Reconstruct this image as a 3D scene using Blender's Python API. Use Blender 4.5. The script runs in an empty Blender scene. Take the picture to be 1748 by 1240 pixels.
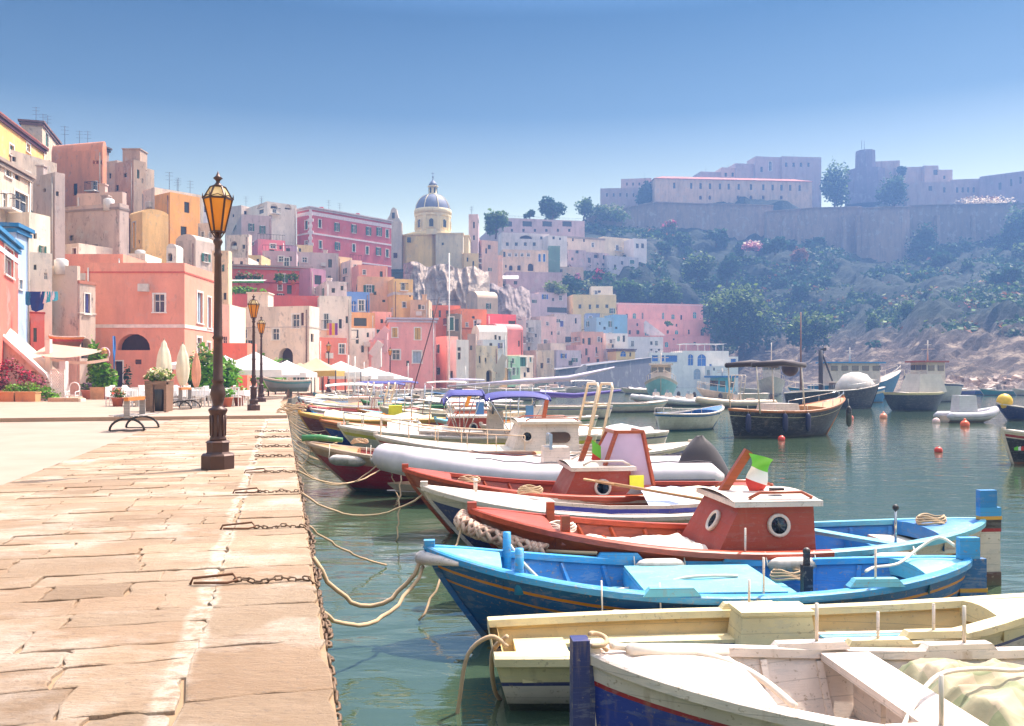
import bpy, math, random
from mathutils import Vector, Matrix, noise
R=math.radians
sc=bpy.context.scene; COL=sc.collection
F=1500.0; CX=874.0; HY=645.0; EZ=1.5          # focal length, centre column, horizon row (photo pixels), eye height above the quay
WZ=-0.9                                       # water level
TH=R(14.7)                                    # the quay runs this far left of the view
def at(px,py,d): return Vector(((px-CX)*d/F,d,EZ+(HY-py)*d/F))
def gz(py,z): return (EZ-z)*F/(py-HY)         # depth of a point of height z seen at row py
def Q(a,b,z=0.0): return Vector((-math.sin(TH)*a+math.cos(TH)*b, math.cos(TH)*a+math.sin(TH)*b, z))
# ---------------------------------------------------------------- camera, world, sun, exposure
cam=bpy.data.objects.new('camera',bpy.data.cameras.new('camera')); COL.objects.link(cam); sc.camera=cam
cam.location=(0,0,EZ); cam.rotation_euler=(R(90),0,0)
cam.data.sensor_width=36; cam.data.lens=36*F/1748; cam.data.shift_y=25/1748; cam.data.clip_end=3000; cam.data.clip_start=.05
SE=R(58); SA=R(48)                            # sun elevation, degrees right of the view
S=Vector((math.sin(SA)*math.cos(SE),math.cos(SA)*math.cos(SE),math.sin(SE)))
W=bpy.data.worlds.new('World'); sc.world=W; W.use_nodes=True
nt=W.node_tree; bg=nt.nodes['Background']
sky=nt.nodes.new('ShaderNodeTexSky'); sky.sky_type='NISHITA'; sky.sun_disc=False
sky.sun_elevation=SE; sky.sun_rotation=SA; sky.air_density=1.0; sky.dust_density=1.2; sky.ozone_density=2.2
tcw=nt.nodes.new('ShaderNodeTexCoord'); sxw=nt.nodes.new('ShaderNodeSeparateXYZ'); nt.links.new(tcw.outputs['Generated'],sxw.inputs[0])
rw=nt.nodes.new('ShaderNodeValToRGB'); nt.links.new(sxw.outputs[2],rw.inputs[0]); ew=rw.color_ramp.elements      # paler at the horizon, deep blue above; unseen zenith brightened to add fill light
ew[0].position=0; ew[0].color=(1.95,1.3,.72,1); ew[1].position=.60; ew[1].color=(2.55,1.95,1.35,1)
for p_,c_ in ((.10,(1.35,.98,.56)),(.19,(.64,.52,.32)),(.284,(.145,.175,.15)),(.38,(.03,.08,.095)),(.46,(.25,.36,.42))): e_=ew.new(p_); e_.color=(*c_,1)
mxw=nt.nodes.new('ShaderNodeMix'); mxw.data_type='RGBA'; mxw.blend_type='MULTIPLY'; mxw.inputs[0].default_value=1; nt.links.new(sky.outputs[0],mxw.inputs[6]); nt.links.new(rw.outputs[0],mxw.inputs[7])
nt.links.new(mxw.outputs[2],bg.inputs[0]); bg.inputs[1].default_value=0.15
sd=bpy.data.lights.new('sun','SUN'); so=bpy.data.objects.new('sun',sd); COL.objects.link(so)
sd.energy=3.2; sd.angle=R(.53); sd.color=(1,.94,.86); so.rotation_euler=(-S).to_track_quat('-Z','Y').to_euler()
sc.view_settings.view_transform='Standard'; sc.view_settings.look='None'; sc.view_settings.gamma=1; sc.view_settings.exposure=1.6
sc.render.engine='CYCLES'; cy=sc.cycles
cy.max_bounces=6; cy.diffuse_bounces=3; cy.glossy_bounces=3; cy.transmission_bounces=4; cy.transparent_max_bounces=6
cy.use_denoising=True; cy.caustics_reflective=False; cy.caustics_refractive=False; cy.sample_clamp_indirect=8
# ---------------------------------------------------------------- helpers
def lin(h):
    if not isinstance(h,str): return h
    h=h.lstrip('#'); r=[]
    for i in (0,2,4):
        c=int(h[i:i+2],16)/255; r.append(c/12.92 if c<.04045 else ((c+.055)/1.055)**2.4)
    return tuple(r)
MC={}
def M(col,rough=.6,kind='plain',k=1.0,**o):
    key=(str(col),rough,kind,k,tuple(sorted(o.items())))
    if key in MC: return MC[key]
    c=[min(1,x*k) for x in lin(col)]
    m=bpy.data.materials.new(kind+'_'+str(len(MC))); m.use_nodes=True; n=m.node_tree.nodes; l=m.node_tree.links
    b=n['Principled BSDF']; b.inputs['Roughness'].default_value=rough; b.inputs['Base Color'].default_value=(*c,1)
    b.inputs['Metallic'].default_value=o.get('metal',0)
    if 'spec' in o: b.inputs['Specular IOR Level'].default_value=o['spec']
    tc=n.new('ShaderNodeTexCoord'); src=tc.outputs['Object']
    def add(off=True):
        if not off: return src
        oi=n.new('ShaderNodeObjectInfo'); v=n.new('ShaderNodeVectorMath'); v.operation='MULTIPLY_ADD'
        cb=n.new('ShaderNodeCombineXYZ'); [l.new(oi.outputs['Random'],cb.inputs[i]) for i in range(3)]
        l.new(cb.outputs[0],v.inputs[0]); v.inputs[1].default_value=(37,53,19); l.new(src,v.inputs[2]); return v.outputs[0]
    def nz(scale,detail=4,vec=None,st=(1,1,1),rg=.55):
        t=n.new('ShaderNodeTexNoise'); t.inputs['Scale'].default_value=scale; t.inputs['Detail'].default_value=detail; t.inputs['Roughness'].default_value=rg
        mp=n.new('ShaderNodeMapping'); mp.inputs['Scale'].default_value=st; l.new(vec or src,mp.inputs[0]); l.new(mp.outputs[0],t.inputs[0]); return t.outputs[0]
    def ramp(v,stops):
        r=n.new('ShaderNodeValToRGB'); l.new(v,r.inputs[0]); e=r.color_ramp.elements
        e[0].position,e[0].color=stops[0][0],(*stops[0][1],1); e[1].position,e[1].color=stops[-1][0],(*stops[-1][1],1)
        for p,q in stops[1:-1]:
            x=e.new(p); x.color=(*q,1)
        return r.outputs[0]
    def g(x): return (x,x,x)
    def mix(fac,a,bb,mode='MIX'):
        x=n.new('ShaderNodeMix'); x.data_type='RGBA'; x.blend_type=mode
        for s_,v in ((x.inputs[0],fac),(x.inputs[6],a),(x.inputs[7],bb)):
            if isinstance(v,(int,float)): s_.default_value=v
            elif isinstance(v,(tuple,list)): s_.default_value=(*v[:3],1)
            else: l.new(v,s_)
        return x.outputs[2]
    def bump(h,st,d=.02):
        x=n.new('ShaderNodeBump'); x.inputs['Strength'].default_value=st; x.inputs['Distance'].default_value=d; l.new(h,x.inputs['Height']); l.new(x.outputs[0],b.inputs['Normal'])
    col_out=None
    if kind=='plain':
        v=add(); col_out=mix(1,tuple(c),ramp(nz(3,5,v),[(.3,g(.82)),(.7,g(1.08))]),'MULTIPLY'); bump(nz(30,3,v),.15,.005)
    elif kind=='paint':      # painted wood of the boats: brush grain, dirt, worn spots
        v=add(); w=min(1,o.get('wear',.5)*2)
        a=mix(1,tuple(c),ramp(nz(2.2,6,v),[(.3,g(.8)),(.7,g(1.07))]),'MULTIPLY')
        a=mix(ramp(nz(7,9,v,(.5,1,2.2),.7),[(.54,g(0)),(.59,g(w*.8))]),a,tuple(x*.55+.14 for x in c)); a=mix(ramp(nz(1.6,7,v,(1,1,1),.65),[(.48,g(0)),(.7,g(w*.6))]),a,tuple(x*.6+.03 for x in c))
        a=mix(ramp(nz(24,7,v,(1,1,1),.65),[(.60,g(0)),(.64,g(w*.9))]),a,(.30,.22,.15)); col_out=a
        st_=mix(ramp(nz(5,6,v,(1,1,.12),.65),[(.60,g(0)),(.72,g(w*.7))]),a,(.30,.20,.12))
        sx=n.new('ShaderNodeSeparateXYZ'); l.new(src,sx.inputs[0]); gm=n.new('ShaderNodeNewGeometry'); sn=n.new('ShaderNodeSeparateXYZ'); l.new(gm.outputs['Normal'],sn.inputs[0])
        def mth(op,x,y=None):
            q=n.new('ShaderNodeMath'); q.operation=op
            for i_,vv in enumerate((x,y)):
                if vv is None: continue
                if isinstance(vv,(int,float)): q.inputs[i_].default_value=vv
                else: l.new(vv,q.inputs[i_])
            return q.outputs[0]
        up=mth('GREATER_THAN',sn.outputs[2],.75); dn=mth('SUBTRACT',1.0,up)
        sa=mth('LESS_THAN',mth('FRACT',mth('MULTIPLY',sx.outputs[2],8.3)),.05); sb=mth('LESS_THAN',mth('FRACT',mth('MULTIPLY',sx.outputs[1],9.0)),.06)
        seam=mth('ADD',mth('MULTIPLY',sa,dn),mth('MULTIPLY',sb,up)); a=mix(mth('MULTIPLY',seam,.30),st_,(.10,.08,.07))
        wl=n.new('ShaderNodeMapRange'); wl.inputs[1].default_value=.16; wl.inputs[2].default_value=.02; l.new(sx.outputs[2],wl.inputs[0]); a=mix(mth('MULTIPLY',mth('MULTIPLY',wl.outputs[0],dn),mth('MULTIPLY',nz(9,5,v),1.1)),a,(.10,.11,.06)); col_out=a
        bump(nz(14,5,v,(1,1,6)),.35,.006)
        rr=n.new('ShaderNodeMapRange'); rr.inputs[3].default_value=rough-.1; rr.inputs[4].default_value=rough+.2; l.new(nz(6,4,v),rr.inputs[0]); l.new(rr.outputs[0],b.inputs['Roughness'])
    elif kind=='plaster':
        v=add(); ag=o.get('age',.5)
        a=mix(1,tuple(c),ramp(nz(.35,6,v),[(.3,g(.86)),(.7,g(1.06))]),'MULTIPLY')
        a=mix(ramp(nz(.9,8,v,(1,1,.18),.7),[(.46,g(0)),(.68,g(min(1,.2+ag*.9)))]),a,tuple(x*.45+.05 for x in c))
        a=mix(ramp(nz(.55,9,v,(1,1,.8),.7),[(.55,g(0)),(.60,g(min(1,.12+ag*.85)))]),a,tuple(x*.45+.22 for x in c))
        a=mix(ramp(nz(2.3,9,v,(1,1,.5),.7),[(.57,g(0)),(.66,g(min(1,.1+ag*.8)))]),a,(.2,.165,.15))
        col_out=a; bump(nz(3,8,v,(1,1,1),.65),.5,.05)
    elif kind=='wood':
        v=add(); w=nz(5,6,v,o.get('st',(.35,6,6)),.6)
        a=mix(1,tuple(c),ramp(w,[(.3,g(.62)),(.7,g(1.15))]),'MULTIPLY'); a=mix(ramp(nz(2,5,v),[(.5,g(0)),(.75,g(.35))]),a,tuple(x*.5 for x in c))
        col_out=a; bump(w,.3,.004)
    elif kind=='cloth':
        v=add(); a=mix(1,tuple(c),ramp(nz(2.5,5,v),[(.3,g(.86)),(.7,g(1.06))]),'MULTIPLY')
        if 'check' in o:
            def band(axis,sc_):
                sx=n.new('ShaderNodeSeparateXYZ'); l.new(src,sx.inputs[0]); mt=n.new('ShaderNodeMath'); mt.operation='MULTIPLY'; mt.inputs[1].default_value=sc_; l.new(sx.outputs[axis],mt.inputs[0])
                f=n.new('ShaderNodeMath'); f.operation='FRACT'; l.new(mt.outputs[0],f.inputs[0]); h=n.new('ShaderNodeMath'); h.operation='GREATER_THAN'; h.inputs[1].default_value=.62; l.new(f.outputs[0],h.inputs[0]); return h.outputs[0]
            s_=n.new('ShaderNodeMath'); s_.operation='ADD'; l.new(band(0,3.0),s_.inputs[0]); l.new(band(1,3.0),s_.inputs[1]); h=n.new('ShaderNodeMath'); h.operation='MULTIPLY'; h.inputs[1].default_value=.36; l.new(s_.outputs[0],h.inputs[0])
            a=mix(h.outputs[0],a,o['check'])
        col_out=a; bump(nz(22,4,v),.35,.006); b.inputs['Sheen Weight'].default_value=.1
    elif kind=='leaf':
        gm=n.new('ShaderNodeNewGeometry'); a=mix(1,tuple(c),ramp(gm.outputs['Random Per Island'],[(0,g(.5)),(1,(1.55,1.45,1.1))]),'MULTIPLY')
        a=mix(1,a,ramp(nz(.5,3),[(.35,g(.7)),(.65,g(1.25))]),'MULTIPLY'); col_out=a
        tr=n.new('ShaderNodeBsdfTranslucent'); l.new(a,tr.inputs[0]); ms=n.new('ShaderNodeMixShader'); ms.inputs[0].default_value=.3
        l.new(b.outputs[0],ms.inputs[1]); l.new(tr.outputs[0],ms.inputs[2]); l.new(ms.outputs[0],n['Material Output'].inputs[0])
    elif kind=='glass':
        b.inputs['Specular IOR Level'].default_value=.8; col_out=None
    elif kind=='canvas':     # thin cloth that lets light through
        a=mix(1,tuple(c),ramp(nz(2,4,add()),[(.3,g(.88)),(.7,g(1.05))]),'MULTIPLY'); col_out=a
        tr=n.new('ShaderNodeBsdfTranslucent'); l.new(a,tr.inputs[0]); ms=n.new('ShaderNodeMixShader'); ms.inputs[0].default_value=o.get('tl',.4)
        l.new(b.outputs[0],ms.inputs[1]); l.new(tr.outputs[0],ms.inputs[2]); l.new(ms.outputs[0],n['Material Output'].inputs[0])
    elif kind=='clear':
        b.inputs['Transmission Weight'].default_value=.85; b.inputs['Roughness'].default_value=rough; b.inputs['IOR'].default_value=1.05
    elif kind=='slab':       # quay stones
        gm=n.new('ShaderNodeNewGeometry')
        a=mix(1,tuple(c),ramp(gm.outputs['Random Per Island'],[(0,(.74,.69,.63)),(.35,(.98,.90,.82)),(.65,(.90,.89,.86)),(1,(1.14,1.10,1.05))]),'MULTIPLY')
        a=mix(1,a,ramp(nz(1.1,7,None,(1,1,1),.65),[(.3,(.84,.76,.66)),(.62,(1.05,1.04,1.02))]),'MULTIPLY')
        a=mix(ramp(nz(1.5,10,None,(1,4,1),.75),[(.60,g(0)),(.625,g(.75))]),a,(.24,.15,.09)); a=mix(ramp(nz(.55,8,None,(1,1.4,1),.7),[(.5,g(0)),(.62,g(.5))]),a,(.62,.53,.45))
        a=mix(ramp(nz(13,8,None,(1,2.4,1),.75),[(.57,g(0)),(.62,g(.8))]),a,(.24,.17,.12)); a=mix(ramp(nz(45,4,None,(1,1.5,1),.7),[(.60,g(0)),(.68,g(.7))]),a,(.2,.15,.11))
        sx=n.new('ShaderNodeSeparateXYZ'); l.new(src,sx.inputs[0])
        def mth(op,x,y=None):
            q=n.new('ShaderNodeMath'); q.operation=op
            for i_,vv in enumerate((x,y)):
                if vv is None: continue
                if isinstance(vv,(int,float)): q.inputs[i_].default_value=vv
                else: l.new(vv,q.inputs[i_])
            return q.outputs[0]
        bq=mth('ADD',mth('MULTIPLY',sx.outputs[0],math.cos(TH)),mth('MULTIPLY',sx.outputs[1],math.sin(TH)))      # distance from the quay line
        bq=mth('ABSOLUTE',mth('ADD',mth('ADD',bq,.50),mth('MULTIPLY',mth('SUBTRACT',nz(1.6,6,None,(1,1,1),.6),.5),.22))); lm=n.new('ShaderNodeMapRange'); lm.inputs[1].default_value=.085; lm.inputs[2].default_value=.045; l.new(bq,lm.inputs[0])
        a=mix(mth('MULTIPLY',lm.outputs[0],ramp(nz(9,6,None,(1,1,1),.7),[(.40,g(0)),(.58,g(.5))])),a,(.72,.64,.54))
        col_out=a; bump(nz(6,10,None,(1,2.2,1),.75),1,.05)
    elif kind=='concrete':
        a=mix(1,tuple(c),ramp(nz(.7,7,None,(1,1,1),.6),[(.3,(.87,.84,.81)),(.65,(1.04,1.03,1.02))]),'MULTIPLY')
        a=mix(ramp(nz(.35,8,None,(1,4,1),.7),[(.6,g(0)),(.7,g(.25))]),a,(.38,.3,.25)); col_out=a; bump(nz(25,5),.25,.01)
    elif kind=='rock':
        v=add(False); s1=o.get('s',.12)
        a=ramp(nz(s1,9,v,(1,1,1.6),.65),[(.32,tuple(x*.45 for x in c)),(.5,tuple(c)),(.68,tuple(min(1,x*1.35+.02) for x in c))])
        if 'veg' in o: a=mix(ramp(nz(o.get('vs',.05),9,v,(1,1,1),.62),[(.28,g(0)),(.37,g(.97))]),a,lin(o['veg']))
        if 'base' in o:
            sx=n.new('ShaderNodeSeparateXYZ'); l.new(src,sx.inputs[0]); mr=n.new('ShaderNodeMapRange'); mr.inputs[1].default_value=9; mr.inputs[2].default_value=17; l.new(sx.outputs[2],mr.inputs[0])
            m2=n.new('ShaderNodeMapRange'); m2.inputs[1].default_value=70; m2.inputs[2].default_value=35; l.new(sx.outputs[0],m2.inputs[0])
            m3=n.new('ShaderNodeMath'); m3.operation='MAXIMUM'; l.new(mr.outputs[0],m3.inputs[0]); l.new(m2.outputs[0],m3.inputs[1])
            a=mix(m3.outputs[0],ramp(nz(.25,9,v,(1,1,1.8),.7),[(.35,(.07,.045,.03)),(.5,lin(o['base'])),(.62,(.30,.22,.15))]),a)
        col_out=a; bump(nz(s1*5,9,v,(1,1,1),.7),1,.9*o.get('bd',1))
    if col_out is not None: l.new(col_out,b.inputs['Base Color'])
    MC[key]=m; return m
class MB:
    def __init__(s): s.v=[]; s.f=[]; s.m=[]; s.sm=[]; s.mats=[]
    def mi(s,m):
        if m not in s.mats: s.mats.append(m)
        return s.mats.index(m)
    def add(s,vs,fs,mat,smooth=False,T=None):
        o=len(s.v); s.v+=[(T@Vector(p)) if T else Vector(p) for p in vs]; i=s.mi(mat)
        for q in fs: s.f.append([o+k for k in q]); s.m.append(i); s.sm.append(smooth)
        return s
    def face(s,pts,mat,T=None): return s.add(pts,[list(range(len(pts)))],mat,False,T)
    def box(s,c,d,mat,T=None,rz=0,taper=1.0):
        x,y,z=d[0]/2,d[1]/2,d[2]/2; k=taper
        vs=[(-x,-y,-z),(x,-y,-z),(x,y,-z),(-x,y,-z),(-x*k,-y*k,z),(x*k,-y*k,z),(x*k,y*k,z),(-x*k,y*k,z)]
        A=Matrix.Translation(c)@Matrix.Rotation(rz,4,'Z')
        if T: A=T@A
        return s.add(vs,[(0,3,2,1),(4,5,6,7),(0,1,5,4),(1,2,6,5),(2,3,7,6),(3,0,4,7)],mat,False,A)
    def bar(s,a,b,w,h,mat,T=None):
        a=Vector(a); b=Vector(b); d=b-a; L=d.length
        if L<1e-6: return s
        q=d.to_track_quat('X','Z').to_matrix().to_4x4(); A=Matrix.Translation((a+b)/2)@q
        if T: A=T@A
        return s.box((0,0,0),(L,w,h),mat,A)
    def tube(s,pts,r,mat,n=6,T=None,caps=True,closed=False):
        pts=[Vector(p) for p in pts]; N=len(pts); rs=r if isinstance(r,(list,tuple)) else [r]*N; vs=[]; up=None
        for i,p in enumerate(pts):
            if closed: d=pts[(i+1)%N]-pts[i-1]
            else: d=pts[min(i+1,N-1)]-pts[max(i-1,0)]
            if d.length<1e-9: d=Vector((0,0,1))
            d.normalize()
            if up is None: up=Vector((0,0,1)) if abs(d.z)<.9 else Vector((1,0,0))
            x=d.cross(up)
            if x.length<1e-4: x=d.cross(Vector((0,1,0)))
            x.normalize(); y=x.cross(d).normalized(); up=y
            for k in range(n):
                t=2*math.pi*k/n; vs.append(p+x*math.cos(t)*rs[i]+y*math.sin(t)*rs[i])
        fs=[]
        for i in range(N if closed else N-1):
            j=(i+1)%N
            for k in range(n): fs.append((i*n+k,i*n+(k+1)%n,j*n+(k+1)%n,j*n+k))
        if caps and not closed: fs.append(list(range(n))[::-1]); fs.append([(N-1)*n+k for k in range(n)])
        return s.add(vs,fs,mat,True,T)
    def lathe(s,prof,mat,n=16,c=(0,0,0),T=None,smooth=True,ph=0):
        vs=[]; c=Vector(c)
        for r,z in prof:
            for k in range(n):
                t=2*math.pi*k/n+ph; vs.append(c+Vector((r*math.cos(t),r*math.sin(t),z)))
        fs=[]
        for i in range(len(prof)-1):
            for k in range(n): fs.append((i*n+k,i*n+(k+1)%n,(i+1)*n+(k+1)%n,(i+1)*n+k))
        fs.append(list(range(n))[::-1]); fs.append([(len(prof)-1)*n+k for k in range(n)])
        return s.add(vs,fs,mat,smooth,T)
    def ball(s,c,r,mat,n=10,T=None,sz=1.0):
        pr=[(max(.001,r*math.sin(math.pi*i/n)),-r*sz*math.cos(math.pi*i/n)) for i in range(n+1)]
        return s.lathe(pr,mat,n+2,c,T)
    def prism(s,poly,h,mat,T=None,smooth=False):      # poly in local xy, extruded in z from 0 to h
        n=len(poly); vs=[(x,y,0) for x,y in poly]+[(x,y,h) for x,y in poly]
        fs=[list(range(n))[::-1],[n+k for k in range(n)]]
        s.add(vs,fs,mat,False,T); return s.add(vs,[(k,(k+1)%n,n+(k+1)%n,n+k) for k in range(n)],mat,smooth,T)
    def grid(s,rows,mat,smooth=True,T=None,closed=False,matf=None):
        n=len(rows[0]); vs=[p for r in rows for p in r]; o=len(s.v); s.v+=[(T@Vector(p)) if T else Vector(p) for p in vs]
        for i in range(len(rows)-1):
            for k in range(n if closed else n-1):
                k2=(k+1)%n; s.f.append([o+i*n+k,o+i*n+k2,o+(i+1)*n+k2,o+(i+1)*n+k]); s.m.append(s.mi(matf(i,k) if matf else mat)); s.sm.append(smooth)
        return s
    def build(s,name,parent=None,loc=None,rz=0):
        me=bpy.data.meshes.new(name); me.from_pydata([tuple(p) for p in s.v],[],s.f)
        for m in s.mats: me.materials.append(m)
        me.polygons.foreach_set('material_index',s.m); me.polygons.foreach_set('use_smooth',s.sm); me.update()
        o=bpy.data.objects.new(name,me); COL.objects.link(o)
        if parent: o.parent=parent
        if loc is not None: o.location=loc
        o.rotation_euler.z=rz; return o
def tag(o,label=None,cat=None,group=None,kind=None):
    if label: o['label']=label
    if cat: o['category']=cat
    if group: o['group']=group
    if kind: o['kind']=kind
    return o
def thing(name,label,cat,loc=(0,0,0),rz=0,group=None):
    o=bpy.data.objects.new(name,None); COL.objects.link(o); o.location=loc; o.rotation_euler=(0,0,rz); return tag(o,label,cat,group)
KIDS={}
def dup(root,loc=None,rz=None,label=None,group=None,scale=None):
    def cp(o,par):
        c=o.copy(); COL.objects.link(c)
        if par: c.parent=par
        for ch in [x for x in o.children]: cp(ch,c)
        return c
    r=cp(root,None)
    if loc is not None: r.location=loc
    if rz is not None: r.rotation_euler.z=rz
    if scale: r.scale=(scale,)*3
    if label: r['label']=label
    if group: r['group']=group
    return r
def arcp(c,r,a0,a1,n): return [(c[0]+r*math.cos(a0+(a1-a0)*i/n),c[1]+r*math.sin(a0+(a1-a0)*i/n)) for i in range(n+1)]
def fbm(x,y,z=0,o=5): return noise.fractal(Vector((x,y,z)),1.0,2.0,o)
rnd=random.Random(7)
# ================================================================ terrain, water, quay
TC={-600:[(20,-.4),(50,-.4),(60,8),(80,26),(110,31),(450,31)],
 -250:[(20,-.4),(66,-.4),(74,8),(80,24),(105,29),(450,30)],
 0:[(20,-.4),(68,-.4),(74,5),(80,13),(92,24),(110,28),(450,29)],
 150:[(20,-.4),(74,-.2),(86,9),(100,19),(120,26),(450,28)],
 300:[(20,-.4),(78,-.2),(92,6),(112,15),(130,21),(150,23),(450,24)],
 450:[(20,-.4),(93,-.4),(108,5),(135,15),(160,23),(195,29),(450,30)],
 600:[(60,-3),(108,-.5),(118,3),(145,13),(175,23),(205,27),(450,28)],
 750:[(60,-3),(118,-.5),(134,3),(160,8),(192,14),(206,26),(250,31),(450,33)],
 880:[(60,-3),(140,-1),(160,2),(190,4.5),(228,10),(242,20),(252,27),(275,38),(310,48),(450,50)],
 1000:[(60,-3),(170,-1.5),(190,1.5),(215,4),(240,11),(256,23),(285,38),(318,55),(330,60),(450,66)],
 1100:[(60,-4),(205,-2),(216,.5),(240,4),(262,9),(270,22),(285,34),(315,52),(330,56),(338,64),(450,68)],
 1200:[(60,-4),(222,-2.5),(240,1),(262,5),(275,18),(300,34),(318,50),(332,56),(338,66),(450,72)],
 1300:[(60,-4),(212,-2.5),(232,3),(268,15),(298,35),(320,49),(332,54),(338,67),(450,80)],
 1400:[(60,-4),(190,-2.5),(208,2.5),(250,11),(280,28),(312,46),(330,50),(336,66),(450,82)],
 1500:[(60,-4),(160,-2.5),(178,2),(230,13),(280,29),(316,41),(326,43),(334,64),(450,74)],
 1620:[(60,-4),(142,-2.5),(156,1),(200,11),(258,27),(310,43),(324,47),(332,62),(450,66)],
 1750:[(60,-4),(134,-2.5),(148,1),(190,12),(250,27),(300,43),(316,49),(324,62),(450,64)],
 2000:[(60,-4),(120,-2.5),(135,2),(180,16),(240,32),(290,48),(300,52),(318,63),(450,66)],
 2500:[(60,-4),(100,-2.5),(120,3),(170,20),(240,38),(290,52),(300,56),(318,64),(450,66)]}
TK=sorted(TC)
def prof(L,d):
    if d<=L[0][0]: return L[0][1]
    for (a,za),(b,zb) in zip(L,L[1:]):
        if d<=b: return za+(zb-za)*(d-a)/(b-a)
    return L[-1][1]
def tz(px,d):
    px=max(TK[0],min(TK[-1]-1e-6,px))
    for a,b in zip(TK,TK[1:]):
        if px<b or b==TK[-1]:
            t=(px-a)/(b-a); t=t*t*(3-2*t); return prof(TC[a],d)*(1-t)+prof(TC[b],d)*t
def tzx(x,y):
    px=CX+F*x/max(y,1); return tz(px,y)
rows=[]; D=24.0; ds=[]
while D<450: ds.append(D); D+=1.7 if D<345 else 12
pxs=[-600+i*9 for i in range(int(3100/9)+1)]
for d in ds:
    r=[]
    for px in pxs:
        z=tz(px,d); w=min(1,max(0,(z-1.5)/8)); amp=.9 if px<1060 else 4.5
        x=(px-CX)*d/F; n_=fbm(x*.045,d*.045,z*.05,6)
        n2=noise.noise(Vector((x*.11,d*.06,z*.1)))
        r.append((x,d,z+w*amp*(n_*.8+abs(n2)*.9)+(w*1.5*(1-abs(noise.noise(Vector((x*.16,d*.16,z*.1)))))*fbm(x*.3,d*.3,z*.3,3) if px>1060 else 0)+(min(1,max(0,(z+1)/3))*1.6*fbm(x*.22,d*.22,z*.3,4) if px>1230 and z<22 else 0)))
    rows.append(r)
mb=MB(); mb.grid(rows,smooth=False,mat=M('#35342e',.95,'rock',veg='#14240e',base='#4e3c30',vs=.05))
tag(mb.build('hillside'),kind='structure')
# water
mw=bpy.data.materials.new('water'); mw.use_nodes=True; n=mw.node_tree.nodes; l=mw.node_tree.links; b=n['Principled BSDF']
b.inputs['Base Color'].default_value=(.045,.075,.045,1); b.inputs['Roughness'].default_value=.035; b.inputs['IOR'].default_value=2.6
tc=n.new('ShaderNodeTexCoord')
def wn(scale,st,det,rg=.5):
    mp=n.new('ShaderNodeMapping'); mp.inputs['Scale'].default_value=st; l.new(tc.outputs['Object'],mp.inputs[0]); t=n.new('ShaderNodeTexNoise'); t.inputs['Scale'].default_value=scale; t.inputs['Detail'].default_value=det; t.inputs['Roughness'].default_value=rg; t.inputs['Distortion'].default_value=.6; l.new(mp.outputs[0],t.inputs[0]); return t.outputs[0]
b1=n.new('ShaderNodeBump'); b1.inputs['Strength'].default_value=.33; b1.inputs['Distance'].default_value=.06; l.new(wn(1.1,(.7,1.6,1),2),b1.inputs['Height'])
b2=n.new('ShaderNodeBump'); b2.inputs['Strength'].default_value=.30; b2.inputs['Distance'].default_value=.012; l.new(wn(5,(.6,1.7,1),3),b2.inputs['Height']); l.new(b1.outputs[0],b2.inputs['Normal']); l.new(b2.outputs[0],b.inputs['Normal'])
mb=MB(); mb.face([(-60,-30,WZ),(260,-30,WZ),(420,330,WZ),(-60,330,WZ)],mw); tag(mb.build('sea_water'),kind='structure')
mb=MB(); mb.face([(-500,-60,-4.4),(900,-60,-4.4),(900,700,-4.4),(-500,700,-4.4)],M('#5a5a4a',.9)); tag(mb.build('seabed'),kind='structure')
# quay: straight for 60 m, then it curves right round the bay
edge=[Q(-6,.24),Q(8,.24),Q(20,.24),Q(36,.24),Q(52,.24)]+[at(px,0,d) for px,d in ((492,62),(508,72),(548,82),(612,92),(690,102),(780,114),(850,130),(905,148),(952,166))]
edge=[Vector((p.x,p.y,0)) for p in edge]
stone=M('#a48f7a',.85,'slab'); wallm=M('#6f6658',.9,'rock',s=1.2,bd=.1)
mb=MB()
back=[Vector((-70,-8,0)),Vector((-70,20,0)),Vector((-60,60,0)),Vector((-55,100,0)),Vector((-50,135,0))]
zq=-.02
poly=[Vector((p.x,p.y,zq)) for p in edge]+[Vector((10,170,zq)),Vector((-20,135,zq))]+[Vector((p.x,p.y,zq)) for p in back[::-1]]
mb.face(poly,M('#93795e',.95,'concrete'))
for p,q in zip(edge,edge[1:]): mb.face([(p.x,p.y,-4.3),(q.x,q.y,-4.3),(q.x,q.y,zq),(p.x,p.y,zq)],wallm)
tag(mb.build('quay'),kind='structure')
# paving stones, each a slightly tilted irregular slab
mb=MB(); rr=random.Random(3)
def slab(a0,a1,b0,b1,g=.008):
    h=rr.uniform(-.006,.008); j=lambda:rr.uniform(-.5,.5)*.05
    t=[rr.uniform(-.003,.003) for _ in range(4)]
    n_=5; pts=[]
    cs=[(a0+g,b0+g),(a0+g,b1-g),(a1-g,b1-g),(a1-g,b0+g)]
    for i in range(4):
        p,q=cs[i],cs[(i+1)%4]
        for k in range(n_):
            u=k/n_; pts.append((p[0]+(q[0]-p[0])*u+j(),p[1]+(q[1]-p[1])*u+j()*.8,h+t[i]*(1-u)+t[(i+1)%4]*u))
    top=[Q(a,b_,z) for a,b_,z in pts]; cx=sum((p for p in top),Vector())/len(top)
    r1=[p+(cx-p).normalized()*-.004+Vector((0,0,-.045)) for p in top]; r2=[p+Vector((0,0,-.005)) for p in top]; r3=[p+(cx-p).normalized()*.012 for p in top]
    N=len(top); o=[]; o+=r1; o+=r2; o+=r3
    fs=[]
    for i in range(2):
        for k in range(N): fs.append((i*N+k,i*N+(k+1)%N,(i+1)*N+(k+1)%N,(i+1)*N+k))
    fs.append([2*N+k for k in range(N)]); mb.add(o,fs,stone)
a=1.5; BC=-3.78
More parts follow.
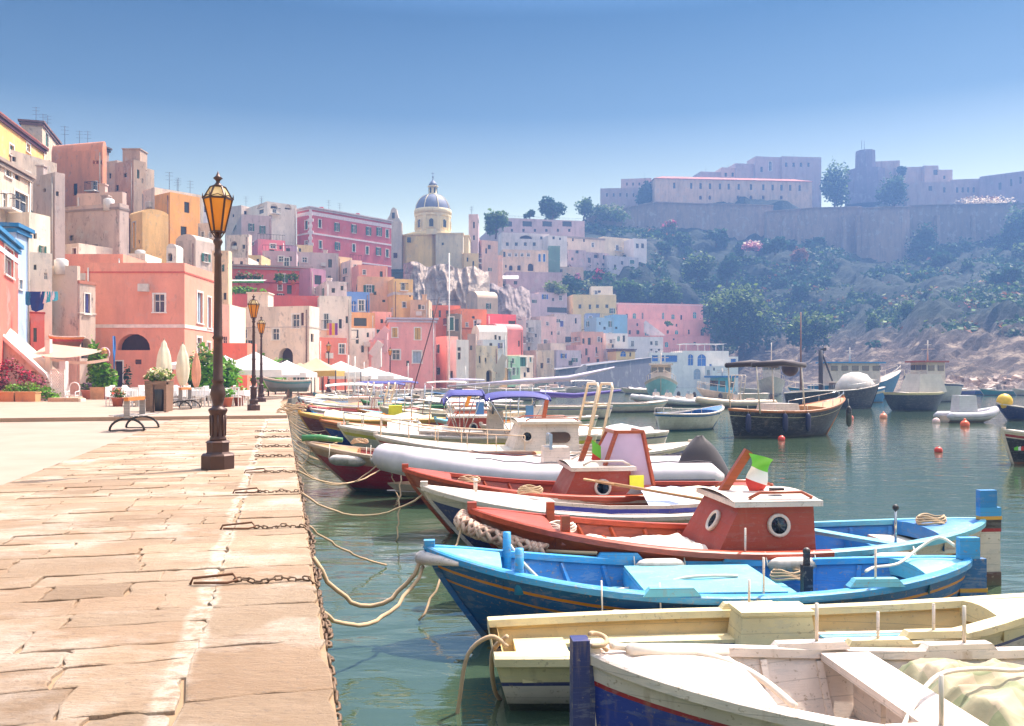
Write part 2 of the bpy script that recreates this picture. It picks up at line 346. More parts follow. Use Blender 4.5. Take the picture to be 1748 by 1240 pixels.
while a<33:
    p=rr.uniform(.30,.46); b_=BC; off=-.46+rr.uniform(-.05,.05)
    while b_<off-.02:
        w=rr.uniform(.35,1.1); e=min(off,b_+w)
        if off-e<.3: e=off
        sk=0
        slab(a,a+p,b_,e,rr.uniform(.003,.009)); b_=e
    a+=p
a=1.0
while a<33.5:
    p=rr.uniform(.42,.9); slab(a,a+p,-.46,.235,rr.uniform(.006,.013)); a+=p
tag(mb.build('stone_paving'),kind='structure')
mb=MB(); cm=M('#9c8879',.85,'concrete')
mb.face([Q(-4,-60,-.006),Q(-4,BC,-.006),Q(33,BC,-.006),Q(33,-60,-.006)],cm)
mb.face([Q(-4,BC,-.008),Q(-4,.235,-.008),Q(1.2,.235,-.008),Q(1.2,BC,-.008)],stone); tag(mb.build('pavement'),kind='structure')

# raised terrace beyond the step, following the quay edge
mb=MB(); ter=[Q(33.4,-60,.12),Q(33.4,.2,.12)]+[Vector((p.x-.3,p.y,.12)) for p in edge[4:]]+[Vector((10,170,.12)),Vector((-20,135,.12))]+[Vector((p.x,p.y,.12)) for p in back[:1:-1]]
mb.face(ter,M('#a08c7b',.88,'concrete')); kp,kq=Q(33.4,-60),Q(33.4,.2)
mb.face([(kp.x,kp.y,-.02),(kq.x,kq.y,-.02),(kq.x,kq.y,.12),(kp.x,kp.y,.12)],M('#a98d78',.9,'concrete'))
for p,q in zip(ter[1:8],ter[2:9]): mb.face([(p.x,p.y,-.02),(q.x,q.y,-.02),(q.x,q.y,.12),(p.x,p.y,.12)],M('#a98d78',.9,'concrete'))
tag(mb.build('terrace_kerb'),kind='structure')
# ================================================================ houses
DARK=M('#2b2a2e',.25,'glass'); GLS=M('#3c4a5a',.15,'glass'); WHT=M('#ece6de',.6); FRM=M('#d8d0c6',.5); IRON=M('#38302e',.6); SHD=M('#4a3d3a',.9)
GRN=M('#3d6f60',.6); BRN=M('#6b3e2c',.6); BLU=M('#2f6fc0',.5); TEAL=M('#3c9aa0',.5); TILE=M('#a8573f',.85,'plaster',age=.5); ROOFM=M('#b8a898',.9,'plaster',age=.8)
SC={'g':GRN,'n':BRN,'b':BLU,'t':TEAL,'w':WHT,'k':M('#3a3a40',.5),'y':M('#d9b26a',.6),'o':M('#c9824a',.6),'p':M('#6a6ab0',.6),'l':M('#a8b8c8',.5)}
class Fc:
    def __init__(s,O,P): s.O=Vector(O).to_2d(); d=Vector(P).to_2d()-s.O; s.W=d.length; s.d=d.normalized(); s.n=Vector((s.d.y,-s.d.x))
    def s_(s,px): u=(px-CX)/F; return (u*s.O.y-s.O.x)/(s.d.x-u*s.d.y)
    def z_(s,a,py): return EZ+(HY-py)*(s.O.y+a*s.d.y)/F
def panel(mb,f,o,H,holes,mat,org):
    """wall panel with real openings; holes=(x0,x1,z0,z1,arch,depth) in panel coordinates"""
    P=lambda x,z,dep=0:(o.x+f.d.x*x-f.n.x*dep,o.y+f.d.y*x-f.n.y*dep,z)
    hs=[]
    for h in sorted(holes,key=lambda h:h[0]):
        x0,x1,z0,z1=max(.06,h[0]),min(f.W-.06,h[1]),max(.02,h[2]),min(H-.1,h[3])
        if x1-x0>.15 and z1-z0>.15 and all(x0>=q[1] or x1<=q[0] or z0>=q[3] or z1<=q[2] for q in hs): hs.append((x0,x1,z0,z1,h[4],h[5]))
    xs=sorted({0,f.W}|{q[0] for q in hs}|{q[1] for q in hs}); zs=sorted({0,H}|{q[2] for q in hs}|{q[3] for q in hs})
    for i in range(len(xs)-1):
        for j in range(len(zs)-1):
            cx,cz=(xs[i]+xs[i+1])/2,(zs[j]+zs[j+1])/2
            if any(q[0]<cx<q[1] and q[2]<cz<q[3] for q in hs): continue
            mb.face([P(xs[i],zs[j]),P(xs[i+1],zs[j]),P(xs[i+1],zs[j+1]),P(xs[i],zs[j+1])],mat)
    for x0,x1,z0,z1,ar,dp in hs:
        if ar:
            r=(x1-x0)/2; rz=min(r,(z1-z0)*.9); c=(x0+x1)/2; A=[(c-r*math.cos(math.pi*k/10),z1-rz+rz*math.sin(math.pi*k/10)) for k in range(11)]
            for k in range(10):
                (a,b),(a2,b2)=A[k],A[k+1]; mb.face([P(a,b),P(a2,b2),P(a2,z1),P(a,z1)] if k not in(0,9) else ([P(a,b),P(a2,b2),P(a2,z1),P(a,z1)]),mat)
                mb.face([P(a,b),P(a,b,dp),P(a2,b2,dp),P(a2,b2)],mat)
            zt=z1-rz
        else:
            zt=z1; mb.face([P(x0,z1),P(x1,z1),P(x1,z1,dp),P(x0,z1,dp)],mat)
        mb.face([P(x0,z0),P(x0,zt),P(x0,zt,dp),P(x0,z0,dp)],mat); mb.face([P(x1,z0),P(x1,z0,dp),P(x1,zt,dp),P(x1,zt)],mat); mb.face([P(x0,z0),P(x0,z0,dp),P(x1,z0,dp),P(x1,z0)],mat)
    return hs
def opening(root,f,o,q,kind,c,near):
    x0,x1,z0,z1,ar,dp=q; w,h=x1-x0,z1-z0; cx=(x0+x1)/2
    A=Matrix.Translation((o.x,o.y,0))@Matrix(((f.d.x,-f.n.x,0,0),(f.d.y,-f.n.y,0,0),(0,0,1,0),(0,0,0,1)))   # x along wall, y inward, z up
    mb=MB(); nm={'d':'door','a':'arched_opening','A':'arched_window'}.get(kind,'window')
    if ar: rz=min(w/2,h*.9); pl=[(x0,z0),(x1,z0)]+[(cx+w/2*math.cos(math.pi*k/10),z1-rz+rz*math.sin(math.pi*k/10)) for k in range(11)]
    else: pl=[(x0,z0),(x1,z0),(x1,z1),(x0,z1)]
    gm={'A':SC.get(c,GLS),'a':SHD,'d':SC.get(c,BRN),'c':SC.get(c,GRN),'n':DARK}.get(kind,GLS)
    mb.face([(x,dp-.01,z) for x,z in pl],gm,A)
    if kind in 'wsbAc':
        t=.07 if w>.7 else .05
        if kind!='c':
            mb.box((cx,dp-.04,(z0+z1)/2),(t,.05,h*(.98 if not ar else .9)),FRM,A)
            mb.box((cx,dp-.045,z0+h*.62),(w*.98,.05,t),FRM,A)
            for xx in (x0+t/2,x1-t/2): mb.box((xx,dp-.035,(z0+z1)/2-(w/4 if ar else 0)),(t,.05,h*.99-(w/2 if ar else 0)),FRM,A)
        else: mb.box((cx,dp-.03,(z0+z1)/2),(.03,.03,h*.98),DARK,A)
    win=mb.build(nm,root)
    if kind in 'wsbcd' and w>.4:      # surround and sill
        m2=MB(); t=min(.16,w*.16); sm=WHT if kind!='d' or near else FRM
        for xx in (x0-t/2,x1+t/2): m2.box((xx,-.02,(z0+z1)/2),(t,.05,h+.01),sm,A)
        m2.box((cx,-.022,z1+t/2),(w+2*t,.056,t),sm,A)
        if kind!='d': m2.box((cx,-.05,z0-.05),(w+2*t+.1,.14,.09),sm,A)
        m2.build('frame',win)
    if kind=='s':
        for sx in (x0-w*.27,x1+w*.27):
            m3=MB(); m3.box((sx,-.06,(z0+z1)/2),(w*.46,.05,h),SC.get(c,GRN),A)
            for k in range(5): m3.box((sx,-.09,z0+h*(k+.5)/5),(w*.38,.02,h*.07),SC.get(c,GRN),A)
            m3.build('shutter',win)
    if kind=='b':
        m3=MB(); bw=w*2.2; m3.box((cx,-.45,z0-.1),(bw,.9,.14),WHT,A)
        for k in range(9): m3.box((cx-bw/2+.04+(bw-.08)*k/8,-.87,z0+.45),(.03,.03,.95),IRON,A)
        m3.box((cx,-.87,z0+.94),(bw,.05,.05),IRON,A)
        for sx in (-1,1): m3.box((cx+sx*(bw/2-.03),-.45,z0+.94),(.04,.85,.05),IRON,A)
        m3.build('balcony',win)
def house(label,x0,x1,yt,D,col,side=None,lside=None,T=None,ops=(),sops=(),lops=(),roof='flat',yb=None,age=.5,bands=(),cat='house',name='house',z0=None,k=1.0,ex='',vh=None,grp=None,cor=None,auto=True):
    col=tuple(x*y*.86+q*.14 for x,y,q in zip(lin(col),(1.25,1.14,.98),(.80,.68,.58)))
    D0,D1=D if isinstance(D,tuple) else (D,D)
    P0=Vector(((x0-CX)*D0/F,D0)); P1=Vector(((x1-CX)*D1/F,D1)); f=Fc(P0,P1); nin=-f.n
    zt=EZ+(HY-yt)*D0/F
    if side is not None:
        g=Fc(P1,P1+nin); T=g.s_(side)
        if not (0<T<60): T=8
    if lside is not None:
        g=Fc(P0,P0+nin); T=g.s_(lside)
        if not (0<T<60): T=8
    if T is None: T=min(9,max(4,f.W*.8))
    P2=P1+nin*T; P3=P0+nin*T
    if z0 is None: z0=EZ+(HY-yb)*D0/F if yb else max(-1.5,min(tzx(*P0),tzx(*P1))-(1.2 if tzx(*P0)>.6 else 0))
    H=zt-z0; root=thing(name,label,cat,(P0.x,P0.y,z0),0,grp); near=D0<95
    wm=M(col,.9,'plaster',k,age=age); mb=MB()
    faces=[(f,P0,ops),(Fc(P1,P2),P1,sops),(Fc(P2,P3),P2,()),(Fc(P3,P0),P3,lops)]; todo=[]; ra=random.Random(hash(round(x0*7+yt*13))); vis=EZ+(HY-min(640,yt+90))*D0/F-z0
    for fc,O,op in faces:
        hl=[];kk=[]
        ol=[]
        for e in op:
            if e[0]=='grid':
                _,kd,nc,nr,xa,xb,ya,yb_,w,h,*c=e
                for i in range(nc):
                    for j in range(nr): ol.append((kd,xa+(xb-xa)*(i/(nc-1) if nc>1 else .5),ya+(yb_-ya)*(j/(nr-1) if nr>1 else 0),w,h)+tuple(c))
            else: ol.append(e)
        if auto and fc is f and 92<D0<262 and op and fc.W*H/len(ol)>14 and cat=='house':
            nx=int(fc.W/2.4); nz_=int(H/2.9)
            for i in range(nx):
                for j in range(nz_):
                    if ra.random()<.34: ol.append(('_',fc.W*(i+.5)/nx-.35+ra.uniform(-.3,.3),H-2.3-j*2.8+ra.uniform(-.2,.2),ra.choice((.5,.65,.8)),ra.choice((.8,1.1,1.4))))
        if auto and not op and fc is not faces[2][0] and fc.W>2.2 and D0<260:      # small windows on walls the photo shows obliquely
            nx=int(fc.W/2.6); nz_=int(H/3.0)
            for i in range(nx):
                for j in range(nz_):
                    if ra.random()<.5: ol.append(('_',fc.W*(i+.5)/nx-.35+ra.uniform(-.3,.3),H-2.2-j*2.9+ra.uniform(-.2,.2),ra.choice((.55,.7,.8)),ra.choice((.9,1.1,1.3))))
        for kd,xc,yy,w,h,*c in ol:
            if kd=='_': hl.append((xc,xc+w,yy,yy+h,False,.16)); kk.append(('wnsnwbsn'[int(xc*5)%8],'g')); continue
            a0,a1=fc.s_(xc-w/2),fc.s_(xc+w/2); am=(a0+a1)/2; za,zb=fc.z_(am,yy+h)-z0,fc.z_(am,yy)-z0
            hl.append((a0,a1,za,zb,kd in 'aA',{'a':.8,'d':.2}.get(kd,.16))); kk.append((kd,c[0] if c else 'g'))
        o3=Vector((O.x-P0.x,O.y-P0.y)); got=panel(mb,fc,o3,H,hl,wm,P0)
        for q in got:
            for hh,(kd,c) in zip(hl,kk):
                if abs(max(.06,hh[0])-q[0])<1e-5 and abs(max(.02,hh[2])-q[2])<1e-5: todo.append((fc,o3,q,kd,c)); break
    L=[Vector((p.x-P0.x,p.y-P0.y)) for p in (P0,P1,P2,P3)]; cen=sum(L,Vector((0,0)))/4
    ins=lambda p,t:p+(f.d*(1 if (p-cen).dot(f.d)<0 else -1)+nin*(1 if (p-cen).dot(nin)<0 else -1))*t
    pt=min(.25,f.W*.1); I=[ins(p,pt) for p in L]; pd=min(.7,H*.2)
    if roof in('flat','tank','cor'):
        for i in range(4):
            j=(i+1)%4; a,b,c,d=L[i],L[j],I[j],I[i]
            mb.face([(a.x,a.y,H),(b.x,b.y,H),(c.x,c.y,H),(d.x,d.y,H)],wm); mb.face([(d.x,d.y,H),(c.x,c.y,H),(c.x,c.y,H-pd),(d.x,d.y,H-pd)],wm)
        mb.build('wall',root); m2=MB(); m2.face([(p.x,p.y,H-pd+.004) for p in I],ROOFM); m2.build('roof',root)
    else:
        mb.build('wall',root); m2=MB()
        if roof=='vault':      # barrel vault whose axis runs back from the front
            vh=vh or f.W*.22; n_=12; rws=[]
            for q in (0,1): rws.append([(lambda p:(p.x,p.y,H-.002+vh*math.sin(math.pi*k/n_)))(L[0]+f.d*(f.W*(.5-.5*math.cos(math.pi*k/n_)))+nin*T*q) for k in range(n_+1)])
            m2.grid(rws,wm); m2.face(rws[0],wm); m2.face(rws[1][::-1],wm)
        elif roof=='vaultx':   # axis along the front
            vh=vh or T*.2; n_=12; rws=[]
            for q in (0,1): rws.append([(lambda p:(p.x,p.y,H-.002+vh*math.sin(math.pi*k/n_)))(L[0]+nin*(T*(.5-.5*math.cos(math.pi*k/n_)))+f.d*f.W*q) for k in range(n_+1)])
            m2.grid(rws,wm); m2.face(rws[0][::-1],wm); m2.face(rws[1],wm)
        elif roof=='dome':
            r=min(f.W,T)*.48; m2.face([(p.x,p.y,H) for p in L],wm); m2.lathe([(r*math.cos(math.pi/2*k/8)+.01,(vh or r*.6)*math.sin(math.pi/2*k/8)) for k in range(9)],wm,20,(cen.x,cen.y,H))
        elif roof=='tile':     # low pitched tiled roof with eaves
            e=.35; O=[ins(p,-e) for p in L]; rh=vh or min(f.W,T)*.16; r0=(O[0]+O[3])/2+f.d*min(f.W,T)*.4; r1=(O[1]+O[2])/2-f.d*min(f.W,T)*.4
            V=[(p.x,p.y,H) for p in O]+[(p.x,p.y,H+.14) for p in O]+[(r0.x,r0.y,H+rh),(r1.x,r1.y,H+rh)]
            m2.add(V,[(3,2,1,0),(0,1,5,4),(1,2,6,5),(2,3,7,6),(3,0,4,7),(4,5,9,8),(6,7,8,9),(5,6,9),(7,4,8)],TILE)
        m2.build('roof',root)
    if cor:
        m2=MB(); cm_=M(cor,.8,'plaster',.8,age=.3)
        for i,(h_,pr) in enumerate(((.0,.32),(-.35,.18))):
            O=[ins(p,-pr) for p in L]; zz=H+.06+h_
            for k_ in range(4):
                a,b,c,d=O[k_],O[(k_+1)%4],L[(k_+1)%4],L[k_]; m2.add([(a.x,a.y,zz-.25),(b.x,b.y,zz-.25),(c.x,c.y,zz-.25),(d.x,d.y,zz-.25),(a.x,a.y,zz),(b.x,b.y,zz),(c.x,c.y,zz),(d.x,d.y,zz)],[(3,2,1,0),(4,5,6,7),(0,1,5,4),(1,2,6,5),(2,3,7,6),(3,0,4,7)],cm_)
        m2.build('cornice',root)
    for bz,bh,bc in bands:
        z_=EZ+(HY-bz)*D0/F-z0; m2=MB(); bm=M(bc,.7); pr=.05
        for (fa,oo) in ((f,L[0]),(faces[1][0],L[1]),(faces[3][0],L[3])):
            A=Matrix.Translation((oo.x,oo.y,0))@Matrix(((fa.d.x,-fa.n.x,0,0),(fa.d.y,-fa.n.y,0,0),(0,0,1,0),(0,0,0,1))); m2.box((fa.W/2,-pr/2+.01,z_),(fa.W+2*pr-.004,pr+.02,bh),bm,A)
        m2.build('string_course',root)
    for fc,o3,q,kd,c in todo: opening(root,fc,o3,q,kd,c,near)
    rz=H-pd if roof in('flat','tank','cor') else H
    if D0<175 and H>4 and f.W>2.5:      # drainpipe, and an air conditioner on some
        m2=MB(); u=ra.choice((.25,f.W-.3)); p=Vector((f.d.x*u+f.n.x*.09,f.d.y*u+f.n.y*.09)); m2.tube([(p.x,p.y,H-.4),(p.x,p.y,.2)],.055,ra.choice((FRM,BRN,ROOFM)),5); m2.build('drainpipe',root)
        if ra.random()<.35: m2=MB(); u=f.W*ra.uniform(.3,.7); m2.box((f.d.x*u+f.n.x*.2,f.d.y*u+f.n.y*.2,H-2.0),(.8,.35,.6),FRM,rz=math.atan2(f.d.y,f.d.x)); m2.build('air_conditioner',root)
    def onroof(u,v): return L[0]+f.d*f.W*u+nin*T*v
    for ch in ex:
        m2=MB(); u,v=rnd.uniform(.2,.8),rnd.uniform(.2,.8); p=onroof(u,v)
        if ch=='c': m2.box((p.x,p.y,rz+.7),(.6,.6,1.6),wm); m2.box((p.x,p.y,rz+1.55),(.75,.75,.12),wm); m2.build('chimney',root)
        if ch=='a':
            m2.tube([(p.x,p.y,rz),(p.x,p.y,rz+3.2)],.03,IRON,5)
            for q in (2.2,2.7,3.1): m2.bar((p.x-.45,p.y-.1,rz+q),(p.x+.45,p.y+.1,rz+q),.025,.025,IRON)
            m2.build('antenna',root)
        if ch=='t': m2.lathe([(.5,0),(.5,1.1),(.3,1.2)],M('#c9c4c0',.5),10,(p.x,p.y,rz+.05)); m2.build('water_tank',root)
        if ch=='h': m2.box((p.x,p.y,rz+1.1),(2.2,2.2,2.2),wm); m2.box((p.x,p.y,rz+2.25),(2.4,2.4,.12),wm); m2.build('stair_head',root)
        if ch=='r':   # terrace railing
            for k_ in range(int(f.W/.5)+1):
                p=onroof(min(1,k_*.5/f.W),.02); m2.box((p.x,p.y,H+.45),(.03,.03,.9),IRON)
            a,b=onroof(0,.02),onroof(1,.02); m2.bar((a.x,a.y,H+.9),(b.x,b.y,H+.9),.05,.05,IRON); m2.build('railing',root)
        if ch=='p':   # pergola
            for u_ in (.1,.5,.9):
                for v_ in (.08,.6): p=onroof(u_,v_); m2.box((p.x,p.y,rz+1.2),(.12,.12,2.4),WHT)
                a,b=onroof(u_,.02),onroof(u_,.7); m2.bar((a.x,a.y,rz+2.42),(b.x,b.y,rz+2.42),.1,.12,WHT)
            for v_ in (.05,.2,.35,.5,.65): a,b=onroof(.03,v_),onroof(.97,v_); m2.bar((a.x,a.y,rz+2.54),(b.x,b.y,rz+2.54),.08,.1,WHT)
            m2.build('pergola',root)
    return root
H=house
PK='#d98a76'; CR='#e6d8c6'; WH='#e9e4de'; GY='#b3a49c'; YE='#e8b75c'; LI='#bfa9b4'; RD='#c9434a'
# ---- the slope on the left
H('tall ochre building with a dark maroon roof edge at the upper left skyline',-60,76,152,(76,96),YE,T=14,ops=[('c',20,248,7,18,'g'),('w',48,246,6,14)],cor='#6d2f35',roof='tile',ex='a')
H('beige house with two green shutters and yellow roof parapet on the left skyline',72,101,208,(112,122),'#c9b8a4',lside=36,ops=[('c',80,228,5,24,'g'),('c',94,236,5,22,'g')],cor='#8a5a4a',ex='aaa',age=.7)
H('grey wall house with a curved parapet below the two-shutter house',14,97,254,(86,92),'#b0a39c',side=104,ops=[('n',24,268,6,8)],age=.7,ex='c')
H('tall salmon orange house with terrace arcs below the left skyline',88,175,262,(106,104),'#d8875f',side=182,roof='vaultx',vh=1.0,ops=[('grid','a',3,1,160,172,274,0,4,6)],age=.35,ex='a')
H('brown flat-roofed house behind the salmon orange house',116,178,254,(122,121),'#8d6f68',side=186,ops=[('w',130,262,6,8)],ex='aa',age=.8,cor='#5d4a48')
H('weathered taupe tower house with a pale stair head on the left skyline',196,228,279,(112,110),'#9e897c',side=249,ops=[('n',200,316,5,10),('n',214,296,5,7)],sops=[('c',236,290,4,15,'g'),('w',243,305,3,8)],ex='h',age=.9)
H('small pale cube house with one dark window on top of the slope',214,238,263,(121,120),'#d9d0c0',side=241,ops=[('n',226,267,6,6)],age=.5)
H('plain taupe house left of the tower house',178,200,277,(114,113),'#b5a294',T=6,ops=[('n',188,296,4,9)],age=.8)
H('long mauve terrace wall house above the stained grey facade',131,209,331,(90,89),'#c2abaa',side=216,T=5,age=.4,ex='c')
H('big stained grey facade with one small dark window',104,204,354,(84,82),'#a39496',side=220,ops=[('n',157,418,20,7),('n',122,402,7,9)],age=1.0,bands=[(362,.2,'#8d7c76')],ex='tc')
H('small white annex at the foot of the stained grey facade',106,134,418,(80,79),'#d8d0cc',T=4,ops=[('d',127,424,7,14,'n')])
H('round-cornered grey house with a lit white side below the curved parapet',56,94,303,(76,74),'#aa9da2',side=111,ops=[('n',76,322,4,6)],sops=[('n',98,327,5,8)],roof='flat',age=.6,ex='c')
H('leaning white buttress house with a laundry line high on the left slope',50,86,362,(66,68),'#e2dcd4',side=104,ops=[('n',60,398,6,10),('s',72,420,6,12,'g')],age=.6,roof='flat')
H('pale plaster apartment house with a blue framed window at the left edge',-60,52,238,(60,71),'#c8b5aa',T=8,ops=[('w',36,330,22,34),('n',30,290,8,18),('w',14,280,10,22),('b',8,330,8,26)],age=.7,cor='#b09a8c')
H('narrow ochre house above the blue house',38,56,384,(68,69),'#d9a556',T=6,ops=[('c',46,396,6,12,'o')])
H('light blue house with a deep blue cornice at the left edge',26,49,383,(59,61.5),'#8db2e4',T=6,ops=[('w',35,478,6,16)],cor='#1f7fb8',z0=0.1)
H('bright red house with tall windows under a blue cornice at the left edge',-60,31,344,(44,59),'#cf4f3c',T=7,ops=[('w',15,424,15,48),('w',-22,408,16,52)],cor='#2a86bd',bands=[(380,.3,'#d7ddE8')],z0=0.1)
H('white washed wall house with cream patches under the laundry',48,89,430,(64,65),'#e4ddd6',side=96,ops=[('n',60,452,5,9),('w',78,466,6,11)],age=.5,z0=.1)
H('low red house with an arched recess behind the white stairway',24,76,531,(61,62),'#d9553f',side=82,ops=[('a',42,537,20,78),('n',60,560,6,24),('n',62,598,16,18)],z0=.1,age=.2,bands=[(533,.12,'#b84434')])
H('stained white fisherman house with a tiled ledge beside the pink house',80,136,482,(67,66),'#b5a5a0',side=163,ops=[('w',97,512,10,14),('n',118,560,8,16)],sops=[('c',149,502,9,34,'p'),('a',147,578,17,34)],z0=.1,age=1.0,bands=[(484,.25,'#b0705a'),(536,.08,'#d8d0c4')],ex='c')
H('small grey block with an awning roof behind the tiled ledge house',88,132,454,(66,66),'#b9aca6',side=137,T=5,age=.8,ex='t')
H('long coral terrace house behind the big coral house',83,210,434,(76,76),PK,T=5,age=.25,ops=[])
pink=H('big coral pink house with a white framed window and a white string course',146,315,449,(70,70),PK,side=365,ops=[('w',272,503,18,30),('a',228,570,56,28),('d',203,617,13,48,'k'),('n',236,614,11,8),('n',292,628,8,7)],
  sops=[('c',341,500,9,52,'l'),('c',357,508,6,52,'l'),('w',340,577,8,28),('w',356,585,6,24)],bands=[(465,.12,'#cf6150'),(557,.28,'#f0d9cf')],z0=.12,age=.15,name='house')
H('narrow yellow house with a doorway above the coral house roof',221,243,368,(98,96),'#e8bd78',T=3,ops=[('d',229,380,5,44,'y'),('n',237,410,3,6)],age=.4,roof='vaultx',vh=.5)
H('tall saffron gable house above the coral house',264,290,334,(106,104),'#e9a64c',T=4,roof='flat',age=.3,ops=[('n',276,360,4,7)])
H('white washed lean house with laundry beside the saffron gable',243,264,326,(108,106),'#ddd3cf',T=6,ops=[('w',252,346,6,9),('n',256,372,4,7)],age=.8,ex='a')
H('blue-grey skyline house behind the saffron gable',274,300,331,(132,130),'#a8abc0',T=7,ex='aa',ops=[('n',286,345,3,5)])
H('long pale grey-green skyline wall house left of the big lamp',292,343,344,(128,124),'#b6b2a8',side=347,T=6,ops=[('n',308,358,3,5)],ex='ac',age=.5)
H('weathered pinkish house with a small dark window left of the big lamp',292,338,382,(112,111),'#b8a0a0',side=345,ops=[('n',308,397,6,9),('w',326,392,6,9)],age=.8)
H('vaulted grey house with an arch at the lamp post',300,334,412,(98,97),'#bdb0ae',T=3,roof='vault',vh=.7,ops=[('a',310,436,9,14)],age=.9)
H('small white vaulted house in the gap beside the saffron gable',284,301,424,(94,94),'#e3dedc',T=2,roof='vault',vh=.5,ops=[('a',290,432,8,14)],age=.4)
H('bright white low house over the coral terrace',210,248,433,(86,86),'#eae6e2',T=4,ops=[('n',220,440,6,5)],ex='t')
H('tall cream house with patched plaster behind the lamp post',338,368,382,(104,103),'#cdbfb4',side=376,ops=[('grid','w',2,3,346,360,396,452,5,10)],age=.9,ex='a')
H('narrow cream house right of the big lamp post',362,390,428,(92,92),'#e0c9aa',side=396,ops=[('s',378,452,5,12),('n',384,500,5,12)],age=.5)
H('low white house behind the coral house corner',352,392,520,(84,84),'#eadcd0',T=5,ops=[('c',368,540,7,20,'n'),('w',384,575,7,18)],age=.3)
# ---- the middle
H('white loggia house with four arched openings on the skyline',456,506,344,(172,176),'#ddd6d4',lside=408,ops=[('a',468,348,12,9),('a',492,349,12,9),('n',462,368,6,6)],lops=[('a',427,347,13,8),('a',445,348,12,8),('n',446,358,8,7)],ex='aa',age=.3)
H('lilac grey house with three green shuttered windows',412,464,366,(158,160),'#baa7b0',lside=384,ops=[('s',429,382,5,13,'g'),('s',448,386,5,13,'g')],lops=[('c',401,382,6,11,'g')],age=.6)
H('pale cream skyline house between the lamp and the loggia house',384,412,354,(180,178),'#c7b8b4',T=8,ops=[('n',398,366,3,5)],ex='a')
H('shocking pink terrace house below the lilac house',440,487,408,(142,144),'#e0718c',lside=418,ops=[('w',466,417,9,7),('n',479,420,4,6)],lops=[('w',430,414,7,6)],ex='r')
H('lilac shed house right of the shocking pink terrace house',486,507,418,(146,147),'#a892b2',T=5,ops=[('n',492,424,7,8)])
pal=H('long crimson palace with white quoins and green shutters',530,668,353,(175,191),'#b73a52',lside=507,T=14,roof='flat',cor='#e6d5d5',age=.15,cat='palace',name='palace',
 ops=[('s' if i in(1,2,3,4) else 'c',x,y,4.6,14,'g') for i,(x,y) in enumerate([(546,375),(575,381),(604,384),(629,388),(647,389),(661,392)])]+[('s' if i in(1,4) else 'c',x,y,4.6,13,'g') for i,(x,y) in enumerate([(547,411),(576,414),(604,417),(627,421),(646,423),(661,426)])],
 lops=[('c',523,377,4.5,15,'g'),('w',523,412,5,5)],bands=[(364,.7,'#e3d0d2'),(398,.35,'#e3d0d2'),(438,.3,'#e3d0d2')],ex='aacc')
mb=MB()
zh=35.2-pal.location.z
mb.box((-.0,-.0,zh/2),(.5,.16,zh-.4),M('#e6d5d5',.8))
for i in range(int(zh/1.2)): mb.box((.05 if i%2 else -.03,-.02,.6+i*1.2),(1.1 if i%2 else .8,.24,.6),M('#e6d5d5',.8))
mb.build('quoin',pal)
H('cream parapet house under the palace corner',505,534,418,(160,161),'#e5cf9a',T=6,ops=[('n',512,424,4,6)],age=.4)
H('wide lilac grey house with a slit window below the palace',503,578,430,(148,150),'#bfb0b4',side=584,ops=[('n',563,433,5,12),('w',520,440,8,8)],age=.5,ex='c')
H('striped lilac terrace house left of the slit window house',448,506,428,(138,139),'#b79cae',T=6,ops=[('w',480,438,9,9),('n',458,440,4,8),('n',496,438,4,8)],ex='r')
H('small yellow house among the roofs below the lilac house',424,446,436,(132,132),'#e0c58a',T=5,ops=[('n',440,442,5,9)])
H('white rubble house beside the big lamp',386,424,402,(134,133),'#d5c8c4',side=430,ops=[('a',399,412,11,14),('n',416,418,5,7)],age=.9)
H('white terraced house with dark windows behind the red terrace house',384,424,440,(124,124),'#dcd3ce',T=5,ops=[('grid','n',2,1,396,412,446,0,5,8)],age=.7)
H('cream corner house at the foot of the palace',577,601,438,(150,152),'#e8c9a0',side=612,ops=[('n',586,448,4,7)],age=.2)
H('white and salmon roof terrace house under the palace',598,618,444,(146,147),'#e6d0c8',T=5,ops=[('w',606,452,5,6)],ex='r')
H('rose pink flat house beneath the church wall',612,662,452,(142,144),'#e89a8c',T=6,side=668,ops=[('w',622,461,5,8)],age=.2)
H('red terrace house with a green awning and potted plants',386,530,452,(118,121),'#c9434a',T=7,ops=[('n',432,486,40,14),('n',494,487,8,15),('n',520,487,7,16),('w',478,487,7,9),('n',410,490,16,10)],age=.25,bands=[(481,.12,'#8d3038')],cor='#b8a39c')
H('purple pillared porch house right of the red terrace house',530,556,458,(119,121),'#b27aa0',side=570,ops=[('n',543,470,12,16),('w',540,492,7,10)],age=.4,ex='t')
H('wide red wall house below the potted plant terrace',388,545,503,(106,108),'#d24b4b',T=6,ops=[('c',398,531,10,22,'k'),('w',396,562,7,20)],age=.15)
H('grey white house with a blue door below the purple porch house',556,592,480,(112,113),'#cfc6d0',side=602,ops=[('n',569,492,6,8),('s',566,508,6,10,'p'),('n',584,488,5,8)],age=.6,ex='c')
H('white house with a stair ramp and brown window frames behind the white parasols',404,528,525,(94,92),'#ddd3cc',side=545,ops=[('w',471,562,11,18,'n'),('w',418,563,7,14),('c',506,534,8,34,'n'),('c',516,534,5,22,'n'),('a',488,594,24,28)],sops=[('n',533,570,5,14)],z0=.12,age=.55,bands=[(560,.1,'#cbbcb4')],roof='flat',ex='h')
H('white house with a small awning and hanging clothes above the salmon wall',545,600,505,(104,105),'#e4dfdc',side=608,ops=[('b',557,536,8,26),('c',581,545,5,16,'k'),('n',592,540,4,12)],age=.45)
H('salmon house with a striped awning window',543,592,576,(96,98),'#e0705c',side=598,ops=[('w',584,588,10,16),('n',560,600,6,12)],age=.15,z0=.12)
H('orange low garden wall house beside the lamp posts',374,422,586,(80,80),'#dd6a4c',T=3,z0=.12,age=.2)
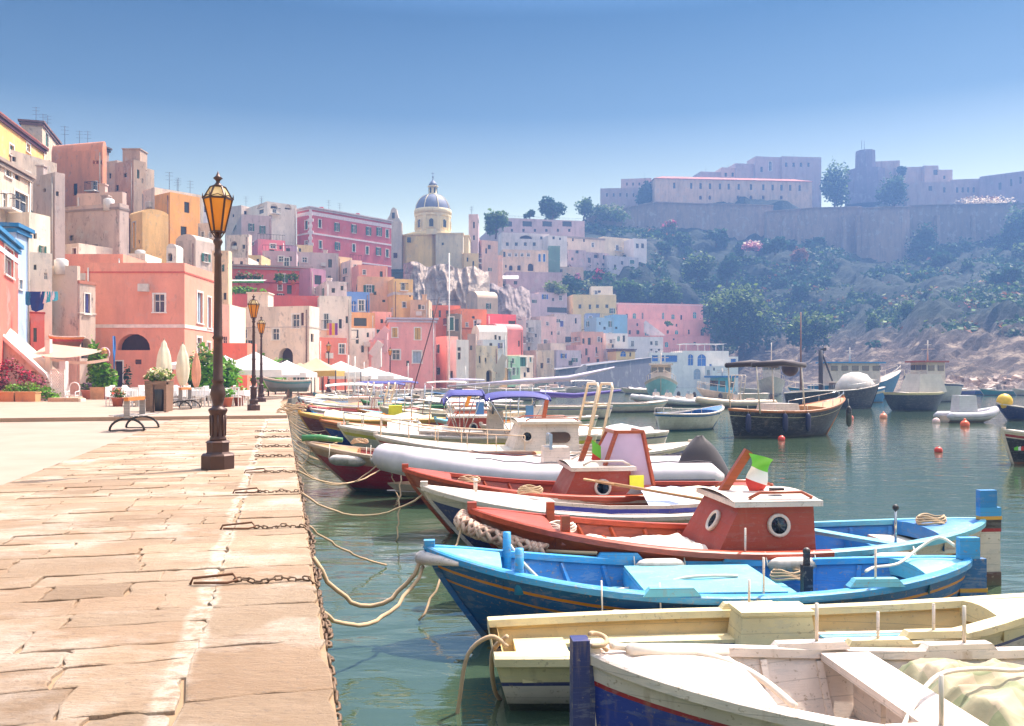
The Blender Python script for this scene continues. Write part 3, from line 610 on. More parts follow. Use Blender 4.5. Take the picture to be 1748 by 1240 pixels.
H('large plain peach house in the middle of the slope',610,673,472,(130,131),'#e2b48e',lside=598,ops=[('n',640,498,5,6),('n',655,512,5,4)],age=.3)
H('yellow house with a single balcony window right of the peach house',672,705,476,(127,128),'#e6c07a',side=716,ops=[('b',688,484,6,12),('w',690,516,6,9),('n',700,500,3,7)],age=.3,bands=[(501,.4,'#d8cfc6')],ex='r')
H('cobalt blue terrace room with glass doors',594,631,498,(118,119),'#4a86d6',T=4,ops=[('A',604,514,9,18,'b'),('w',617,513,10,18),('c',627,513,5,18,'b')],age=.1)
H('ochre house below the cobalt terrace',600,640,533,(112,113),'#d99a5c',T=5,side=644,ops=[('n',615,543,22,14),('c',646,560,6,10,'t')],age=.3)
H('small white house with two windows under the ochre house',598,641,560,(108,109),'#e6e2e4',T=4,ops=[('n',610,575,5,12),('n',628,568,4,8),('n',619,590,5,12),('d',632,592,7,22,'k')],z0=.12,age=.3)
H('pale salmon house with teal shutters left of the candy pink house',636,668,532,(118,119),'#e2a096',T=5,ops=[('c',646,563,6,11,'t'),('n',652,545,5,7)],age=.3)
H('candy pink house with closed tan shutters on the quay',664,744,543,(110,111),'#e39aa2',side=762,ops=[('c',674,560,9,16,'y'),('c',713,560,10,20,'y'),('w',676,598,13,16,'p'),('c',712,600,14,20,'l'),('n',696,616,5,9)],sops=[('n',750,558,4,14),('n',748,588,4,5)],z0=.12,age=.15,cor='#dcd0e0')
H('low candy pink annex with an arched window on the quay',642,665,580,(107,108),'#e39aa2',T=5,ops=[('a',655,590,12,12)],z0=.12,age=.2)
H('tan shed house behind the candy pink house',700,732,512,(126,126),'#c7a98e',T=5,ops=[('n',716,520,5,8),('w',722,522,5,6)],age=.6,ex='c')
H('orange terrace house below the church rock',731,786,521,(146,147),'#e0714c',T=6,ops=[('grid','n',4,1,738,776,530,0,4,12)],age=.3,ex='r')
H('orange house with a twin window left of the hot pink house',785,831,527,(142,144),'#e2824e',T=6,ops=[('w',797,551,4,7),('w',814,548,9,12),('n',808,540,5,4)],age=.3,bands=[(561,.2,'#b3673c')])
H('hot pink house with a broad roof window below the church',832,881,536,(144,146),'#e85a6a',side=894,ops=[('n',875,548,14,9),('w',848,572,4,8)],sops=[('n',887,555,6,10)],age=.15)
H('rounded hot pink annex with buttressed foot',852,893,562,(137,139),'#e27a80',T=6,roof='vaultx',vh=1,ops=[('n',886,582,3,10),('w',862,590,4,8)],age=.2)
H('dark trellised house left of the twin window house',762,786,536,(138,138),'#6d6458',T=4,ops=[('c',770,542,9,22,'g'),('n',780,545,6,20)],age=.6)
H('white domed house with blue door in the middle of the quay front',818,866,567,(128,129),'#e8e4e6',T=6,roof='vaultx',vh=1.1,ops=[('n',846,572,4,8),('n',853,574,4,7),('w',828,582,6,8)],age=.3)
H('narrow white house with tall slit windows on the quay',779,800,580,(114,115),'#e6e2e6',side=806,ops=[('n',784,593,6,6),('n',784,602,5,12)],z0=.12,age=.2)
H('salmon house with pale columns right of the candy pink house',762,782,574,(116,117),'#e8b0a8',T=5,ops=[('w',770,600,7,14),('n',768,582,4,6)],z0=.12,age=.3)
H('brown stair tower house on the quay',798,812,570,(120,120),'#96827e',T=5,ops=[('n',804,590,4,8)],z0=.12,age=.6)
H('cream and grey house with leaning buttresses on the quay',810,850,590,(121,123),'#d5c8b4',T=6,ops=[('n',819,608,3,12),('n',829,611,3,7),('a',835,632,10,20)],z0=.12,age=.9)
H('small blue-white porch house above the leaning buttresses',824,862,580,(126,127),'#b8c8dc',T=4,ops=[('n',838,586,5,8),('s',855,586,5,9,'p')],age=.3)
H('sandy yellow ruined facade near the mint house',838,866,628,(124,125),'#d8b27c',T=4,ops=[('n',849,640,5,8),('n',858,634,3,6)],z0=.12,age=.9)
H('mint green house on the quay',864,888,608,(130,132),'#9ccfb4',side=893,ops=[('c',876,612,4,8,'g'),('w',877,628,5,12),('w',884,628,3,12),('d',870,634,5,16,'l')],z0=.12,age=.2)
H('white and coral house with dark green windows beside the mint house',887,912,606,(134,137),'#e2cfc8',T=5,ops=[('c',893,610,11,16,'g'),('c',906,610,4,8,'g'),('n',902,628,5,8),('n',896,636,4,8)],z0=.12,age=.3)
# ---- above the middle: lilac and beige terraces
H('lilac tower block right of the dome',800,816,366,(222,222),'#b49eb0',lside=772,ops=[('n',809,379,3,11),('n',809,402,3,8)],lops=[('n',784,400,6,8),('n',792,382,3,6)],ex='aa',age=.4)
H('yellow ledge houses on the rock right of the church',792,817,432,(206,207),'#e6c893',T=6,ops=[('n',798,440,3,7),('n',808,446,3,10),('n',804,456,3,6)],age=.4)
H('peach house with a white chimney right of the church',822,850,410,(226,228),'#d8b2a6',T=7,ops=[('n',830,424,3,9)],age=.3,ex='c')
H('long lilac terrace building with shaded bays under the treetops',858,998,372,(286,292),'#b6a0ae',lside=815,T=10,roof='flat',cat='terrace building',name='terrace_building',ops=[('grid','n',4,1,866,968,378,0,16,9),('grid','n',6,1,874,972,391,0,4,5)],age=.6,ex='r')
H('white vaulted house row below the long lilac terrace',856,938,397,(272,275),'#ddd6de',lside=850,roof='flat',ops=[('a',898,402,22,6),('grid','n',4,1,866,912,414,0,5,6),('n',924,404,4,5)],age=.4)
H('white house with small square windows right of the vaulted row',936,968,402,(270,272),'#dcd6dc',T=7,ops=[('n',945,404,4,5),('n',956,406,3,4),('n',929,417,5,4)],age=.3)
H('cream house with two blue shutter windows above the rock garden',858,936,426,(252,254),'#d2bba8',side=937,ops=[('n',861,430,4,9),('grid','w',4,1,870,902,433,0,5,5,'y'),('c',921,434,4,13,'b'),('c',929,434,4,13,'b'),('a',906,450,10,13),('grid','a',2,1,872,886,453,0,6,9)],age=.5)
H('dark green shuttered wall house beside the cream house',936,956,420,(262,262),'#3f7868',T=5,ops=[],age=.4)
H('peach tiled house left of the cream blue-shutter house',820,858,436,(240,240),'#cfa89c',T=7,ops=[('n',832,455,5,9),('n',846,448,4,7)],age=.7)
H('yellowed facade with a small window left of the white awning',828,846,450,(232,232),'#e0cba2',T=5,ops=[('n',832,456,4,8)],age=.4)
H('wide mauve terrace wall with a ledge under the cream house',864,960,464,(246,248),'#a894a6',T=6,age=.7,ops=[('n',880,480,6,6)],cat='terrace wall',name='terrace_wall')
H('cream house row with a ledge roof above the mauve cliff houses',958,1032,403,(284,290),'#dccab8',T=8,ops=[('n',967,413,4,8),('n',978,406,3,6),('n',997,407,3,6),('w',1012,415,4,7)],cor='#c9b6a8',age=.3)
H('long cream house with a balcony row above the bougainvillea',1030,1086,404,(290,296),'#e2d4ba',T=8,ops=[('n',1029,418,6,8),('b',1054,419,5,9),('n',1068,418,3,8),('n',1073,418,3,8)],age=.3)
H('white cube house with two dark windows at the end of the cream row',1082,1104,407,(288,290),'#ddd8e2',T=7,ops=[('n',1088,416,5,8),('n',1097,416,5,8)],age=.1)
H('mauve house with an arch below the cream row',957,1000,426,(276,278),'#bda4b0',T=6,ops=[('a',1005,430,6,8),('n',967,433,4,9),('n',985,424,5,9),('n',977,440,4,5)],age=.8)
H('mauve and peach house with a loggia above the red bougainvillea',1000,1040,430,(278,282),'#bfa6b2',T=6,ops=[('a',1018,432,8,9),('n',1031,436,4,7),('n',1006,440,5,9),('n',1034,450,12,4)],age=.8)
H('bluish white house with a green window on the cliff',1036,1090,436,(280,286),'#b7b4c8',T=6,ops=[('c',1079,444,8,7,'g'),('n',1062,446,4,6),('n',1050,452,4,8)],age=.6)
H('low peach terrace house below the mauve arch house',940,996,455,(266,268),'#c9ac9e',T=5,ops=[('n',958,460,5,5)],age=.6)
# ---- lower right of the village
H('lilac house with a sky blue window above the pink convent end',868,922,500,(232,235),'#d2bccc',side=930,T=8,ops=[('c',898,504,5,7,'b'),('n',890,522,6,5),('n',880,510,4,6)],age=.2)
H('lilac house with a blue and a white window under the flowering terrace',920,968,499,(238,241),'#cdb9c8',T=8,ops=[('s',930,503,5,8,'b'),('w',957,505,5,8),('n',951,525,34,9)],age=.2,ex='r')
H('yellow house with a white attic box',978,1052,503,(244,246),'#e6cf92',T=8,ops=[('n',990,520,5,7),('n',1007,520,4,8),('n',1020,520,5,6),('n',1036,520,5,6)],age=.2)
H('white attic house on top of the yellow house',1009,1046,489,(250,250),'#eae4d8',T=6,ops=[('n',1023,496,5,4)],age=.2,z0=17)
H('narrow cream house with a blue window in the lilac block',946,992,536,(222,224),'#d8c8c8',T=7,ops=[('c',959,548,6,10,'p'),('n',975,575,20,10),('n',985,545,3,5)],age=.4)
H('pale pink tapering house with small balconies',922,950,540,(212,214),'#e6c3c2',T=6,ops=[('n',936,552,3,4),('b',931,580,5,9),('n',942,566,3,6)],age=.4)
H('white narrow house with green balcony doors',896,924,546,(204,206),'#d8d2d4',T=6,ops=[('b',904,560,4,7),('b',903,577,4,7),('n',915,570,3,6),('n',903,592,4,7)],age=.6)
H('pale lilac house left of the white narrow house',868,898,540,(190,192),'#d9b9bc',T=6,ops=[('n',880,553,4,6)],age=.4)
H('light blue house with a terrace among the lower houses',1018,1048,542,(216,218),'#86b4dc',T=6,ops=[('n',1032,558,4,5),('n',1024,550,3,5)],age=.2,ex='r')
H('sky blue block house with a bare front',1046,1071,537,(220,221),'#7fb6e2',T=6,ops=[('n',1052,558,4,4)],age=.1)
H('blue and white stair house left of the light blue terrace house',1000,1024,535,(226,226),'#7d9ad0',T=6,ops=[('w',1008,540,5,6),('n',1016,552,3,5)],age=.4)
cv=H('long pink convent with two tiers of arched teal windows',1055,1200,517,(256,262),'#e0a0a2',T=9,cat='convent',name='convent',ops=[('A',1083,535,6,9,'t'),('A',1097,534,3,11,'k'),('A',1132,534,4,11,'t'),('A',1149,537,6,8,'t'),('n',1163,538,3,8),('A',1186,533,6,11,'t'),('n',1070,536,4,7)],age=.2,bands=[(519,.2,'#f0c9c8')])
H('pink lower tier of the convent with square windows',1070,1212,545,(248,252),'#e09c9e',T=7,ops=[('n',1075,564,4,7),('n',1089,564,5,7),('A',1104,562,7,11,'t'),('n',1088,552,3,5),('n',1140,553,3,5),('n',1155,553,3,5),('A',1155,564,6,7,'t'),('n',1140,564,4,6),('n',1176,563,3,8),('A',1199,562,6,11,'k')],age=.2,cat='convent wing')
H('pink ground tier of the convent above the white harbour building',1110,1212,573,(242,246),'#dd9294',T=5,ops=[('A',1138,584,6,9,'t'),('n',1150,578,3,3),('n',1186,584,4,6)],age=.2,cat='convent wing')
H('peach house with a balcony at the jetty',993,1030,566,(204,206),'#e0ae9e',T=6,ops=[('n',996,578,4,9),('n',1006,577,5,12),('n',1027,577,3,8),('b',1014,600,4,8)],age=.3)
H('rosy house with a balcony below the peach house at the jetty',984,1016,589,(194,196),'#dba0a0',T=6,ops=[('n',1001,595,4,12),('n',1005,610,4,8),('n',992,605,3,7)],age=.3)
H('white terrace house between the blue block and the yellow kiosk',1034,1072,569,(208,210),'#dfe2ec',T=6,ops=[('A',1056,574,5,9,'t'),('n',1065,573,4,11),('n',1046,588,4,6)],age=.1)
H('white house with four dark windows above the harbour building',1071,1132,575,(222,224),'#e0dde8',T=6,ops=[('n',1081,585,5,9),('n',1112,583,4,6),('n',1125,583,4,6),('n',1112,596,4,3),('n',1125,596,4,3)],age=.1)
H('small yellow kiosk house with a blue window on the jetty',1052,1084,596,(203,205),'#e2c878',T=4,ops=[('A',1064,600,10,9,'b'),('n',1076,602,3,7)],age=.2,cor='#7d5a5a')
H('cream cottage with a rust awning near the jetty',940,966,586,(182,184),'#d9cbc0',T=5,ops=[('n',952,600,5,8)],age=.5)
H('whitewashed garden house with a green door near the jetty',914,946,598,(160,162),'#d5c8b4',T=5,ops=[('c',906,614,5,9,'g'),('n',925,620,5,9),('w',936,612,5,8)],age=.8,z0=0)
H('low lilac house with a blue porch near the jetty',950,992,598,(176,178),'#c9bcd0',T=5,ops=[('s',962,604,5,8,'b'),('n',974,616,7,8)],age=.5)
hb=H('wide white harbour building with blue windows',1109,1166,602,(222,223),'#eef0f4',T=8,z0=-2.5,cat='harbour building',name='harbour_building',ops=[('c',1118,607,10,10,'b'),('c',1131,607,6,10,'b'),('c',1146,607,20,11,'b')],age=.05,ex='r')
H('white harbour building with three large blue arches and a roof pergola',1165,1244,599,(223,225),'#eef0f4',T=9,z0=-2.5,cat='harbour building',name='harbour_building',ops=[('A',1179,605,9,19,'b'),('A',1198,605,15,20,'b'),('A',1221,605,16,20,'b'),('A',1190,630,12,18,'l'),('n',1219,625,3,8),('c',1213,622,4,12,'b')],age=.05,ex='p')
H('white end block of the harbour building with one blue window',1216,1260,625,(217,218),'#eef0f4',T=5,z0=-2.5,cat='harbour building',name='harbour_building',ops=[('n',1219,628,3,5)],age=.05)
H('small upper white block with a blue window at the harbour end',1243,1260,609,(225,226),'#eef0f4',T=6,z0=-2.5,cat='harbour building',name='harbour_building',ops=[('c',1252,613,9,6,'b')],age=.05)
# jetty wall rising to the harbour building
mb=MB(); jw=M('#6f6c76',.95,'plaster',age=.9); A0=at(948,645,165); A1=at(1112,645,212)
Z0,Z1=2.9,6.3; n_=(Vector((A1.x,A1.y))-Vector((A0.x,A0.y))).normalized(); nn=Vector((-n_.y,n_.x))*5
mb.add([(A0.x,A0.y,-3),(A1.x,A1.y,-3),(A1.x,A1.y,Z1),(A0.x,A0.y,Z0),(A0.x+nn.x,A0.y+nn.y,-3),(A1.x+nn.x,A1.y+nn.y,-3),(A1.x+nn.x,A1.y+nn.y,Z1),(A0.x+nn.x,A0.y+nn.y,Z0)],[(0,1,2,3),(5,4,7,6),(3,2,6,7),(1,5,6,2),(4,0,3,7)],jw)
mb.bar((A0.x,A0.y-.1,Z0+.1),(A1.x,A1.y-.1,Z1+.1),.4,.15,M('#a8a0a0',.8))
tag(mb.build('sea_wall'),'grey retaining wall rising along the shore to the white harbour building','wall')

# outside stairs
def stairs(label,a,b,D,w,col,n=12,z_=2.5):
    p,q=at(a[0],a[1],D),at(b[0],b[1],D); m=M(col,.9,'plaster',.95,age=.3); mb=MB()
    for i in range(n):
        u0,u1=i/n,(i+1)/n; x0,x1=p.x+(q.x-p.x)*u0,p.x+(q.x-p.x)*u1; z=p.z+(q.z-p.z)*(u0+u1)/2; mb.box(((x0+x1)/2,D-w/2,z-z_/2),(abs(x1-x0)*1.001,w,z_),m)
    mb.bar((p.x,D-w,p.z+.35),(q.x,D-w,q.z+.35),.18,.9,m); tag(mb.build('stairway'),label,'stairway')
stairs('white outside stair running diagonally down the pink convent wall',(1099,552),(1142,584),247.4,1.2,'#f0e6e4')
stairs('pale pink outside stair beside the arched annex',(663,566),(640,592),108.6,1.0,'#e8b4b4',8)
stairs('cream outside stair between the leaning buttress house and the mint house',(862,612),(846,640),119.5,1.0,'#d8ccb8',8)
stairs('pale outside stair in front of the low lilac house near the jetty',(1000,628),(972,648),174,1.2,'#cfc2c4',8,2)
stairs('white outside stair leading down beside the ochre house',(652,590),(636,612),106.5,.9,'#e6dcd4',8)
# ================================================================ church
C0=at(739,0,212); cz=24.0
ch=thing('church','yellow domed church with a bell gable on the rock in the middle of the skyline','church',(C0.x,C0.y,cz))
YC=M('#f2ddae',.9,'plaster',1.0,age=.25); YD=M('#efcc84',.9,'plaster',1.0,age=.25); DM=M('#6d7288',.6,'plaster',1,age=.5); PX=212/F
def zz(py): return EZ+(HY-py)*PX-cz
mb=MB()
mb.lathe([(4.35,zz(405)),(4.35,zz(398)),(4.2,zz(397)),(4.2,zz(373)),(4.45,zz(372)),(4.45,zz(368)),(4.2,zz(367))],YC,24,smooth=False)
for k in range(8):
    t=math.pi/8+k*math.pi/4; mb.box((4.2*math.cos(t),4.2*math.sin(t),zz(384)),(.35,.7,zz(372)-zz(397)),YC,rz=t)
mb.build('drum',ch); dm=MB(); pr=[(4.15*math.cos(math.pi/2*k/12)**.9+.3,zz(367)+4.9*math.sin(math.pi/2*k/12)) for k in range(13)]
dm.lathe(pr,DM,32); dome=dm.build('dome',ch); rb=MB()
for k in range(8):
    t=k*math.pi/4+math.pi/8; rb.tube([((r+.02)*math.cos(t),(r+.02)*math.sin(t),z) for r,z in pr],.11,YC,5)
rb.lathe([(4.5,zz(368)),(4.55,zz(362)),(4.2,zz(357))],YC,32); rb.build('rib',dome)
zt=pr[-1][1]; ln=MB(); ln.lathe([(1.3,zt-.25),(1.3,zt),(1.0,zt+.1),(1.0,zt+1.7),(1.3,zt+1.8),(1.3,zt+2.0)],YC,12)
for k in range(6): t=k*math.pi/3; ln.box((1.0*math.cos(t),1.0*math.sin(t),zt+.9),(.1,.4,1.3),DARK,rz=t)
lo=ln.build('lantern',ch); l2=MB(); l2.lathe([(1.1,zt+2.0),(.95,zt+2.6),(.5,zt+3.1),(.12,zt+3.5),(.1,zt+4.0),(.25,zt+4.2),(.05,zt+4.5),(.04,zt+5.6)],DM,12); l2.box((0,0,zt+5.1),(.7,.08,.1),DM); l2.build('cap',lo)
for k in range(8):
    t=k*math.pi/4; wq=MB(); A=Matrix.Rotation(t+math.pi/2,4,'Z')@Matrix.Translation((0,-4.26,0))
    wq.face([(-.5,0,zz(392)),(.5,0,zz(392))]+[(.5*math.cos(math.pi*i/8),0,zz(382)+.5*math.sin(math.pi*i/8)) for i in range(9)],DARK,A)
    for x in (-.6,.6): wq.box((x,-.04,zz(386)),(.16,.14,2.0),YC,A)
    wq.box((0,-.05,zz(393)),(1.5,.2,.15),YC,A); wq.build('window',ch)
def blk(px0,px1,pyt,pyb,dy,T,m,nm='nave',extra=None):
    b_=MB(); x0,x1=(px0-739)*PX,(px1-739)*PX; z1,z0_=zz(pyt),zz(pyb); b_.box(((x0+x1)/2,dy+T/2,(z0_+z1)/2),(x1-x0,T,z1-z0_),m); b_.box(((x0+x1)/2,dy+T/2,z1+.1),(x1-x0+.4,T+.4,.25),YC)
    return b_.build(nm,ch)
blk(665,800,403,470,0,10,YC); blk(746,792,404,482,-4,5,M('#e2d2b0',.9,'plaster',1,age=.4),'transept')
b_=MB(); b_.lathe([(5.1,zz(490)),(5.1,zz(408)),(5.3,zz(407)),(5.3,zz(404)),(2.0,zz(397))],YD,10,((718-739)*PX,.5,0),smooth=False,ph=math.pi/10); b_.build('apse',ch)
b_=MB(); b_.box(((702-739)*PX,-4.6,zz(415)),(.9,.3,1.2),DARK); b_.box(((758-739)*PX,-4.02,zz(421)),(.5,.06,.6),DARK); b_.build('window',ch)
b_=MB(); gx=(677-739)*PX; A=Matrix.Translation((gx,-2,zz(470)))@Matrix.Rotation(R(90),4,'X'); hh=lambda y:zz(y)-zz(470); s=PX
b_.prism([(-12*s,0),(12*s,0),(12*s,hh(385)),(6*s,hh(376)),(3*s,hh(362)),(-2*s,hh(359)),(-6*s,hh(363)),(-8*s,hh(372)),(-12*s,hh(378))],1.6,M('#decbb8',.9,'plaster',1,age=.5),A)
b_.box((gx-.3,-3.62,zz(373)),(.7,.1,1.4),DARK); b_.box((gx+.2,-3.62,zz(440)),(.9,.1,1.2),DARK); b_.build('bell_gable',ch)
# rock under the church
def crag(name,label,px0,px1,yt0,yt1,yb,d,depth,col,veg=None,seed=0,amp=1.0,cat='rock'):
    mb=MB(); rows=[]; n=int((px1-px0)/1.2); m=56
    for j in range(m+1):
        v=j/m; r=[]
        for i in range(n+1):
            u=i/n; px=px0+(px1-px0)*u; top=yt0+(yt1-yt0)*u+3*math.sin(u*19+seed); y=yb+(top-yb)*v
            edge_=math.sin(math.pi*u)**.5; dd=d+depth*v**1.5+ (1-edge_)*depth*.8
            q=Vector(((px-CX)*dd/F,dd,EZ+(HY-y)*dd/F)); w=noise.fractal(Vector((q.x*.2,q.z*.1,seed)),1,2,6); w2=1-abs(noise.noise(Vector((q.x*.5,q.z*.16+q.x*.1,seed+5)))); w3=1-abs(noise.noise(Vector((q.x*1.3,q.z*.5,seed+9))))
            q.y+=-amp*(w*1.8+w2*w2*2.2+w3*.7); q.x+=amp*w*.5; r.append(q)
        rows.append(r)
    mb.grid(rows,M(col,.95,'rock',s=.3,bd=.5,**({'veg':veg,'vs':.12} if veg else {})),smooth=False)
    o=Vector(rows[0][n//2]); ob=mb.build(name); return tag(ob,label,cat)
crag('rock_outcrop','fissured grey rock under the church walls',690,836,450,462,556,186,7,'#b5a292',seed=2,amp=1.0)
H('cream vault on the rock right below the church',815,850,508,(176,178),'#dcc4b0',T=6,roof='vaultx',vh=1.5,ops=[],age=.3)
crag('rock_outcrop','dark mauve rock between the vault and the mauve terrace wall',830,905,486,494,548,192,7,'#9c8a86',seed=8,amp=.8)
# ================================================================ fortress
FC='#c2a898'
def fw(name,label,pts,h_ext,m,cat='wall',T=3.0):
    """wall along (px,D,ytop,ybottom) points"""
    mb=MB()
    for (p,d,yt,yb),(p2,d2,yt2,yb2) in zip(pts,pts[1:]):
        a=at(p,yt,d); b=at(p2,yt2,d2); a0=at(p,yb+34,d-1.2); b0=at(p2,yb2+34,d2-1.2); k=Vector((0,T,0))
        mb.add([a0,b0,b,a,a0+k,b0+k,b+k,a+k],[(0,1,2,3),(3,2,6,7),(5,4,7,6),(1,5,6,2),(4,0,3,7)],m)
        mb.bar(a+Vector((0,-.2,.1)),b+Vector((0,-.2,.1)),.7,.35,m)
    return tag(mb.build(name),label,cat)
FW=M('#a8917f',.95,'plaster',.9,age=.8); FW2=M('#988574',.95,'plaster',.9,age=.9)
fw('rampart','sloping mauve rampart under the fortress trees',[(1000,322,372,402),(1060,326,358,398),(1100,330,349,398),(1122,331,346,400)],0,FW2,'rampart')
fw('rampart','stepped wall of the fortress below its long palace',[(1120,332,346,392),(1190,332,349,385),(1270,332,350,382),(1320,333,352,385)],0,FW,'rampart')
fw('rampart','long fortress rampart with buttresses on the right',[(1308,326,362,432),(1390,325,356,424),(1470,324,354,436)],0,FW,'rampart')
fw('rampart','jutting bastion with a crack down its face',[(1468,321,356,444),(1486,318,356,456),(1502,317,355,462),(1540,317,354,458),(1553,321,354,440)],0,FW,'rampart')
fw('rampart','fortress rampart right of the bastion partly hidden by creepers',[(1552,324,352,470),(1640,322,350,440),(1700,320,349,430),(1775,318,346,430)],0,FW2,'rampart')
for px in (1338,1362,1440,1464,1497,1600,1660):
    b_=MB(); p=at(px,420,321); b_.box((p.x,p.y,p.z+2),(1.6,3,18),FW,taper=.7); tag(b_.build('buttress'),'tapered stone buttress against the fortress rampart','buttress','buttresses of the fortress rampart')
H('long fortress palace with a terracotta roof and rows of dark windows',1118,1386,305,(340,346),FC,T=13,roof='tile',vh=2.4,cat='palace',name='palace',ops=[('n',x,312+(x-1150)*.02,4,10) for x in (1151,1180,1196,1212,1229,1244,1261,1282,1303,1319,1334,1349,1365)]+[('a',x,334,5,7) for x in (1196,1212,1260,1282,1303,1334)],age=.7,yb=352)
H('grey fortress wing stepping up at the left end of the citadel',1025,1117,322,(352,350),'#a39098',T=12,cat='fortress wing',name='fortress_wing',ops=[('grid','n',7,1,1036,1104,330,0,3,6)],age=.6,yb=360,ex='cc')
H('upper fortress wing with a raised corner behind the cypress',1060,1112,306,(356,354),'#a39098',T=8,cat='fortress wing',name='fortress_wing',ops=[('grid','n',4,1,1070,1102,312,0,3,5)],age=.6,yb=350,ex='a')
for (a,b,yt,lab,op,ex_) in ((1196,1240,293,'low ridge house at the left of the hilltop row',(),'a'),(1232,1284,286,'pink hilltop house with four windows',[('grid','n',4,1,1239,1274,295,0,4,7)],'a'),(1256,1290,279,'stepped hilltop house behind the pink one',(),'cc'),(1290,1336,267,'tallest hilltop house with two tall windows',[('n',1300,285,4,9),('w',1315,276,5,16)],''),(1335,1402,267,'long hilltop house with four square windows',[('grid','n',4,1,1342,1380,278,0,4,7)],'a')):
    H(lab,a,b,yt,(378,380),'#a5929c' if a!=1232 else '#c0a4a4',T=9,ops=list(op),age=.5,yb=378,ex=ex_)
# tower
b_=MB(); p=at(1477,0,372); fs=372/F; m_=M('#8d7f8c',.95,'plaster',.9,age=.6)
for r0,r1,y0,y1,sc_ in ((8.5,7.8,352,292,1),(4.2,4.0,292,259,1)):
    b_.lathe([(r0,EZ+(HY-y0)*fs),(r1,EZ+(HY-y1)*fs),(r1-.5,EZ+(HY-y1)*fs+.02)],m_,10,(p.x,p.y,0),smooth=False)
for dx in (-1.5,-.4): b_.tube([(p.x+dx,p.y,EZ+(HY-262)*fs),(p.x+dx,p.y,EZ+(HY-240)*fs)],.1,IRON,5)
tag(b_.build('tower'),'squat round fortress tower with two masts on the hilltop','tower')
for (a,b,yt,D_,lab,op) in ((1494,1536,276,(372,370),'hilltop wing right of the round tower',[('n',1499,286,4,10)]),(1530,1602,286,(368,366),'long ruined hilltop wing with a gable block',[('grid','n',3,1,1566,1610,314,0,5,8)]),(1578,1602,283,(364,364),'raised block on the ruined hilltop wing',[('n',1597,290,7,9)]),(1600,1626,290,(366,366),'narrow hilltop wing with windows',[('n',1612,300,4,6)]),
    (1548,1632,312,(352,350),'lower fortress wing with arches above the rampart',[('n',1588,318,6,8),('n',1612,320,4,9)]),(1622,1674,307,(356,354),'long low fortress wing with four windows',[('grid','n',4,1,1634,1662,320,0,4,9)]),(1672,1790,302,(350,335),'big mauve fortress block rising at the right edge',[('n',1707,312,5,12),('n',1726,306,4,12),('n',1742,302,4,12)])):
    H(lab,a,b,yt,D_,'#a08c90' if a<1660 else '#8d7d92',T=10,ops=op,age=.6,yb=372,cat='fortress wing',name='fortress_wing',ex='a' if a==1530 else '')
# ================================================================ trees and plants
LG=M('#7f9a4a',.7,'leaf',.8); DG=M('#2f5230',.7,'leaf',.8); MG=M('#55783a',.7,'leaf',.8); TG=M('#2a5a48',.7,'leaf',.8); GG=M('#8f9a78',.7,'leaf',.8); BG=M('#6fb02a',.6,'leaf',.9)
BARK=M('#5a4636',.9,'wood'); BOU=M('#d0487a',.6,'leaf',.9); BOL=M('#c87aa0',.6,'leaf',1); ORF=M('#8f5f44',.7,'leaf',.9); WFL=M('#e8ddd8',.6,'leaf',1)
def leaves(mb,c,rad,n,s,mat,r,top=None,low=1.0,shell=.4):
    """n leaf faces in an uneven ellipsoid; every face stands on its own"""
    c=Vector(c); i1=mb.mi(mat); i2=mb.mi(top) if top else i1
    for _ in range(n):
        while True:
            v=Vector((r.uniform(-1,1),r.uniform(-1,1),r.uniform(-low,1)))
            if v.length<=1: break
        L=v.length or 1; v=v*((shell+(1-shell)*r.random())/L if r.random()<.75 else 1)
        q=Vector((v.x*rad[0],v.y*rad[1],v.z*rad[2]))*(1+.5*noise.noise(Vector((v.x*2.6+c.x,v.y*2.6+c.y,v.z*2.6))))
        a=Vector((r.gauss(0,1),r.gauss(0,1),r.gauss(0,1)*.6)).normalized(); b_=a.cross(Vector((r.gauss(0,1),r.gauss(0,1),r.gauss(0,1)))).normalized(); k=s*r.uniform(.5,1.5)
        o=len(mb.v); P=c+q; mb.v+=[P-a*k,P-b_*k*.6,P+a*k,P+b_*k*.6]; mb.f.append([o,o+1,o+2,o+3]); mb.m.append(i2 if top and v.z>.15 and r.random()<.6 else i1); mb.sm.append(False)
def tree(label,px0,px1,yt,yb,D,mat,top=None,n=1600,s=.45,clumps=7,trunk=True,name='tree',cat='tree',seed=None,grp=None,depth=.8):
    r=random.Random(hash_(label) if seed is None else seed); k=D/F; w=(px1-px0)*k; h=(yb-yt)*k; c=at((px0+px1)/2,yb,D); th=h*(.08 if yt<380 else .04) if trunk else 0
    root=thing(name,label,cat,c,0,grp); mb=MB(); cc=[]
    for i in range(clumps):
        a=r.random()*6.28; rr_=math.sqrt(r.random())*.62; x=math.cos(a)*rr_*w/2; y=math.sin(a)*rr_*w/2*depth; z=th+(h-th)*r.uniform(.16,.74)*(1-.35*rr_)
        q=r.uniform(.24,.4); cc.append((x,y,z)); leaves(mb,(x,y,z),(w*q*.75,w*q*.75*depth,min((h-th)*q,h-z if h-z>h*.15 else h*.15)),n//clumps,s,mat,r,top)
    mb.build('crown',root)
    t=MB()
    if trunk:
        tr=max(.12,w*.03); t.tube([(0,0,-1.5),(tr,0,th),(tr*.5,tr,h*.55)],[tr*1.3,tr,tr*.5],BARK,7)
        for x,y,z in cc[:5]: t.tube([(tr,0,th*.9),(x*.5,y*.5,(th+z)*.5),(x,y,z)],[tr*.6,tr*.4,tr*.15],BARK,5)
        t.build('trunk',root)
    return root
def hash_(s_): 
    v=7
    for ch_ in s_: v=(v*31+ord(ch_))%1000003
    return v
tree('big dark round umbrella pine on the skyline',918,967,335,372,296,DG,TG,2600,.5,12)
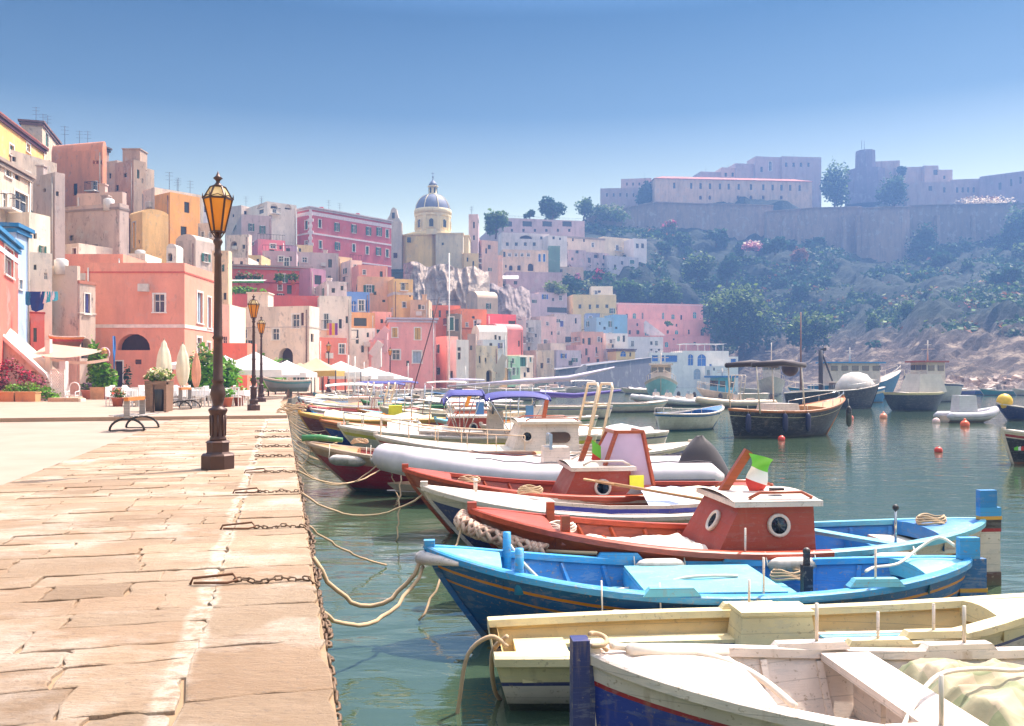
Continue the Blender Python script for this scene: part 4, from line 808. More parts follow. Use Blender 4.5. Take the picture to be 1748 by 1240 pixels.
tree('small dark bush tree left of the umbrella pine',893,915,357,372,290,DG,MG,500,.4,4)
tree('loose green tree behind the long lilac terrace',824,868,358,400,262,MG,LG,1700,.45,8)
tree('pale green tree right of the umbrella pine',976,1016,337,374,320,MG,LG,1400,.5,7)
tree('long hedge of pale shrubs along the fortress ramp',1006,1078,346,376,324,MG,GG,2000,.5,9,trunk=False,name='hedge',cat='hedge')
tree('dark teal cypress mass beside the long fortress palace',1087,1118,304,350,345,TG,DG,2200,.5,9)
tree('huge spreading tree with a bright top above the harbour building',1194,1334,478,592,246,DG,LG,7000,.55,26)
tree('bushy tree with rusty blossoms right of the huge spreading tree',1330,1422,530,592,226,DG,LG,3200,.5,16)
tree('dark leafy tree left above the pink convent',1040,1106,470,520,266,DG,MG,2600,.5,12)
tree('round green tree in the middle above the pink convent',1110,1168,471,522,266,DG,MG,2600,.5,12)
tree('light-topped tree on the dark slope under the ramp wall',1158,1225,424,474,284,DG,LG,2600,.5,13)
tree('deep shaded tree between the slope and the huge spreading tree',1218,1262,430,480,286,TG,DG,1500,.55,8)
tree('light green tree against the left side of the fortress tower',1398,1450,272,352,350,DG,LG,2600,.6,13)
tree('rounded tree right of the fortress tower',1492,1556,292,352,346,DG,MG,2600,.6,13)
tree('small dark tree on the hilltop ruins',1530,1550,281,304,362,TG,None,500,.5,4)
tree('bright leafy tree on the lower right slope',1524,1562,505,560,236,MG,LG,1500,.45,8)
tree('low bright bushes right of the lower slope tree',1560,1616,540,568,232,MG,LG,1300,.45,8,trunk=False,name='bush',cat='bush')
tree('small bright tree left of the lower slope path',1468,1502,530,572,232,MG,LG,1100,.45,6)
tree('dark tree under the bastion corner',1508,1556,500,560,262,DG,TG,1500,.5,8)
tree('tall dark tree at the far right edge under the rampart',1706,1775,336,430,308,TG,MG,3000,.6,13)
tree('light green tree low at the far right edge',1722,1790,402,470,290,DG,LG,1800,.5,9)
tree('dark creeper mass hanging over the right rampart',1538,1612,368,470,314,TG,DG,3800,.6,16,trunk=False,name='creeper',cat='creeper',depth=.25)
tree('dark ivy spreading to the right along the rampart foot',1600,1720,396,480,312,TG,DG,3800,.6,18,trunk=False,name='creeper',cat='creeper',depth=.25)
tree('grey green cactus hedge on the lilac terrace',920,972,479,502,240,GG,LG,1200,.35,8,trunk=False,name='hedge',cat='hedge')
tree('dark bush above the grey green cactus hedge',948,996,468,494,252,DG,TG,1100,.4,7,trunk=False,name='bush',cat='bush')
tree('red bougainvillea beside the mauve arch house',1006,1034,458,482,262,DG,BOU,1100,.4,6,trunk=False,name='bougainvillea',cat='bougainvillea')
tree('pale pink bougainvillea left of the red one',978,1000,464,486,258,DG,BOL,700,.4,5,trunk=False,name='bougainvillea',cat='bougainvillea')
tree('pink bougainvillea on the sloping fortress ramp',1126,1156,372,398,322,GG,BOU,900,.45,5,trunk=False,name='bougainvillea',cat='bougainvillea')
tree('pinkish white flowering bush in the middle of the cliff',1262,1312,410,428,306,BOL,WFL,900,.45,6,trunk=False,name='bush',cat='bush')
tree('rust orange bush below the rampart corner',1350,1380,420,446,304,ORF,ORF,700,.45,5,trunk=False,name='bush',cat='bush')
tree('rusty dry bush on the boulder at the right',1618,1680,512,540,218,ORF,BOL,1300,.4,8,trunk=False,name='bush',cat='bush')
tree('row of blossoming shrubs on top of the right rampart',1630,1735,335,352,330,WFL,ORF,1300,.4,14,trunk=False,name='hedge',cat='hedge')
tree('palm-green shrub on the convent roof edge',1128,1150,548,556,238,MG,LG,200,.3,3,trunk=False,name='bush',cat='bush')
pr_=[tree('dark evergreen tree in the scrub of the cliff slope',1300,1345,400,428,300,DG,TG,900,.6,6,seed=1,grp='evergreens on the cliff slope'),tree('dark evergreen tree in the scrub of the cliff slope',1380,1420,470,500,285,TG,DG,900,.6,6,seed=2,grp='evergreens on the cliff slope'),tree('dark evergreen tree in the scrub of the cliff slope',1440,1470,500,525,270,DG,MG,900,.6,6,seed=3,grp='evergreens on the cliff slope')]
r=random.Random(21); k_=0
while k_<62:
    px,d=r.uniform(1075,1850),r.uniform(235,322); z=tz(px,d)
    if z<20 or z>54: continue
    dup(pr_[k_%3],((px-CX)*d/F,d,z-.8),r.uniform(0,6),scale=r.uniform(.7,1.35)); k_+=1
# scrub on the slope, one mass
mb=MB(); r=random.Random(11); cnt=0
tops=[DG,MG,TG,DG,LG,ORF,GG]
while cnt<5200:
    px=r.uniform(850,1950); d=r.uniform(170,330)
    z=tz(px,d)
    if z<9 or (px<1230 and z<22) or z>60: continue
    nv=noise.fractal(Vector((px*.012,d*.03,3)),1,2,4)
    if nv<-.12 or (z<15 and nv<.1): continue
    x=(px-CX)*d/F; s_=r.uniform(.9,2.6); m_=tops[min(6,int(r.random()**1.7*7))] if z<30 or r.random()<.3 else (DG if r.random()<.6 else TG)
    leaves(mb,(x,d,z+s_*.3),(s_*1.6,s_*1.2,s_*.8),26,.62,m_,r); cnt+=1
tag(mb.build('undergrowth'),'dark scrub covering the cliff and slope across the bay','undergrowth',kind='stuff')
# ================================================================ boats
def P_(c,w=.5,r=.42): return M(c,r,'paint',.85,wear=w)
WB=P_('#e8d6c8',.4); CRM=P_('#ecd9a8',.3); MAH=M('#a04a2a',.3,'wood'); MAR=M('#b34a30',.35,'wood',st=(.5,8,8)); TAN=M('#b98a5c',.5,'wood'); NAV=P_('#26306e',.3); BL1=P_('#1f6aa6',.4); BL2=P_('#3aa0dc',.35); TQ=P_('#74c6dc',.35)
YEL=P_('#e9a93a',.2); ORG=P_('#f29a1c',.2); REDP=P_('#a81f28',.3); BLK=P_('#2a2226',.3); GRNP=P_('#3f8a4a',.3); BOT=P_('#5c2422',.6); STEEL=M('#c8c4c0',.25,metal=.9); ROPE=M('#b89a78',.9,'cloth'); ROPW=M('#d8cbbb',.9,'cloth'); GRYT=M('#cdc2c6',.5,'plain'); DOB=M('#3b3336',.6,'cloth'); WCL=M('#d8cbbd',.8,'cloth'); BIM=M('#26267c',.7,'cloth'); FEN=P_('#e8d8d0',.4)
class Hull:
    def __init__(s,L,B,fb,rake=.5,tr=0,rk2=.25,full=.3):
        s.L,s.B,s.fb,s.rake,s.tr,s.rk2,s.full=L,B,fb,rake,tr,rk2,full
    def hb(s,t):
        if s.tr: return s.B/2*(math.sin(math.pi/2*min(1,t/.55))**.75 if t<.55 else 1-(1-s.tr)*((t-.55)/.45)**2)
        return s.B/2*max(0,1-abs(2*t-1)**2.3)**.72
    def sh(s,t): a,b,c=s.fb; return b+(a-b)*(1-t/.55)**2 if t<.55 else b+(c-b)*((t-.55)/.45)**2
    def pt(s,t,z,inn=0):
        zs=s.sh(t); zk=-.22+(.18*(max(0,1-t*5))**1.5)+(.14*max(0,t*5-4)**2 if not s.tr else .1*t); u=max(0,min(1,(z-zk)/(zs-zk)))
        p=s.full+.5*abs(2*t-1)**2.5 if not s.tr else s.full+(.5*max(0,1-2*t)**2)
        y=max(0,s.hb(t)*u**p-inn); q_=max(0,1-max(-.3,z)/zs); x=s.L*t+s.rake*q_**1.15*(1-t)**3-s.rk2*q_*t**3
        return Vector((x,y,z))
def boat(name,label,px,D,L,B,hd,fb=(.8,.5,.6),bands=(),body=None,bot=None,inner=None,rail=None,rake=.5,tr=0,sdk=.07,cat='boat',fd=.16,ad=.1,deck=None,thw=(.35,.6),grp=None,N=26,aft=None,stem=True,ribs=True,floor=.12,full=.3,rk2=.25,aftin=None,split=.52,det=True):
    w=Vector(((px-CX)*D/F,D,WZ)); root=thing(name,label,cat,w,R(hd),grp); h=Hull(L,B,fb,rake,tr,rk2,full); body=body or WB; inner=inner or body; rail=rail or WB; deck=deck or inner; bot=bot or BOT
    ts=[0]+[.5-.5*math.cos(math.pi*i/N)*(1) for i in range(1,N)]+[1]; off=[0]
    for b_,_ in bands: off.append(off[-1]+b_)
    mb=MB(); rows=[]; mats=[m for _,m in bands]; zf=[]
    nlev=len(off)+3+4
    for i in range(nlev):
        r=[]
        for sgn,seq in ((1,ts),(-1,ts[::-1])):
            for t in seq:
                zs=h.sh(t); zl=zs-off[-1]
                if i<len(off): z=zs-off[i]
                elif i<len(off)+3: z=zl+(.07-zl)*(i-len(off)+1)/3
                else: z=.07-(.29)*(i-len(off)-2)/4
                p=h.pt(t,z); r.append((p.x,p.y*sgn,p.z))
        rows.append(r)
    nb=len(off)-1; nc=len(ts)
    def mf(i,k):
        if i<nb:
            m=mats[i]
            if aft and isinstance(m,tuple): t=ts[k] if k<nc else ts[::-1][min(nc-1,k-nc)]; return m[1] if t>split else m[0]
            return m[0] if isinstance(m,tuple) else m
        return body if i<nb+3 else bot
    mb.grid(rows,body,True,None,False,mf)
    # inner lining and floor
    th=.045; tin=[t for t in ts if .03<t<(.97 if not tr else .99)]; rr_=[]
    for i in range(4):
        r=[]
        for sgn,seq in ((1,tin),(-1,tin[::-1])):
            for t in seq: z=h.sh(t)+(floor-h.sh(t))*i/3; p=h.pt(t,z,th); r.append((p.x,p.y*sgn,z))
        rr_.append(r)
    def mi_(i,k):
        if aftin: kk=k if k<len(tin) else len(tin)*2-1-k; return aftin if tin[min(kk,len(tin)-1)]>split else inner
        return inner
    mb.grid(rr_,inner,True,None,True,mi_)
    n2=len(tin)
    for k in range(n2-1):
        a,b=rr_[3][k],rr_[3][k+1]; c,d=rr_[3][2*n2-2-k],rr_[3][2*n2-1-k]; mb.face([a,b,c,d],aftin if aftin and tin[k]>split else inner)
    if ribs and det:
        nr=int(L/.42)
        for k in range(2,nr-1):
            t=k/nr
            for sgn in (1,-1):
                pts=[h.pt(t,h.sh(t)*(1-q)+floor*q-.04,th+.01) for q in (0,.5,1)]
                for a,b in zip(pts,pts[1:]): mb.bar((a.x,a.y*sgn,a.z),(b.x,b.y*sgn,b.z),.045,.035,aftin if aftin and t>split else inner)
    mb.build('hull',root)
    g=MB(); ro=[]
    for kk,(dy,dz) in enumerate(((.025,-.035),(.03,.02),(.01,.035),(-sdk,.035),(-sdk-.01,-.02))):
        r=[]
        for sgn,seq in ((1,ts),(-1,ts[::-1])):
            for t in seq: p=h.pt(t,h.sh(t)); hb_=h.hb(t); y=max(0,p.y+dy*(1 if hb_>.03 else (0 if dy<0 else .6))); r.append((p.x+(-.03 if t==0 and dy>0 else 0),y*sgn,p.z+dz))
        ro.append(r)
    def mr(i,k):
        if isinstance(rail,tuple): kk=k if k<nc else 2*nc-1-k; return rail[1] if ts[min(nc-1,kk)]>split else rail[0]
        return rail
    g.grid(ro,rail,False,None,False,mr); g.build('gunwale',root)
    def dk(t0,t1,nm,m):
        q=MB(); r=[]
        for i in range(9):
            t=t0+(t1-t0)*i/8; p=h.pt(t,h.sh(t),.02); r.append([(p.x,p.y*(1-2*j/6),h.sh(t)+.012+.05*(1-(1-2*j/6)**2)*min(1,p.y*3)) for j in range(7)])
        q.grid(r,m); e=r[-1] if t0<.5 else r[0]
        for j in range(6): q.face([e[j],e[j+1],(e[j+1][0],e[j+1][1],e[j+1][2]-.16),(e[j][0],e[j][1],e[j][2]-.16)],m)
        q.build(nm,root)
    if fd: dk(.0,fd,'foredeck',deck)
    if ad: dk(1-ad,1.0,'afterdeck',deck if not aftin else aftin)
    for t in thw:
        p=h.pt(t,h.sh(t)-.17,.05); q=MB(); q.box((p.x,0,h.sh(t)-.17),(.24,p.y*2,.035),deck); q.build('thwart',root)
    if stem:
        q=MB(); pts=[h.pt(0,z)+Vector((-.015,0,0)) for z in (-.2,0,h.sh(0)*.4,h.sh(0)*.75,h.sh(0)+.03)]
        for a,b in zip(pts,pts[1:]): q.bar(a,b+(b-a).normalized()*.01,.07,.05,body if not bands else mats[0][0] if isinstance(mats[0],tuple) else mats[0])
        q.box((pts[-1].x+.03,0,pts[-1].z+.015),(.1,.085,.08),rail[0] if isinstance(rail,tuple) else rail); q.build('stem_post',root)
    return root,h
def rudder(root,x,segs,w=.28,t=.05,nm='rudder'):
    q=MB()
    for z0,z1,m,ww in segs: q.box((x+ww*w/2-.02,0,(z0+z1)/2),(w*ww,t+(.002 if ww!=1 else 0),z1-z0-.001),m)
    q.build(nm,root)
def cabin(root,x0,x1,w,z0,z1,m,rm,sl=.35,ports=(),slb=0,rim=None,rail=None,wt=.85,port_r=.12,fp=True):
    q=MB(); hw=w/2; ht=hw*wt
    V=[(x0,-hw,z0),(x1,-hw,z0),(x1,hw,z0),(x0,hw,z0),(x0+sl,-ht,z1),(x1-slb,-ht,z1),(x1-slb,ht,z1),(x0+sl,ht,z1)]
    q.add(V,[(0,3,2,1),(4,5,6,7),(0,1,5,4),(1,2,6,5),(2,3,7,6),(3,0,4,7)],m); cb=q.build('cabin',root)
    q=MB(); r=[]
    for i in range(7):
        u=i/6; r.append([(x0+sl-.1+(x1-slb-x0-sl+.16)*u,(ht+.07)*(1-2*j/6),z1+.045+.05*(1-(1-2*j/6)**2)) for j in range(7)])
    q.grid(r,rm); mx=(x0+sl+x1-slb)/2-.01; q.box((mx,0,z1+.02),(x1-slb-x0-sl+.17,2*ht+.15,.06),rm); rf=q.build('roof',cb)
    if rail:
        for sg in (-1,1):
            q=MB(); q.tube([(x0+sl+.1,sg*(ht-.03),z1+.07),(x0+sl+.22,sg*(ht-.03),z1+.13),(x1-slb-.12,sg*(ht-.03),z1+.13),(x1-slb,sg*(ht-.03),z1+.07)],.018,rail,6); q.build('hand_rail',cb)
    for (px_,pz,sd_) in ports:      # sd: -1 near side, 1 far side, 0 front
        q=MB()
        if sd_==0:
            u=(pz-z0)/(z1-z0); A=Matrix.Translation((x0+sl*u-.012,px_,pz))@Matrix.Rotation(math.atan2(sl,z1-z0)-math.pi/2,4,'Y')
        else:
            u=(pz-z0)/(z1-z0); yy=hw+(ht-hw)*u; A=Matrix.Translation((px_,sd_*(yy+.01),pz))@Matrix.Rotation(sd_*-(math.pi/2-math.atan2(hw-ht,z1-z0)),4,'X')
        q.lathe([(port_r,-.02),(port_r,.02),(port_r*.94,.03),(port_r*.74,.03),(port_r*.72,.012)],WB,20,(0,0,0),A); q.lathe([(.01,.013),(port_r*.73,.013)],GLS,20,(0,0,0),A); q.build('porthole',cb)
    return cb
def bimini(root,x0,x1,w,z,m=BIM,poles=True,zb=.5,nm='bimini',drop=.12,curl=.0):
    q=MB(); r=[]
    for i in range(11):
        u=i/10; r.append([(x0+(x1-x0)*u,w/2*math.sin(math.pi*(j/8-.5)),z+.14*math.cos(math.pi*(j/8-.5))-drop*abs(2*u-1)**3-curl*(max(0,.2-u)*5)**2) for j in range(9)])
    q.grid(r,m); r2=[[(p[0],p[1],p[2]-.03) for p in a] for a in r]; q.grid(r2,m); q.tube([Vector(p) for p in r[0]],.03,m,6); q.tube([Vector(p) for p in r[-1]],.03,m,6); q.build(nm,root)
    if poles:
        q=MB()
        for sg in (-1,1):
            for a,b in ((x0+.08,x0+(x1-x0)*.42),(x1-.08,x0+(x1-x0)*.58),(x0+(x1-x0)*.5,x0+(x1-x0)*.5)): q.tube([(a,sg*w*.49,z-.05),(b,sg*w*.47,zb)],.016,STEEL,6)
        q.build('frame',root)
def outboard(root,x,z,m=DOB,s=1.0,cover=False):
    q=MB(); rows=[]
    for i in range(9):
        u=i/8; k=math.sin(math.pi*min(.97,max(.03,.12+u*.8)))**.55; rows.append([(x+s*(.14+.17*k*math.cos(a)),s*.13*k*math.sin(a),z+s*(.0+.48*u)) for a in [2*math.pi*j/10 for j in range(10)]])
    q.grid(rows,m,True,None,True); q.face(rows[-1],m); q.face(rows[0][::-1],m); ob=q.build('outboard_engine',root); q=MB(); q.box((x+.14*s,0,z-.35*s),(.14*s,.07*s,.75*s),M('#2a2a2e',.4)); q.build('shaft',ob)
def fender(label,p,ax,l=.5,r=.09,m=FEN,grp='fenders hanging on the boats',rope=.3):
    """sausage fender centred at p along ax, hung by two lines"""
    ax=Vector(ax).normalized(); a=p-ax*l/2; root=thing('fender',label,'fender',p,0,grp); q=MB(); pr=[(-.5,.02),(-.49,.25),(-.46,.5),(-.40,.8),(-.3,1),(0,1.02),(.3,1),(.40,.8),(.46,.5),(.49,.25),(.5,.02)]
    q.tube([ax*l*u for u,_ in pr],[r*max(.15,v) for _,v in pr],m,12); q.build('body',root); q=MB()
    for u in (-.5,.5): q.tube([ax*l*u,ax*l*u+Vector((0,.06,rope*.5)),ax*l*u+Vector((0,.1,rope))],.008,ROPW,5)
    q.build('line',root); return root
def rope(label,pts,r=.012,m=None,sag=None,name='mooring_rope',cat='rope',grp='mooring ropes between quay and boats',n=14):
    P=[Vector(p) for p in pts]
    if sag is None and len(P)>3:      # smooth the control points
        o_=[]
        for i in range(len(P)-1):
            a,b,c,d=P[max(0,i-1)],P[i],P[i+1],P[min(len(P)-1,i+2)]
            for k in range(5): t=k/5; o_.append(.5*((2*b)+(c-a)*t+(2*a-5*b+4*c-d)*t*t+(3*b-a-3*c+d)*t**3))
        P=o_+[P[-1]]
    if sag is not None and len(P)==2: a,b=P; P=[a.lerp(b,i/n)-Vector((0,0,sag*4*(i/n)*(1-i/n)))+Vector((.015*math.sin(i*2.1),.015*math.cos(i*1.7),0)) for i in range(n+1)]
    q=MB(); q.tube(P,r,m or ROPE,6); o=q.build(name); return tag(o,label,cat,grp)
def bw(root,x,y,z):
    """boat-local point in world space"""
    a=root.rotation_euler.z; c,s_=math.cos(a),math.sin(a); return Vector((root.location.x+c*x-s_*y,root.location.y+s_*x+c*y,root.location.z+z))
# ---- 1 nearest: white over royal blue, red stripe, checked tarpaulin
b1,h1=boat('rowing_boat','nearest open boat, white inside with a royal blue hull, red stripe and a checked tarpaulin',1004,5.15,5.6,1.66,5.5,(.77,.44,.60),[(.13,WB),(.028,REDP)],P_('#2b3f9a',.3),NAV,WB,WB,rake=.07,fd=.17,ad=0,thw=(.62,),cat='rowing boat',deck=WB)
q=MB(); q.box((-.05,0,.30),(.10,.12,1.15),NAV); q.box((-.0,0,.42),(.07,.075,.80),NAV); q.build('prow_board',b1)
for t,sg in ((.30,-1),(.30,1),(.50,1),(.58,-1)):
    p=h1.pt(t,h1.sh(t)); q=MB(); q.box((p.x,sg*(p.y-.02),p.z+.055),(.55,.10,.05),WB,taper=.85); q.build('rowlock_pad',b1); q=MB(); q.tube([(p.x+.05,sg*(p.y-.02),p.z+.07),(p.x+.05,sg*(p.y-.02),p.z+.34)],.013,M('#cdbfae',.5,metal=.3),8); q.build('thole_pin',b1)
q=MB(); rows=[]
r=random.Random(5)
for i in range(170):
    x=2.0+3.3*i/169; row=[]
    for j in range(100):
        v=-1+2*j/99; p=h1.pt(min(.985,x/5.6),.4,.09); y=v*(p.y); edge_=1-abs(v)**6
        yy=y-.35*x; rg=lambda a,b,c:1-2*abs(noise.noise(Vector((a,b,c)))); fold=.085*rg(x*1.1,yy*2.6,2.2)+.045*rg(x*2.4,yy*6,7.1)+.02*rg(x*6,yy*12,3.3)+.03*math.sin(x*2.3+y*2)-.04
        front=min(1,max(0,(x-2.0)/.35+.25*noise.noise(Vector((v*3,1,0))))); z=.14+(.17+.10*math.sin(x*1.1)*math.cos(v*1.2)+.12*(1-v*v)+fold)*front
        row.append((x+.05*noise.noise(Vector((y*3,x,2))),y,z))
    rows.append(row)
q.grid(rows,M('#ab9a80',.85,'cloth',check=(.13,.18,.07))); tag(q.build('tarpaulin',None,bw(b1,0,0,0),R(6)),'crumpled cream and green checked tarpaulin piled in the nearest boat','tarpaulin')
q=MB(); 
for sx in (0,.42,.84): q.box((1.95+sx*.0+.0,-.42+sx,.30),(.05,.36,.36),WB)
q.box((1.9,0,.50),(.34,1.34,.05),WB); q.build('thwart_box',b1)
rope('pale rope looped across the checked tarpaulin',[bw(b1,1.55,-.60,.42),bw(b1,1.8,-.35,.54),bw(b1,2.1,-.1,.62),bw(b1,2.45,.05,.60),bw(b1,2.8,.1,.57),bw(b1,3.2,.3,.64),bw(b1,3.6,.5,.60),bw(b1,4.2,.55,.62)],.014,ROPW)
rope('bundle of rolled white cloth and line on the foredeck of the nearest boat',[bw(b1,.14,.02,.82),bw(b1,.35,.1,.77),bw(b1,.7,.22,.70),bw(b1,.92,.12,.655),bw(b1,1.03,-.1,.62),bw(b1,1.12,-.32,.55)],.022,ROPW,cat='rope',name='rope_coil')
q=MB(); q.tube([(.25,.0,.80),(.5,.14,.73),(.95,.34,.66)],.04,WCL,8); tag(q.build('rolled_cloth',None,bw(b1,0,0,0),R(6)),'rolled white cloth lying along the bow of the nearest boat','cloth')
rope('knot of brown rope round the blue prow of the nearest boat',[bw(b1,.06+.05*math.cos(a),.07*math.sin(a),.80+.01*a) for a in [k*.6 for k in range(16)]],.014,ROPE,name='rope_knot',cat='rope')
# ---- 2 cream dinghy, stern to the quay
b2,h2=boat('dinghy','cream open dinghy with a square stern and a blue stripe',1822,7.0,4.6,1.22,184.5,(.66,.43,.42),[(.17,CRM),(.03,NAV)],WB,BLK,P_('#ecc98a',.2),CRM,rake=.35,tr=.82,rk2=.12,fd=.16,ad=.0,thw=(.36,),cat='dinghy',deck=CRM,sdk=.10,stem=False,floor=.10,ribs=False)
q=MB(); 
for sg in (-1,1):
    q.box((3.1,sg*.38,.27),(2.6,.18,.04),CRM); q.box((3.1,sg*.295,.17),(2.6,.02,.18),P_('#2c5f86',.3))
q.box((3.2,0,.11),(2.3,.55,.02),P_('#2c6f90',.3)); q.build('side_bench',b2)
q=MB(); q.box((4.2,0,.285),(.40,.78,.05),CRM); q.build('stern_bench',b2)
q=MB(); q.box((2.3,-.33,.33),(.66,.34,.36),CRM,taper=.85); q.box((2.3,-.33,.52),(.60,.32,.03),CRM); q.build('engine_box',b2)
q=MB()
for k in range(7): q.box((1.55,-.24+k*.08,.33),(.8,.06,.02),TQ if k%2 else WB)
q.box((1.55,0,.31),(.86,.58,.02),NAV); q.build('slatted_cover',b2)
for t,sg in ((.52,-1),(.30,1),(.40,1)):
    p=h2.pt(t,h2.sh(t)); q=MB(); q.tube([(p.x,sg*(p.y-.03),p.z+.03),(p.x,sg*(p.y-.03),p.z+.27)],.011,WB,8); q.build('thole_pin',b2); q=MB(); q.box((p.x,sg*(p.y-.02),p.z+.055),(.5,.09,.05),CRM,taper=.85); q.build('rowlock_pad',b2)
# ---- 3 blue boat
b3,h3=boat('wooden_boat','bright blue double-ended fishing boat with orange stripes and a turquoise deck',730,8.1,5.15,1.5,3.0,(.82,.50,.66),[(.13,BL1),(.030,ORG),(.10,BL1),(.024,ORG)],BL1,BOT,P_('#2f86cf',.35),BL2,rake=.55,fd=.13,ad=.12,thw=(.66,.84),deck=TQ,cat='fishing boat',floor=.26)
q=MB(); h=h3; ps=[]
for k in range(3):
    t=0
q.grid([[ (p.x,(p.y+.012)*s_,z) for s_,t in ((1,.06),(1,.03),(1,0),(-1,.03),(-1,.06)) for p in [h.pt(t,z)]] for z in (.075,.095)],ORG); q.build('boot_stripe',b3)
q=MB(); q.add([(.75,-.28,.33),(1.9,-.52,.33),(1.9,.52,.33),(.75,.28,.33)],[(0,1,2,3)],TQ); q.box((2.55,0,.50),(1.25,1.12,.05),TQ); q.box((1.93,0,.42),(.03,1.1,.16),BL2); q.box((3.17,0,.42),(.03,1.1,.16),BL2); q.box((2.55,-.55,.42),(1.2,.03,.16),BL2); q.build('hatch',b3)
for x,sg in ((.82,-1),(.75,1)): p=h3.pt(x/5.05,.6); q=MB(); q.tube([(x,sg*(p.y-.07),.5),(x,sg*(p.y-.07),.90)],[.045,.04],BL2,10); q.build('mooring_bitt',b3)
for x,sg in ((2.1,-1),(1.9,1),(3.2,1),(3.95,-1)):
    p=h3.pt(x/5.05,h3.sh(x/5.05)); q=MB(); q.box((x,sg*(p.y-.02),p.z+.06),(.5,.10,.07),BL2 if sg>0 else TQ,taper=.75); q.build('rowlock_pad',b3)
for x,sg in ((3.2,1),(2.9,-1),(3.95,-1)): p=h3.pt(x/5.05,h3.sh(x/5.05)); q=MB(); q.tube([(x,sg*(p.y-.02),p.z+.05),(x,sg*(p.y-.02),p.z+.36)],.011,WB,8); q.build('thole_pin',b3)
q=MB(); q.box((3.6,.1,.45),(.09,.09,.32),BLK); q.box((3.6,.1,.62),(.05,.05,.2),BLK); q.ball((3.6,.1,.74),.04,BLK,6); q.build('gear_lever',b3)
rudder(b3,5.05,[(-.25,.18,BL1,1),(.18,.22,YEL,1.04),(.22,.36,BL1,1),(.36,.40,YEL,1.04),(.40,.68,BL1,1),(.68,.88,BL2,.75)],.26,.07)
q=MB(); q.tube([h3.pt(.055,.74)+Vector((0,-2*h3.pt(.055,.74).y-.03,0)),h3.pt(.025,.75)+Vector((0,-2*h3.pt(.025,.75).y-.03,0)),Vector((-.05,0,.74)),h3.pt(.025,.75)+Vector((0,.03,0)),h3.pt(.055,.74)+Vector((0,.03,0))],[.02,.045,.07,.045,.02],FEN,10); tag(q.build('bow_fender',None,bw(b3,0,0,0),R(2.5)),'worn white bow fender on the blue fishing boat','fender')
rope('pale rope lying in figure-of-eight loops on the turquoise deck',[bw(b3,.75,.55,.80),bw(b3,.95,.42,.55),bw(b3,1.25,.2,.36),bw(b3,1.7,.15,.38),bw(b3,1.95,.22,.38),bw(b3,2.1,.1,.38),bw(b3,1.8,.0,.38),bw(b3,1.5,.12,.39),bw(b3,1.6,.25,.38),bw(b3,1.9,.05,.38),bw(b3,2.4,-.05,.54),bw(b3,2.9,.0,.54)],.016,ROPW,n=20)
rope('pale rope along the stern quarter of the blue fishing boat',[bw(b3,3.9,-.5,.68),bw(b3,4.1,-.25,.66),bw(b3,4.4,-.1,.66),bw(b3,4.7,.1,.76),bw(b3,4.9,.1,.86),bw(b3,5.0,0,.80)],.014,ROPW)
# ---- 4 varnished boat with red cabin and flag
b4,h4=boat('cabin_boat','varnished mahogany boat with a red cabin, portholes and a green white and red flag',803,9.5,5.95,1.78,6.5,(.97,.58,.74),[(.21,(MAH,WB)),(.03,YEL),(.11,BLK),(.025,REDP)],WB,BOT,MAH,(MAR,TQ),rake=.75,fd=.14,ad=.14,thw=(.24,.82),deck=MAR,cat='cabin boat',aft=True,aftin=P_('#2f86cf',.3),split=.62,floor=.2)
MRP=M('#a43c28',.4,'paint',.9,wear=.12)
c4=cabin(b4,2.4,3.62,1.30,.28,1.05,MRP,WB,.42,[(3.22,.84,-1),(-.1,.82,0)],0,rail=MAH,port_r=.125)
q=MB(); q.bar((2.80,0,1.1),(3.12,0,1.58),.07,.09,MAH); q.build('mast_stub',b4)
q=MB(); fl=M('#6fc23a',.7,'cloth'),M('#eeeae6',.7,'cloth'),M('#d23a2c',.7,'cloth')
for k,(mm) in enumerate(fl):
    rows=[]
    for i in range(5):
        u=(k+i/4)/3; rows.append([(3.10+.30*v*(1-.6*u)+.02*math.sin(6*u+v*3),-.06-.05*math.sin(7*u+v*4),1.56-.10*v-.42*u+.02*v) for v in [j/6 for j in range(7)]])
    q.grid(rows,mm)
q.build('flag',b4)
q=MB(); q.box((3.3,-.35,1.18),(.14,.08,.05),BLK); q.build('vent',b4)
for x,sg in ((.95,-1),(.95,1)): q=MB(); p=h4.pt(x/5.95,.7); q.box((x,sg*(p.y-.08),.82),(.09,.09,.30),MAH); q.build('mooring_bitt',b4)
q=MB(); q.box((4.6,.0,.36),(.10,1.35,.28),BL2); q.box((5.05,0,.50),(.5,1.0,.04),P_('#e8dcc8',.3)); q.build('stern_bench',b4)
q=MB(); q.bar((3.95,.35,.62),(4.75,-.55,.56),.16,.04,TQ); q.build('side_board',b4)
q=MB(); q.tube([(4.55,-.55,.55),(4.55,-.55,.98)],.014,STEEL,6); q.ball((4.55,-.55,1.0),.035,BLK,6); q.build('control_rod',b4)
rudder(b4,5.9,[(-.3,.16,BOT,1),(.16,.62,WB,.95),(.62,.66,REDP,1),(.66,.76,BLK,1),(.76,.80,YEL,1.03),(.80,.90,BL2,1),(.90,1.10,P_('#1f86c8',.3),.8)],.26,.08)
